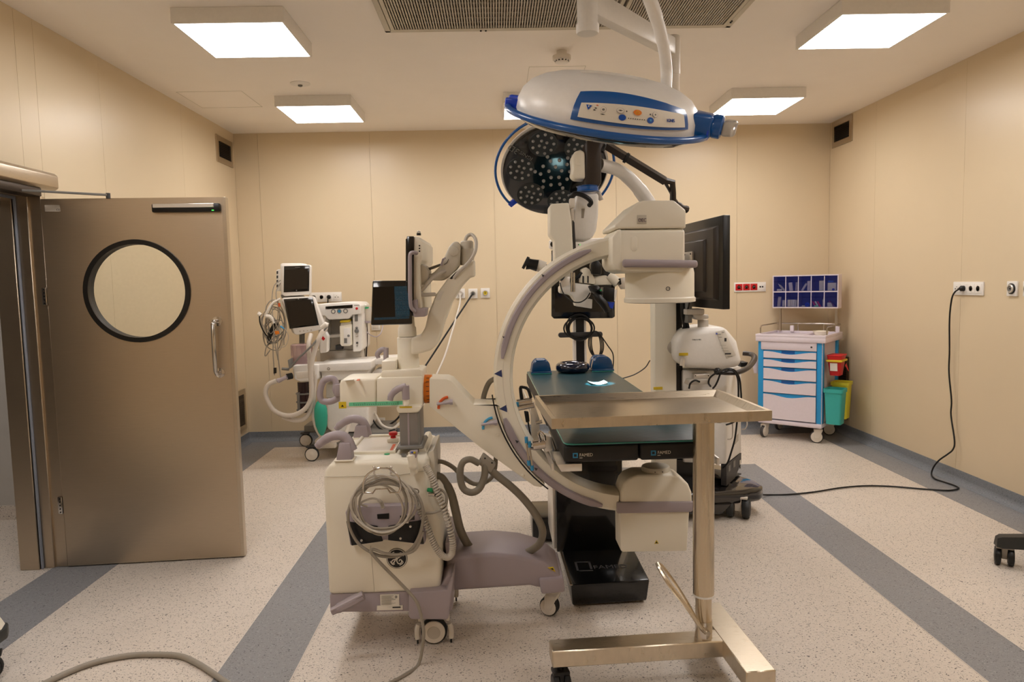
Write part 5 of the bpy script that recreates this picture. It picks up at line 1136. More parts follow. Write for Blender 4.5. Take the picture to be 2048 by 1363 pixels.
# optical head
oh = thing  # (kept as parts of the microscope)
head = sil([(1140, 564), (1186, 570), (1181, 592), (1169, 603), (1150, 602), (1143, 590), (1120, 586), (1120, 572)], 4.2, 4.34, 'optical_head', 'white', sc, .012, 3)
sil([(1160, 565), (1163, 538), (1172, 534), (1179, 538), (1190, 557), (1190, 568)], 4.21, 4.28, 'tilt_bracket', 'cream', head, .004)
for x in (1166.5, 1176): sil([(x-1.6, 551), (x+1.6, 552), (x+1.6, 566), (x-1.6, 565)], 4.207, 4.215, 'bracket_slot', 'dark_grey', head)
sil([(1150, 606), (1152, 612), (1184, 617), (1185, 598), (1152, 600)], 4.2, 4.32, 'objective_cover', 'white', head, .004)
sil([(1188, 553), (1214, 550), (1226, 570), (1190, 570)], 4.22, 4.3, 'assistant_arm', 'cream', head, .01)
B().tube(pxy([(1218, 552, 4.24), (1226, 558, 4.23), (1236, 566, 4.22)]), .03, 12).build('assistant_joint', 'cream', head)
sil([(1239, 556), (1253, 554), (1253, 578), (1244, 578), (1238, 568)], 4.2, 4.26, 'end_block', 'alu', head, .003); sil([(1237, 557), (1241, 556), (1243, 568), (1239, 570)], 4.197, 4.262, 'end_seal', 'black', head)
sil([(1207, 574), (1230, 576), (1229, 603), (1205, 601)], 4.2, 4.3, 'video_module', 'black', head, .004); sil([(1229, 577), (1234, 580), (1231, 602), (1228, 602)], 4.2, 4.3, 'module_cover', 'white', head, .002)
sil([(1214, 603), (1229, 604), (1226, 617), (1219, 616)], 4.21, 4.28, 'blue_tab', 'blue_bright', head, .002)
sil([(1184, 523), (1190, 519), (1198, 521), (1204, 530), (1203, 550), (1183, 548), (1182, 530)], 4.18, 4.26, 'assistant_eyepiece', 'black', head, .01)
hg = B(); hg.lathe([(.012, 0), (.045, .02), (.05, .03), (.03, .045)], PY(1196, 572, 4.15), (PY(1186, 590, 4.14)-PY(1196, 572, 4.15)), 20)
hg.tube(pxy([(1190, 586, 4.13), (1199, 598, 4.12), (1208, 608, 4.12), (1216, 622, 4.12)]), [.02, .024, .024, .021], 10, sub=4); hg.build('hand_grip', 'black', head)
for k in range(3): B().ball(PY(1200+k*1.5, 577+k*3, 4.1), .006, 8, 6).build('grip_button', 'green_light' if k == 1 else 'dark_grey', head)
hose(pxy([(1120, 565, 4.16), (1124, 580, 4.15), (1132, 593, 4.14), (1146, 603, 4.14), (1160, 604, 4.14), (1172, 597, 4.13), (1180, 585, 4.12)]), .0035, 'thin_lead', 'cable_black', head)
ep = B(); ep.tube(pxy([(1053, 527, 4.12), (1062, 528, 4.12), (1075, 531, 4.12)]), [.034, .03, .034], 16); ep.build('eyepiece', 'black', head)
ep = B(); ep.tube(pxy([(1049, 524, 4.12), (1054, 526.5, 4.12)]), [.037, .038], 16); ep.build('eyecup', 'rubber', head)
B().tube(pxy([(1074, 530, 4.13), (1090, 535, 4.13)]), [.035, .033], 16).build('eyepiece_tube', 'off_white', head)
B().tube(pxy([(1089, 534, 4.14), (1100, 540, 4.16), (1125, 552, 4.2)]), [.02, .024, .03], 12).build('eyepiece_arm', 'dark_grey', head)
B().tube(pxy([(1148, 560, 4.22), (1158, 552, 4.22), (1164, 545, 4.22)]), .012, 8).build('dark_strut', 'black', head)
# dark balancing arm
da = B(); da.tube(pxy([(1207, 287, 4.42), (1330, 362, 4.5)]), .028, 4); da.build('balance_arm', 'brown_black', sc)
B().tube(pxy([(1250, 314, 4.45), (1255, 317, 4.45)]), .034, 12).build('arm_collar', 'black', sc)
B().tube(pxy([(1197, 290, 4.38), (1208, 289, 4.4), (1203, 303, 4.39)]), .016, 8, sub=3).build('arm_pivot', 'black', sc)
eb_ = B(); eb_.tube(pxy([(1326, 360, 4.5), (1345, 364, 4.52), (1346, 385, 4.55), (1346, 410, 4.6)]), [.022, .02, .02, .022], 8); eb_.tube(pxy([(1330, 365, 4.5), (1338, 378, 4.54), (1350, 400, 4.6), (1362, 414, 4.62), (1374, 419, 4.64)]), [.01, .01, .012, .02, .024], 8, sub=3); eb_.build('arm_elbow', 'brown_black', sc)
# its working light falls on the table
ld = bpy.data.lights.new('microscope_light', 'SPOT'); ld.energy = 75; ld.color = (.55, .93, 1.); ld.spot_size = math.radians(25); ld.spot_blend = .35; ld.shadow_soft_size = .01
lo_ = bpy.data.objects.new('microscope_light', ld); COL.objects.link(lo_); src = PY(1168, 640, 4.26); place(lo_, src, head)
lo_.rotation_euler = (pp+V(.0, 0, ZT*0)-src).to_track_quat('-Z', 'Y').to_euler() if True else (0, 0, 0)
tgt = Vector((pp.x+.012, pp.y, ZT)); lo_.rotation_euler = (tgt-src).to_track_quat('-Z', 'Y').to_euler()
# ================================================================ navigation display on a pole
NY = 5.9
nv = thing('navigation_cart', 'black navigation monitor with white camera bar on a single pole behind the table', 'monitor stand', (.69, NY+.1, 0))
nm = sil([(1103, 500), (1230, 497), (1230, 633), (1225, 636), (1108, 637), (1103, 632)], NY, NY+.05, 'monitor', 'black_gloss', nv, .006)
sil([(1110, 510), (1223, 507), (1223, 623), (1110, 624)], NY-.002, NY+.004, 'monitor_screen', 'screen', nm)
cbr = sil([(1099, 481), (1103, 478), (1226, 475), (1230, 478), (1230, 494), (1226, 497), (1103, 498), (1099, 495)], NY+.02, NY+.1, 'camera_bar', 'white', nv, .01)
for x in (1106, 1224): B().lathe([(.024, 0), (.024, -.006), (.02, -.007)], PY(x, 488, NY+.02), (0, 1, 0), 18).build('camera_lens', 'black_gloss', cbr)
B().ball(PY(1160, 489, NY+.02), .004, 8, 6).build('status_light', 'led_green', cbr); B().ball(PY(1157, 489, NY+.02), .005, 8, 6).build('lens_port', 'black', cbr)
pX0, pX1 = PY(1145.5, 690, NY+.1).x, PY(1172, 690, NY+.1).x
pl_ = bx(pX0, pX1, NY+.06, NY+.13, .1, 1.95, 'pole', 'white', nv, .006)
bx(pX0+.025, pX1-.02, NY+.055, NY+.062, .15, 1.4, 'pole_channel', 'black', pl_)
sil([(1117, 668), (1120, 665), (1203, 663), (1205.5, 666), (1205.5, 671), (1203, 673), (1120, 675), (1117, 672)], NY+.02, NY+.06, 'handle_bar', 'dark_grey', nv, .006)
nb_ = bx(pX0-.25, pX1+.25, NY-.2, NY+.45, .085, .14, 'base', 'mid_grey', nv, .02)
for x in (pX0-.2, pX1+.2):
    for y in (NY-.15, NY+.4): caster(nv, x, y, .09, .036, yaw=.4, width=.03)
rc = random.Random(9); 
for k in range(5): 
    cx_, cy_ = 1160+rc.uniform(-4, 4), 656+rc.uniform(-3, 4); rx, ry = rc.uniform(22, 29), rc.uniform(20, 26)
    hose([PY(cx_+rx*math.cos(t), cy_+ry*math.sin(t), NY+.0-.008*k) for t in [2*math.pi*i/12 for i in range(12)]], .0065, 'coiled_lead', 'cable_black', nv, 4, 6, True)
for k in range(3):
    rx = 9+3*k; hose([PY(1192+rx*math.cos(t)+2*math.sin(t), 688+26*math.sin(t), NY-.01-.008*k) for t in [2*math.pi*i/12 for i in range(12)]], .005, 'coiled_lead', 'cable_black', nv, 4, 6, True)
hose(pxy([(1200, 668, NY), (1215, 690, NY), (1226, 708, NY), (1226, 735, NY), (1222, 760, NY)]), .005, 'lead', 'cable_black', nv)
hose(pxy([(1300, 720, 6.3), (1290, 735, 6.3), (1270, 748, 6.25), (1250, 755, 6.2), (1235, 760, 6.15), (1220, 775, 6.1)]), .005, 'lead', 'cable_black', nv)
# ================================================================ anesthesia machine
an = thing('anesthesia_machine', 'white anesthesia machine with two screens, breathing hoses and green bag', 'anesthesia machine', (-1.45, 6.75, 0))
fr_ = B().box(-1.64, -1.02, 6.52, 7.1, .13, .24, .02).build('chassis', 'mid_grey', an)
B().box(-1.7, -1.5, 6.5, 6.66, .1, .19, .02).build('chassis_leg', 'off_white', fr_); sil([(608, 851), (655, 850), (655, 863), (608, 863)], 6.8, 7.05, 'chassis_bracket', 'mid_grey', fr_, .006)
for x, y in ((-1.715, 6.46), (-1.93, 7.07), (-1.1, 6.46), (-1.05, 7.07)):
    caster(an, x, y, .15, .064, yaw=math.radians(3), width=.035, fork='dark_grey', tyre='charcoal', hub='off_white', offset=.0, sides=(1,))
bx(-1.95, -1.6, 7.1, 7.16, .13, .2, 'rear_leg', 'mid_grey', fr_, .01)
cbn = sil([(652, 797), (737, 800), (737, 857), (731, 864), (664, 864), (654, 856)], 6.5, 6.98, 'lower_cabinet', 'white', an, .02, 3)
d1 = sil([(652, 768), (737, 770), (737, 797), (652, 795)], 6.5, 6.98, 'drawer', 'white', an, .008)
sil([(660, 797.5), (735, 800), (735, 803), (660, 800.5)], 6.49, 6.51, 'drawer_pull', 'cable_light', d1)
sil([(630, 700), (726, 696), (730, 760), (640, 768)], 6.78, 7.0, 'back_body', 'off_white', an, .01)
# gas tower
tw = sil([(636, 610), (723, 606), (724, 705), (638, 710)], 6.78, 6.98, 'tower_back', 'off_white', an, .006)
sil([(651, 632), (705, 629), (705, 668), (651, 671)], 6.775, 6.79, 'tower_recess', 'cable_light', tw)
hd_ = sil([(628, 616), (634, 608), (690, 604), (716, 605), (722, 611), (722, 628), (704, 629), (697, 637), (657, 639), (649, 631), (630, 632)], 6.52, 6.97, 'tower_header', 'white', tw, .01, 3)
sil([(651, 612.5), (705, 609), (705, 615.5), (651, 618)], 6.516, 6.526, 'gauge_window', 'black_gloss', tw)
for x, y, m_ in ((666.5, 622.5, 'label_white'), (678.5, 622, 'blue_light'), (691, 621.5, 'label_white')):
    B().torus(PY(x, y, 6.516), .017, .0045, (0, 1, 0), 20, 6).build('gauge_ring', 'mid_grey', tw); B().lathe([(.015, 0), (.015, -.003)], PY(x, y, 6.519), (0, 1, 0), 16).build('gauge_dial', m_, tw)
B().lathe([(.012, 0), (.011, -.006), (.004, -.008)], PY(713.5, 616.5, 6.52), (0, 1, 0), 14).build('red_button', 'red', tw)
a = PY(708, 610.6, 6.519); letters('Carestation', a, (1, 0, .02), (0, 0, 1), .012, 'tag_print', tw, 'tower_lettering', width=.05) if False else B().box(a.x, a.x+.05, 6.5185, 6.52, a.z, a.z+.005).build('tower_marking', 'mid_grey', tw)
pr_r = sil([(705, 628), (724, 626), (725, 696), (720, 702), (706, 703)], 6.56, 6.97, 'right_pillar', 'white', tw, .008)
sil([(709.5, 629), (715.5, 628.5), (715.5, 642), (709.5, 642.5)], 6.556, 6.565, 'flow_window', 'mid_grey', tw)
for x, y, r_, m_ in ((713.5, 655, .011, 'mid_grey'), (713.5, 661.5, .02, 'mid_grey'), (714, 671, .012, 'cable_light'), (714.5, 685, .009, 'dark_grey'), (714.5, 691, .004, 'mid_grey')): B().lathe([(r_, 0), (r_*.9, -.02), (r_*.5, -.024)], PY(x, y, 6.56), (0, 1, 0), 14).build('control_knob', m_, tw)
sil([(637, 631), (651, 630), (651, 700), (639, 702)], 6.56, 6.97, 'left_pillar', 'white', tw, .006)
sil([(640, 632), (645, 632), (645, 645), (640, 645)], 6.556, 6.565, 'flow_window', 'mid_grey', tw)
sil([(651, 670), (706, 666), (706, 672), (651, 676)], 6.62, 6.8, 'tower_shelf', 'cable_light', tw, .003)
sil([(671, 690), (684, 689), (684, 698), (671, 699)], 6.7, 6.78, 'outlet_recess', 'dark_grey', tw)
vp = sil([(679, 651), (703, 648), (704, 688), (700, 691), (683, 692), (680, 688)], 6.54, 6.68, 'vaporizer', 'cream', an, .008)
sil([(682, 643), (702, 641), (703, 651), (680, 653)], 6.56, 6.66, 'vaporizer_cap', 'cream_grey', vp, .01); sil([(680, 640.5), (700, 639), (700, 643.5), (680, 645)], 6.55, 6.64, 'yellow_band', 'yellow', vp, .003)
sil([(687, 656), (701, 655), (701, 688), (688, 689)], 6.532, 6.545, 'vaporizer_front', 'white', vp, .003); B().lathe([(.012, 0), (.01, -.008)], PY(697, 671, 6.532), (0, 1, 0), 12).build('vaporizer_dial', 'mid_grey', vp)
sil([(688, 676), (694, 676), (694, 686), (688, 686)], 6.528, 6.534, 'filler_window', 'mid_grey', vp)
# worktop and under-tray
wt = sil([(633, 728), (743, 722), (743, 737), (740, 740), (637, 743)], 6.3, 6.78, 'worktop', 'white', an, .012, 3)
sil([(642, 742), (738, 739), (731, 756), (727, 758), (645, 761)], 6.34, 6.78, 'pull_out_tray', 'white', an, .008)
B().torus(PY(657, 737, 6.298), .011, .003, (0, 1, 0), 16, 6).build('worktop_lock', 'chrome', wt)
sil([(741, 717), (795, 714), (795, 727), (742, 729)], 6.5, 6.8, 'side_shelf', 'white', an, .006); sil([(745, 744), (752, 738), (790, 734), (790, 748), (752, 755), (744, 752)], 6.55, 6.75, 'shelf_bracket', 'white', an, .006)
sil([(640, 702), (722, 699), (722, 722), (641, 725)], 6.74, 6.8, 'splash_panel', 'cable_light', an, .002)
# breathing block, bellows, absorber
bb_ = sil([(584, 733), (590, 729), (637, 728), (637, 757), (630, 762), (600, 764), (588, 758)], 6.28, 6.52, 'breathing_block', 'white', an, .015, 3)
sil([(590, 744), (630, 741), (630, 754), (594, 757)], 6.275, 6.285, 'block_cover', 'off_white', bb_, .004)
bc = PY(605, 730, 6.4); hB = PY(605, 687, 6.4).z-bc.z; rB = PY(626, 700, 6.4).x-PY(605, 700, 6.4).x
blw = B().lathe([(rB*1.0, 0), (rB*1.0, hB*.96), (rB*.9, hB)], bc, (0, 0, 1), 28).build('bellows_dome', 'smoke_plastic', an)
b = B()
for k in range(4): b.lathe([(rB*.86, k*.018), (rB*.92, k*.018+.009), (rB*.86, k*.018+.018)], bc+V(0, 0, .004), (0, 0, 1), 24)
b.build('bellows', 'tube_dark', blw)
for k in range(14):
    t = 2*math.pi*k/14; B().cyl(bc+V(rB*math.cos(t), rB*math.sin(t), .09), bc+V(rB*math.cos(t), rB*math.sin(t), hB*.95), .003, 5).build('dome_rib', 'smoke_plastic', blw)
ac = PY(609, 823, 6.4); hA = PY(609, 763, 6.4).z-ac.z
cn = B().lathe([(.055, 0), (.06, .01), (.06, hA*.3), (.062, hA*.32), (.06, hA*.34), (.06, hA*.62)], ac, (0, 0, 1), 22).build('absorber_canister', 'tube_dark', an); B().lathe([(.05, hA*.62), (.05, hA)], ac, (0, 0, 1), 20).build('absorber_neck', 'tube_dark', cn)
for h_ in (.02, hA*.34, hA*.62): B().torus(ac+V(0, 0, h_), .062, .008, (0, 0, 1), 24, 6).build('canister_band', 'mid_grey', cn)
sil([(594, 786), (599, 784), (600, 822), (595, 824)], 6.33, 6.45, 'canister_holder', 'mid_grey', cn, .003)
# hoses and reservoir bag
def ribbed(l, r, name, m_, par, sub=10):
    P = spline(pxy(l), sub); R = [r*(1+.07*(i % 2)) for i in range(len(P))]
    return B().tube(P, R, 9).build(name, m_, par)
HY = 6.24
ribbed([(652, 655, HY+.1), (640, 672, HY), (628, 705, HY), (622, 740, HY), (623, 770, HY), (622, 795, HY), (612, 815, HY), (592, 828, HY), (570, 830, HY), (548, 820, HY), (535, 800, HY), (531, 782, HY), (538, 768, HY), (553, 761, HY)], .02, 'breathing_hose', 'hose_clear', an)
ribbed([(622, 668, HY+.1), (617, 690, HY+.03), (619, 720, HY+.03), (621, 750, HY+.03), (624, 785, HY+.03), (622, 815, HY+.03), (610, 836, HY+.03), (590, 840, HY+.03), (565, 833, HY+.03)], .019, 'breathing_hose', 'hose_clear', an)
ribbed([(634, 740, HY+.06), (629, 775, HY+.05), (627, 815, HY+.05), (630, 845, HY+.05), (638, 865, HY+.05), (650, 878, HY+.05), (672, 880, HY+.05), (690, 868, HY+.05), (697, 850, HY+.08), (697, 830, HY+.1)], .018, 'breathing_hose', 'hose_clear', an)
B().tube(pxy([(556, 761, HY), (566, 757, HY), (574, 753, HY)]), [.022, .016, .02], 12).build('y_piece', 'mauve_light', an); B().tube(pxy([(574, 753, HY+.02), (584, 751, HY+.05)]), .028, 12).build('hose_elbow', 'black', an)
gc = PY(642, 832, 6.25); B().lathe([(.012, -.17), (.03, -.14), (.05, -.08), (.058, 0), (.055, .07), (.035, .125), (.018, .14), (.018, .17)], gc, (0, 0, 1), 20).build('reservoir_bag', 'bag_green', an)
B().tube(pxy([(655, 652, 6.3), (625, 690, 6.2), (598, 715, 6.2), (580, 735, 6.24)]), .009, 8).build('bag_arm', 'mid_grey', an)
sil([(575, 720), (582, 716), (584, 733), (578, 738)], 6.22, 6.28, 'arm_clamp', 'mid_grey', an, .004); B().cyl(PY(564, 737, 6.24), PY(578, 738, 6.24), .012, 10).build('clamp_screw', 'mid_grey', an)
B().tube(pxy([(643, 655, 6.24), (652, 648, 6.24), (656, 650, 6.24)]), [.018, .024, .02], 12).build('hose_coupling', 'cable_white', an)
fl2 = sil([(640, 667), (650, 663), (655, 672), (654, 704), (640, 706)], 6.4, 6.5, 'valve_housing', 'white', an, .01); B().prism(px([(642, 676), (646, 672), (650.5, 677), (646.5, 681)], 6.397), (0, .004, 0)).build('red_mark', 'red', an)
# screens
def screen(q, Y, name, inner, par, tilt=.03, thick=.06, bez='white', scr='screen_grey'):
    t_ = B().prism(px(q, Y), (0, thick, 0), .008, 2).build(name, bez, par)
    B().prism(px(inner[0], Y-.003), (0, .006, 0), .002).build('screen_bezel', 'black_gloss', t_); B().prism(px(inner[1], Y-.005), (0, .004, 0)).build('screen_panel', scr, t_)
    return t_
m1 = screen([(563, 533), (566, 530), (618, 529), (621, 532), (620, 586), (617, 589), (569, 592), (564, 589)], 6.42, 'patient_monitor', ([(568, 532), (619, 530.5), (618, 582), (567, 584.5)], [(570, 539), (616, 537), (615.5, 577), (569.5, 578.5)]), an)
sil([(560, 528), (564, 526), (603, 526), (608, 530), (606, 588), (562, 591)], 6.48, 6.64, 'monitor_case', 'white', m1, .01); sil([(590, 534), (600, 533.5), (600, 534.5), (590, 535)], 6.416, 6.42, 'monitor_mark', 'mid_grey', m1); B().ball(PY(593, 580.5, 6.416), .006, 8, 6).build('monitor_logo', 'mid_grey', m1)
sil([(552, 541), (556, 538), (562, 538), (562, 582), (553, 582)], 6.5, 6.62, 'module_rack', 'white', m1, .004)
for k in range(4): sil([(553, 542+k*9), (556, 541.5+k*9), (556, 547+k*9), (553, 547.5+k*9)], 6.496, 6.505, 'module_port', 'dark_grey', m1)
sil([(561, 589), (600, 587), (600, 594), (563, 596)], 6.46, 6.6, 'monitor_tray', 'mid_grey', an, .004)
B().cyl(PY(604, 592, 6.66), PY(604, 700, 6.66), .025, 14).build('monitor_post', 'mid_grey', an)
m2 = screen([(563, 598), (566, 595), (625, 592.5), (628, 595), (650, 653), (648, 657), (596, 669.5), (589, 668)], 6.36, 'ventilator_screen', ([(567, 598), (625, 594.5), (638, 650), (579, 657)], [(571, 602), (621, 599), (634, 648), (581, 653)]), an)
for k in range(4): B().lathe([(.007, 0), (.006, -.002)], PY(600+k*7.5, 662-k*.8, 6.358), (0, 1, 0), 10).build('screen_key', 'cable_light', m2)
B().ball(PY(597, 597.5, 6.356), .006, 8, 6).build('screen_logo', 'mid_grey', m2)
sil([(558, 600), (563, 600), (590, 668), (584, 664)], 6.38, 6.46, 'screen_side', 'cream_grey', m2, .004)
B().tube(pxy([(605, 640, 6.45), (612, 655, 6.55), (606, 665, 6.64)]), .022, 10).build('screen_arm', 'mid_grey', an)
# bundle of patient leads
ra = random.Random(21)
for k in range(13):
    cx_, cy_ = 546+ra.uniform(-9, 10), 648+ra.uniform(-18, 22); rx, ry = ra.uniform(8, 19), ra.uniform(16, 42); ph = ra.uniform(0, 6); tl = ra.uniform(-.25, .35)
    hose([PY(cx_+rx*math.cos(t)+tl*ry*math.sin(t), cy_+ry*math.sin(t)*(1+.08*math.sin(3*t+ph)), 6.38+.012*k) for t in [2*math.pi*i/12 for i in range(12)]], ra.choice((.0035, .0045, .006)), 'patient_lead', ra.choice(('cable_light', 'cable_grey', 'cable_light', 'hose_grey')), an, 4, 6, True)
for l in ([(561, 560, 6.45), (548, 572, 6.4), (544, 600, 6.38), (546, 640, 6.36), (549, 680, 6.36), (556, 720, 6.36)], [(561, 566, 6.45), (552, 585, 6.4), (558, 620, 6.38), (566, 650, 6.36), (568, 690, 6.36)],
          [(548, 660, 6.36), (546, 700, 6.36), (548, 735, 6.36), (549, 750, 6.36)], [(555, 670, 6.36), (556, 710, 6.36), (560, 745, 6.36), (562, 758, 6.3)], [(540, 700, 6.37), (530, 712, 6.37), (534, 690, 6.37), (550, 672, 6.37)]):
    hose(pxy(l), .0045, 'patient_lead', 'cable_grey', an, 5, 6)
hose(pxy([(519, 632, 6.34), (520, 645, 6.34), (526, 660, 6.34), (534, 672, 6.35)]), .006, 'black_lead', 'cable_black', an); 
hose(pxy([(552, 645, 6.42), (545, 658, 6.42), (538, 675, 6.42), (540, 688, 6.42)]), .022, 'cuff', 'black', an)
B().tube(pxy([(516, 626, 6.35), (522, 630, 6.35)]), .018, 8).build('finger_sensor', 'off_white', an); B().tube(pxy([(532, 632, 6.34), (541, 634, 6.34), (548, 646, 6.34)]), [.018, .018, .01], 8, sub=3).build('lead_block', 'off_white', an); B().tube(pxy([(561, 597, 6.4), (545, 606, 6.38), (536, 620, 6.36), (530, 632, 6.36)]), .011, 8, sub=4).build('lead_hose', 'cable_white', an)
sil([(549, 662), (557, 661), (559, 667), (551, 669)], 6.33, 6.335, 'orange_tag', 'orange', an); sil([(555.5, 606), (560, 605.5), (561, 612.5), (557, 613.5)], 6.33, 6.335, 'orange_tag', 'orange_red', an)
B().tube(pxy([(561, 652, 6.33), (568, 657, 6.33)]), [.009, .006], 8).build('blue_plug', 'blue_light', an); sil([(547, 735), (552, 735), (552, 746), (547, 747)], 6.35, 6.37, 'lead_clip', 'black', an)
hose(pxy([(570, 657, 6.33), (576, 668, 6.34), (576, 680, 6.36), (570, 692, 6.36), (560, 694, 6.36)]), .003, 'patient_lead', 'cable_light', an)
# suction jar and leads on the machine's right
sj = sil([(728, 617), (734, 613), (744, 615), (745, 645), (731, 647), (728, 640)], 6.7, 6.85, 'suction_jar', 'plastic_clear', an, .01); sil([(728, 641), (742, 642), (742, 646), (729, 645)], 6.69, 6.86, 'jar_base', 'mauve', sj); sil([(730, 614), (737, 613.5), (737, 616.5), (730, 617)], 6.69, 6.75, 'jar_cap', 'green_light', sj); B().ball(PY(731.5, 610, 6.75), .012, 10, 6).build('jar_knob', 'white', sj)
hose(pxy([(733, 646, 6.8), (734, 670, 6.8), (733, 700, 6.8), (732, 720, 6.82)]), .008, 'gas_hose', 'brown_black', an); hose(pxy([(724, 670, 6.85), (729, 690, 6.85), (729, 720, 6.85)]), .006, 'gas_hose', 'brown_black', an)
hose(pxy([(726, 630, 6.78), (727, 650, 6.78), (735, 665, 6.78), (750, 673, 6.78), (760, 668, 6.8), (765, 655, 6.85), (765, 640, 6.9)]), .005, 'vacuum_tube', 'mauve_light', an)
hose(pxy([(700, 803, 6.98), (745, 812, 6.9), (743, 832, 6.8), (755, 852, 6.7), (772, 862, 6.6), (790, 858, 6.6)]), .008, 'mains_lead', 'cable_black', an)
hose(pxy([(738, 806, 6.95), (752, 830, 6.8), (765, 850, 6.7), (785, 856, 6.65), (800, 845, 6.65)]), .012, 'gas_hose', 'cable_white', an)
# ================================================================ drawer cart in the corner
th = math.atan2(-.338, .395)
CM = Matrix.Translation((2.64, 6.942, 0)) @ Matrix.Rotation(th, 4, 'Z')
cart = thing('supply_cart', 'white and blue five-drawer supply cart on casters with a rack of tilt bins', 'cart', CM @ Vector((.26, .24, 0)))
def zc(y, x=1652, Y=6.55): return PY(x, y, Y).z
X0, X1, Yf, Yb_ = -.045, .565, -.04, .5
zb0, zb1, zt0, zt1 = zc(857), zc(848), zc(686), zc(675)
def cbox(x0, x1, y0, y1, z0, z1, name, m_, par=cart, r=0, **k): return B(CM).box(x0, x1, y0, y1, z0, z1, r).build(name, m_, par, **k)
cbox(X0, X1, Yf-.01, Yb_, zb0, zb1, 'base_tray', 'lilac_white', r=.012)
cbox(X0+.02, X1-.02, Yf+.03, Yb_-.02, zb1, zt0, 'carcass', 'lilac_white')
for xa in (X0+.0, X1-.055):
    for ya in (Yf, Yb_-.06): cbox(xa, xa+.055, ya, ya+.055, zb1, zt0, 'corner_post', 'blue_cart', r=.004)
cbox(X1-.01, X1-.002, Yf+.0, Yf+.02, zb1, zt0, 'post_edge', 'lilac_white')
for xa in (.01, .52):
    for ya in (.02, .44):
        p = CM @ Vector((xa, ya, 0)); caster(cart, p.x, p.y, zb0+.002, .06, yaw=th+math.radians(80 if xa < .3 else 20), width=.032, fork='off_white', tyre='dark_grey', hub='off_white')
# top tray with rim and recesses
tt = cbox(X0-.02, X1+.03, Yf-.025, Yb_+.01, zt0, zt1, 'top_tray', 'lilac_white', r=.01)
b = B(CM); zr = zt1+.022
for a in ((X0-.02, X1+.03, Yf-.025, Yf+.0), (X0-.02, X1+.03, Yb_-.02, Yb_+.01), (X0-.02, X0+.01, Yf, Yb_-.02), (X1+.0, X1+.03, Yf, Yb_-.02), (.36, .385, Yf, Yb_-.02)): b.box(a[0], a[1], a[2], a[3], zt1-.004, zr, .005)
b.build('tray_rim', 'lilac_white', tt)
rl = B(CM); zg = zr+.075
rl.tube([(X0+.0, .02, zr-.005), (X0, .02, zg-.02), (X0, .045, zg), (X0, Yb_-.03, zg), (X0+.03, Yb_-.005, zg), (X1-.02, Yb_-.005, zg), (X1+.015, Yb_-.03, zg), (X1+.015, .045, zg), (X1+.015, .02, zg-.02), (X1+.015, .02, zr-.005)], .007, 8)
for xa in (.17, .42): rl.cyl((xa, Yb_-.005, zr-.005), (xa, Yb_-.005, zg), .006, 8)
rl.build('guard_rail', 'chrome', cart)
for xa in (.12, .56): cbox(xa-.018, xa+.018, Yb_-.05, Yb_-.02, zr-.01, zr+.055, 'post_socket', 'lilac_white', r=.004)
# drawers
ztop = zc(684); edges = [(zc(700), zc(684))] 
dr = cbox(X0+.03, X1-.055, Yf-.012, Yf+.3, zc(703), zc(685), 'drawer', 'lilac_white', r=.008)
B(CM).lathe([(.009, 0), (.009, -.004), (.003, -.005)], (X1-.1, Yf-.012, zc(694.5)), (0, 1, 0), 12).build('drawer_lock', 'dark_grey', dr)
cbox(X0+.05, X1-.075, Yf-.0135, Yf-.01, zc(700), zc(688.5), 'drawer_inset', 'lilac_white', dr, r=.003)
for (ya, yb) in ((703.5, 720), (720.8, 738), (738.8, 764), (764.8, 792), (792.8, 846)):
    z0, z1 = zc(yb), zc(ya); xa, xb_ = X0+.058, X1-.058
    d_ = B(CM).box(xa, xb_, Yf+.003, Yf+.35, z0, z1-.001).build('drawer', 'blue_cart', cart, smooth=0)
    top = []; n = 20
    for k in range(n+1):
        f = k/n; g_ = .5-.5*math.cos(2*math.pi*max(0, min(1, (f-.04)/.92))); top.append((xa+(xb_-xa)*f, Yf-.012, z1-.012-.026*g_**1.2))
    B(CM).prism([(xa, Yf-.012, z0+.002), (xb_, Yf-.012, z0+.002)] + top[::-1], (0, .014, 0)).build('drawer_front', 'lilac_white', d_, smooth=30)
    if ya < 790: cbox(xa+.17, xb_-.2, Yf+.0, Yf+.004, z1-.03, z1-.004, 'label_holder', 'blue_lamp', d_)
# tilt-bin rack on two posts
bz0, bz1 = PY(1610, 617, 6.9).z, PY(1610, 549.5, 6.9).z
q0, q1 = CM.inverted() @ PY(1547, 580, 7.1), None
bx0, bx1, by0, by1 = .06, .62, Yb_-.14, Yb_-.02
def on_front(xpx, yl):     # local x where the ray through xpx meets local plane y = yl
    lo, hi = -1., 2.
    for _ in range(40):
        m_ = (lo+hi)/2; P = CM @ Vector((m_, yl, 1.5)); d = P-CAM; u = 1024+F_PX*d.dot(RT)/d.dot(FWD)
        lo, hi = (m_, hi) if u < xpx else (lo, m_)
    return lo
bx0, bx1 = on_front(1546.5, by0), on_front(1675.5, by0)
rack = B(CM); rack.box(bx0, bx1, by1-.008, by1, bz0, bz1); zm = (bz0+bz1)/2
for z in (bz0, zm-.006, bz1-.01): rack.box(bx0, bx1, by0, by1, z, z+.01)
for k in range(6): xx = bx0+(bx1-bx0)*k/5; rack.box(xx-.004, xx+.004, by0+.004, by1, bz0, bz1)
rack.box(bx1, bx1+.006, by0, by1, bz0, bz1).box(bx0-.006, bx0, by0, by1, bz0, bz1)
rk = rack.build('bin_rack', 'lilac_white', cart, smooth=0)
for xa in (on_front(1561, Yb_-.035), on_front(1674, Yb_-.035)): B(CM).box(xa-.011, xa+.011, Yb_-.046, Yb_-.024, zr, bz0+.002).build('rack_post', 'steel', cart)
cells = []
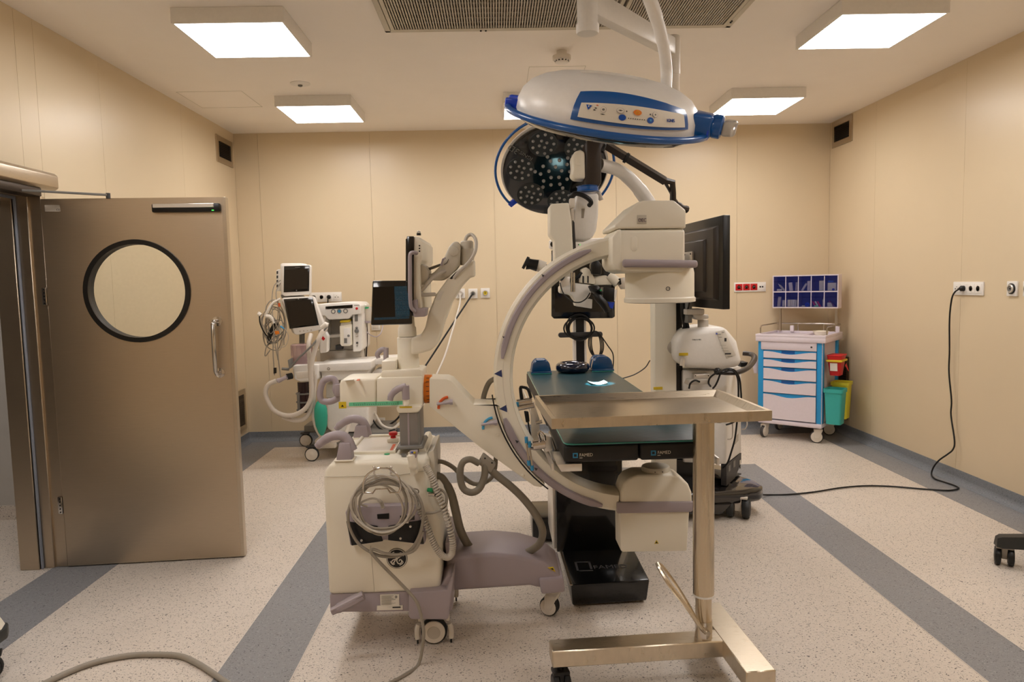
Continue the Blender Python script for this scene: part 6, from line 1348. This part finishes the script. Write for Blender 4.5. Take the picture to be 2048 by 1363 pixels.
for r_ in (1, 0):
    for k in range(5):
        xa = bx0+(bx1-bx0)*k/5+.006; xb_ = bx0+(bx1-bx0)*(k+1)/5-.006; z0 = (bz0+.012 if r_ == 0 else zm+.006); z1 = (zm-.008 if r_ == 0 else bz1-.012)
        bn = B(CM).box(xa, xb_, by0-.004, by0-.001, z0, z1).box(xa, xa+.0015, by0-.001, by1-.012, z0, z1).box(xb_-.0015, xb_, by0-.001, by1-.012, z0, z1).build('tilt_bin', 'bin_blue', rk, smooth=0)
        B(CM).box(xa, xb_, by0-.007, by0-.004, z1-.05, z1-.046).build('bin_lip', 'bin_blue', rk)
        cbox(xa, xb_, by1-.01, by1-.0082, z0, z1, 'bin_back', 'bin_back', rk)
        cells.append((xa, xb_, z0, z1))
# what the bins hold
def item(cell, kind, label, m_, fx, w_, h_, lean=0., cat='package', d=.02, yo=.03, zoff=0.):
    xa, xb_, z0, z1 = cells[cell]; cx_ = xa+(xb_-xa)*fx
    T_ = CM @ Matrix.Translation((cx_, by0+yo, z0+.001+zoff)) @ Matrix.Rotation(lean, 4, 'Y')
    b = B(T_)
    if kind == 'box': b.box(-w_/2, w_/2, 0, d, 0, h_, .002)
    elif kind == 'tube': b.lathe([(w_*.35, 0), (w_/2, .004), (w_/2, h_*.8), (w_*.2, h_*.86), (w_*.2, h_)], (0, d/2, 0), (0, 0, 1), 12)
    elif kind == 'spool': b.lathe([(w_*.18, -.004), (w_/2, -.004), (w_/2, d), (w_*.18, d), (w_*.18, -.004)], (0, 0, w_/2), (0, 1, 0), 20)
    tag(b.build({'box': 'supply_packet', 'tube': 'syringe', 'spool': 'tape_roll'}[kind], m_, None), label, cat)
item(0, 'tube', 'white syringe leaning across the first upper blue bin', 'off_white', .9, .02, .1, -.75, 'syringe'); item(0, 'box', 'pale crumpled packet under the leaning syringe in a blue bin', 'cable_white', .4, .05, .02)
item(1, 'box', 'pinkish packet upright in the second upper blue bin', 'lilac_white', .35, .035, .085, -.12); item(1, 'box', 'second pinkish packet in the same upper bin, leaning other way', 'mauve_light', .75, .03, .085, .08, yo=.055)
item(2, 'box', 'tall white packet in the third upper blue bin', 'lilac_white', .78, .03, .1); item(2, 'box', 'white strip leaning beside a tall packet in the third upper bin', 'cable_white', .1, .018, .085, .55, yo=.055)
item(3, 'box', 'pale green carton filling half of the fourth upper bin', 'cable_white', .75, .045, .1); item(4, 'box', 'wide white packet with pink top in the fifth upper bin', 'label_white', .5, .08, .075); item(4, 'spool', 'small blue cap in the fifth upper bin', 'blue_bright', .66, .022, .0, 0, 'cap', .01, .012)
item(4, 'box', 'blue packet lying above the white one in the fifth upper bin', 'blue', .4, .05, .02, zoff=.08)
item(5, 'box', 'clear wrapped packet leaning in the first lower blue bin', 'cable_light', .35, .03, .1, .1); item(5, 'box', 'pale green carton in the first lower blue bin', 'cable_white', .75, .035, .065, yo=.055)
for k in range(5): item(6, 'box', ['white envelope standing first in the row in a lower bin', 'cream envelope second in the row in a lower bin', 'white envelope tilted in the middle of the row of envelopes', 'cream envelope tilted next to the last one in the row', 'white envelope last and most tilted in the row of envelopes'][k], ('label_white', 'cream', 'paper', 'cream', 'label_white')[k], .2+.13*k, .03, .07, .04*k, 'envelope', .004, .02+.012*k)
item(7, 'spool', 'bright blue tape roll in the middle lower bin', 'blue_bright', .66, .042, .0, 0, 'tape roll', .02); item(7, 'box', 'small white carton beside the blue tape roll', 'label_white', .32, .03, .012, cat='carton')
for k in range(3): item(8, 'box', ['red and white sachet leaning in the fourth lower bin', 'red sachet in the middle of the fourth lower bin', 'red sachet leaning furthest in the fourth lower bin'][k], ('red', 'label_white', 'red')[k], .3+.16*k, .014, .06, -.5, 'sachet', .01, .02+.015*k)
item(8, 'tube', 'white tube standing at the side of the fourth lower bin', 'label_white', .86, .018, .085, 0, 'tube', .02, .05); item(8, 'box', 'pale carton lying under red sachets', 'green_tag', .35, .035, .014, cat='carton', yo=.012)
item(9, 'box', 'black marker lying across the last lower bin', 'black', .95, .014, .09, -.8, 'marker', .012, .02); item(9, 'box', 'dark red marker under the black one in the last lower bin', 'red', .82, .006, .085, -.85, 'marker', .01, .04)
for k in range(3): item(9, 'box', ['lowest white sachet of the pile in the last lower bin', 'middle white sachet of the pile in the last lower bin', 'uppermost white sachet of the pile in the last lower bin'][k], 'label_white', .36-.03*k, .05-.006*k, .012, 0, 'sachet', .03, .03, .014*k)
# things on and beside the cart
def bucket(T_, w0, d0, w1, d1, h, name, label, m_, rim, rim_m, cat='bin', wall=.003):
    """open tapering bin: bottom w0 x d0, mouth w1 x d1"""
    t_ = thing(name, label, cat, T_.translation)
    def rect(w_, d_, z, rr=.018):
        out = []
        for sx, sy, a0 in ((1, 1, 0), (-1, 1, 90), (-1, -1, 180), (1, -1, 270)):
            for k in range(4): a = math.radians(a0+30*k); out.append(((w_/2-rr)*sx+rr*math.cos(a), (d_/2-rr)*sy+rr*math.sin(a), z))
        return out
    B(T_).loft([rect(w0, d0, 0), rect(w1, d1, h), rect(w1-2*wall, d1-2*wall, h), rect(w0-2*wall, d0-2*wall, wall)]).build('body', m_, t_, smooth=50)
    if rim: B(T_).loft([rect(w1+.012, d1+.012, h-rim), rect(w1+.014, d1+.014, h), rect(w1-.004, d1-.004, h), rect(w1-.004, d1-.004, h-rim), rect(w1+.012, d1+.012, h-rim)], cap=False).build('rim', rim_m, t_, smooth=50)
    return t_
def side(yl, z, out=.1): return CM @ Matrix.Translation((X1+out, yl, z))
tb_ = bucket(side(.03, zc(846), .095), .13, .14, .16, .17, zc(776)-zc(846), 'waste_bin', 'teal plastic bin hung low on the side of the cart', 'teal_bin', .035, 'teal_bin')
yb_ = bucket(side(.245, zc(846)+.02, .095), .12, .14, .15, .17, zc(772)-zc(846), 'waste_bin', 'yellow plastic bin hung behind the teal bin on the cart', 'yellow_bin', .03, 'yellow_bin')
rb_ = bucket(side(.09, zc(751), .085), .09, .12, .13, .18, zc(712)-zc(751), 'sharps_bin', 'red sharps bin with a yellow band hung on the cart side', 'red', .0, 'yellow', 'sharps bin')
Ts = side(.09, zc(751), .085); hR = zc(712)-zc(751)
B(Ts).box(-.07, .075, -.1, .1, hR*.7, hR*.82, .01).build('yellow_band', 'yellow', rb_); B(Ts).box(-.065, .07, -.095, .095, hR, hR+.012, .005).build('lid', 'red', rb_)
B(Ts).prism([(-.035, -.075, hR*.25), (.03, -.078, hR*.25), (.03, -.085, hR*.65), (-.035, -.083, hR*.65)], (0, .004, 0)).build('paper_label', 'label_white', rb_); B(Ts).prism([(.07, .02, hR*.5), (.1, .03, hR*.2), (.1, .04, hR*.2), (.075, .05, hR*.6)], (0, .004, 0)).build('lid_flap', 'red', rb_)
gb_ = bucket(CM @ Matrix.Translation((X0-.055, .12, zc(757))), .05, .14, .085, .2, zc(731)-zc(757), 'glove_holder', 'small lilac-white bin hung on the cart side facing the microscope', 'lilac_white', 0, 'lilac_white')
bw = thing('bowl', 'small cream plastic tray standing on top of the cart', 'tray', CM @ Vector((.47, .2, zt1)))
B(CM @ Matrix.Translation((.475, .2, zt1+.001))).lathe([(.05, 0), (.07, .045), (.074, .045), (.072, .04), (.052, .004)], (0, 0, 0), (0, 0, 1), 20).build('dish', 'cream', bw)
# ================================================================ sockets and gas outlets on the walls
def wallframe(P, n):
    n = Vector(n); x_ = Vector((0, 0, 1)).cross(n).normalized(); m_ = Matrix((x_, -n, Vector((0, 0, 1)))).transposed().to_4x4(); m_.translation = P; return m_   # local: x right, -y out of the wall, z up
def socket_strip(T_, kinds, label, pitch=.078, hh=.098, name='wall_socket'):
    n = len(kinds); w_ = n*pitch+.02; t_ = thing(name, label, 'socket', T_.translation)
    B(T_).box(-w_/2, w_/2, -.012, 0, -hh/2, hh/2, .004).build('frame', 'white', t_)
    for k, kd in enumerate(kinds):
        cx_ = -w_/2+.01+pitch*(k+.5)
        ins = B(T_).box(cx_-pitch*.47, cx_+pitch*.47, -.015, -.01, -.034, .034, .003).build('insert', 'red' if kd == 'r' else 'white', t_)
        if kd in 'sr':
            B(T_).lathe([(.021, -.0165), (.0225, -.0165), (.0225, -.012), (.019, -.012), (.019, -.0165)], (cx_, 0, 0), (0, 1, 0), 20).build('outlet_ring', 'off_white' if kd == 's' else 'red', ins)
            B(T_).lathe([(.0195, -.0158), (.0195, -.0145)], (cx_, 0, 0), (0, 1, 0), 20).build('outlet_well', 'cable_light' if kd == 's' else 'black', ins)
            for s_ in (-1, 1): B(T_).cyl((cx_+s_*.009, -.017, 0), (cx_+s_*.009, -.015, 0), .003, 8).build('pin_hole', 'black' if kd == 's' else 'label_white', ins)
            B(T_).cyl((cx_, -.018, .0085), (cx_, -.015, .0085), .0022, 6).build('earth_pin', 'alu' if kd == 's' else 'label_white', ins)
        elif kd == 'e':
            for dx, dz in ((-.015, -.003), (.013, -.003), (0, .012)): B(T_).cyl((cx_+dx, -.018, dz), (cx_+dx, -.014, dz), .0055 if dz < 0 else .003, 10).build('earth_stud', 'mid_grey', ins)
        elif kd == 'd':
            for dx in (-.012, .012): B(T_).box(cx_+dx-.008, cx_+dx+.008, -.016, -.014, -.008, .008).build('data_jack', 'black', ins)
        elif kd == 'p':
            B(T_).lathe([(.021, -.015), (.021, -.035), (.014, -.042), (.008, -.05)], (cx_, 0, 0), (0, 1, 0), 18).build('plug', 'black', ins)
    return t_
socket_strip(wallframe(Vector((-1.745, YB, 1.483)), (0, -1, 0)), 'sspe'.replace('p', 's', 0), 'white wall socket strip with a black plug above the anesthesia machine')
hose([Vector((-1.71, YB-.05, 1.47)), Vector((-1.712, YB-.055, 1.42)), Vector((-1.715, YB-.05, 1.35)), Vector((-1.7, YB-.04, 1.2))], .006, 'plug_lead', 'cable_black', an)
socket_strip(wallframe(Vector((2.649, YB, 1.4875)), (0, -1, 0)), 'rrrd', 'wall socket strip with three red sockets beside the drawer cart')
socket_strip(wallframe(Vector((XR, 5.158, 1.47)), (-1, 0, 0)), 'epss', 'white wall socket strip with the plugged-in black cord on the right-hand wall')
sb = thing('switch_box', 'plain white switch plate low on the wall behind the suction jar', 'wall plate', (-1.24, YB-.01, 1.17)); WF = wallframe(Vector((-1.243, YB, 1.173)), (0, -1, 0))
B(WF).box(-.045, .045, -.01, 0, -.045, .045, .004).build('frame', 'white', sb); B(WF).box(-.03, .03, -.013, -.009, -.03, .03, .002).build('rocker', 'off_white', sb)
sb = thing('wall_plate', 'small white data plate low on the wall behind the C-arm lift column', 'wall plate', PY(762, 845, YB)); WF = wallframe(PY(762, 843, YB), (0, -1, 0))
B(WF).box(-.045, .045, -.01, 0, -.045, .045, .004).build('frame', 'white', sb); B(WF).box(-.028, .028, -.012, -.009, -.028, .028, .002).build('blank_insert', 'off_white', sb)
def gas(T_, label, core, hosec=None):
    t_ = thing('gas_outlet', label, 'gas outlet', T_.translation)
    B(T_).box(-.047, .047, -.014, 0, -.05, .05, .003).build('plate', 'white', t_)
    B(T_).lathe([(.029, -.014), (.029, -.026), (.025, -.03), (.02, -.03), (.02, -.022), (.012, -.022)], (0, 0, 0), (0, 1, 0), 24).build('collar', 'alu', t_)
    B(T_).lathe([(.021, -.0225), (.02, -.026), (.012, -.026), (.002, -.024)], (0, 0, 0), (0, 1, 0), 20).build('probe_seat', core, t_)
    B(T_).lathe([(.006, -.0245), (.006, -.028), (.002, -.0285)], (0, 0, 0), (0, 1, 0), 10).build('probe_hole', 'black', t_)
    return t_
g1 = gas(wallframe(Vector((-.361, YB, 1.488)), (0, -1, 0)), 'white wall gas outlet with the white hose plugged in', 'off_white')
g2 = gas(wallframe(Vector((-.231, YB, 1.485)), (0, -1, 0)), 'white wall gas outlet with the black hose plugged in', 'mid_grey')
g3 = gas(wallframe(Vector((-.104, YB, 1.488)), (0, -1, 0)), 'white wall gas outlet with an empty yellow centre', 'yellow')
for (y_, lab) in ((4.708, 'wall gas outlet with dark rubber collar next to the socket strip'), (4.56, 'wall gas outlet furthest along the wall from the socket strip')):
    t_ = gas(wallframe(Vector((XR, y_, 1.472)), (-1, 0, 0)), lab, 'mid_grey'); Tw = wallframe(Vector((XR, y_, 1.472)), (-1, 0, 0))
    B(Tw).lathe([(.036, -.0142), (.036, -.02), (.03, -.022), (.03, -.0142), (.036, -.0142)], (0, 0, 0), (0, 1, 0), 24).build('rubber_collar', 'black', t_)
def wall_hose(P, path, r, m_, label):
    o_ = hose([P]+path, r, 'gas_hose', m_, None, 8, 8); tag(o_, label, 'hose'); return o_
wall_hose(Vector((-.361, YB-.035, 1.488)), pxy([(919, 610, 7.3), (905, 660, 7.15), (890, 710, 7.0), (868, 760, 6.9), (850, 800, 6.85), (835, 835, 6.85), (810, 862, 6.8), (770, 866, 6.8)]), .009, 'cable_white', 'white gas hose from the wall outlet down to the anesthesia machine')
wall_hose(Vector((-.231, YB-.035, 1.485)), pxy([(938, 598, 7.3), (905, 648, 7.2), (870, 702, 7.1), (842, 745, 7.0), (825, 775, 6.95), (800, 830, 6.9), (775, 852, 6.9)]), .009, 'cable_black', 'black gas hose slanting from the wall outlet down to the anesthesia machine')
# mains cord from the right wall over the floor to the microscope
cordp = [Vector((XR-.05, 5.2, 1.465)), Vector((XR-.055, 5.24, 1.44)), PX(1903, 600, XR-.05), PX(1899, 640, XR-.04), PX(1899, 700, XR-.03), PX(1898, 745, XR-.03), PX(1903, 800, XR-.03), PX(1902, 830, XR-.03), PX(1909, 880, XR-.035), PX(1906, 898, XR-.04), PX(1895, 908, XR-.05), PX(1878, 920, XR-.06), PX(1867, 934, XR-.075), PX(1863, 948, XR-.09), PZ(1870, 957, .012), PZ(1887, 963, .009), PZ(1908, 970, .009), PZ(1917, 976, .009), PZ(1900, 980, .009), PZ(1870, 979, .009), PZ(1830, 976, .009), PZ(1780, 972, .009), PZ(1730, 971, .009), PZ(1680, 975, .009), PZ(1630, 983, .009), PZ(1580, 988, .009), PZ(1535, 989, .009), PZ(1512, 988, .05)]
tag(hose(cordp, .006, 'extension_cord', 'cable_black', None, 6, 8), 'black power cord hanging from the wall socket and trailing over the floor', 'cord')
# grey cable in the left foreground
tag(hose([PZ(40, 1392, .013), PZ(95, 1363, .013), PZ(150, 1338, .013), PZ(200, 1321, .013), PZ(260, 1310, .013), PZ(310, 1308, .013), PZ(360, 1311, .013), PZ(395, 1326, .013), PZ(425, 1345, .013), PZ(455, 1366, .013), PZ(500, 1395, .013)], .012, 'floor_cable', 'cable_grey', None, 6, 10), 'thick grey cable curving over the pale floor beside the doorway', 'cable')
# edge of a stool base at the right
st = thing('stool', 'dark grey five-star base of a stool with twin-wheel casters', 'stool', (2.95, 3.6, 0))
sc0 = Vector((3.0, 3.62, 0)); p = PZ(2005, 1135); tip = Vector((p.x+.03, p.y+.03, 0))
hubc = Vector((tip.x+.34, tip.y-.12, 0))
WLOC[st] = Vector((hubc.x, hubc.y, 0)); st.location = WLOC[st]
for k in range(5):
    a = math.atan2(tip.y-hubc.y, tip.x-hubc.x)+k*2*math.pi/5; T_ = Matrix.Translation(hubc) @ Matrix.Rotation(a, 4, 'Z'); L_ = (tip-hubc).length
    B(T_).loft([[(.02, -.04, .12), (.02, .04, .12), (.02, .03, .2), (.02, -.03, .2)], [(L_*.6, -.038, .11), (L_*.6, .038, .11), (L_*.6, .03, .18), (L_*.6, -.03, .18)], [(L_+.02, -.036, .105), (L_+.02, .036, .105), (L_+.02, .028, .165), (L_+.02, -.028, .165)], [(L_+.045, -.025, .11), (L_+.045, .025, .11), (L_+.04, .02, .155), (L_+.04, -.02, .155)]]).build('leg', 'charcoal', st, smooth=60)
    q = T_ @ Vector((L_, 0, 0)); caster(st, q.x, q.y, .112, .05, yaw=a+(1.35 if k == 0 else .6*k), width=.06, fork='cable_grey', tyre='black', hub='black', twin=True, offset=.012)
B().lathe([(.06, .11), (.06, .2), (.03, .22), (.025, .4), (.018, .41), (.018, .5)], hubc, (0, 0, 1), 20).build('gas_column', 'charcoal', st)
B().lathe([(.05, .5), (.17, .51), (.19, .53), (.19, .56), (.17, .58), (.05, .585)], hubc, (0, 0, 1), 32).build('seat', 'black', st)
# corner of a cream trolley at the lower left
tr = thing('equipment_trolley', 'cream equipment trolley with dark grey bumper, mostly outside the picture', 'trolley', (-2.25, 2.62, 0))
e0 = PY(19, 1300, 2.9).x
B().prism([(e0-.5, 2.45, .16), (e0-.03, 2.45, .16), (e0, 2.5, .16), (e0, 2.9, .16), (e0-.03, 2.95, .16), (e0-.5, 2.95, .16)], (-.0, 0, .05), .01).build('bumper', 'charcoal', tr)
B().loft([[(e0-.5, 2.46, .21), (e0-.03, 2.46, .21), (e0-.01, 2.52, .21), (e0-.01, 2.88, .21), (e0-.03, 2.93, .21), (e0-.5, 2.93, .21)], [(e0-.52, 2.48, .34), (e0-.09, 2.48, .34), (e0-.075, 2.53, .34), (e0-.075, 2.87, .34), (e0-.09, 2.91, .34), (e0-.52, 2.91, .34)], [(e0-.52, 2.5, .6), (e0-.13, 2.5, .6), (e0-.12, 2.54, .6), (e0-.12, 2.86, .6), (e0-.13, 2.9, .6), (e0-.52, 2.9, .6)]]).build('housing', 'cream', tr, smooth=60)
for x in (e0-.05, e0-.42):
    for y in (2.52, 2.88): caster(tr, x, y, .165, .05, yaw=.5, width=.03, fork='charcoal', tyre='rubber', hub='dark_grey')
bpy.context.view_layer.update()
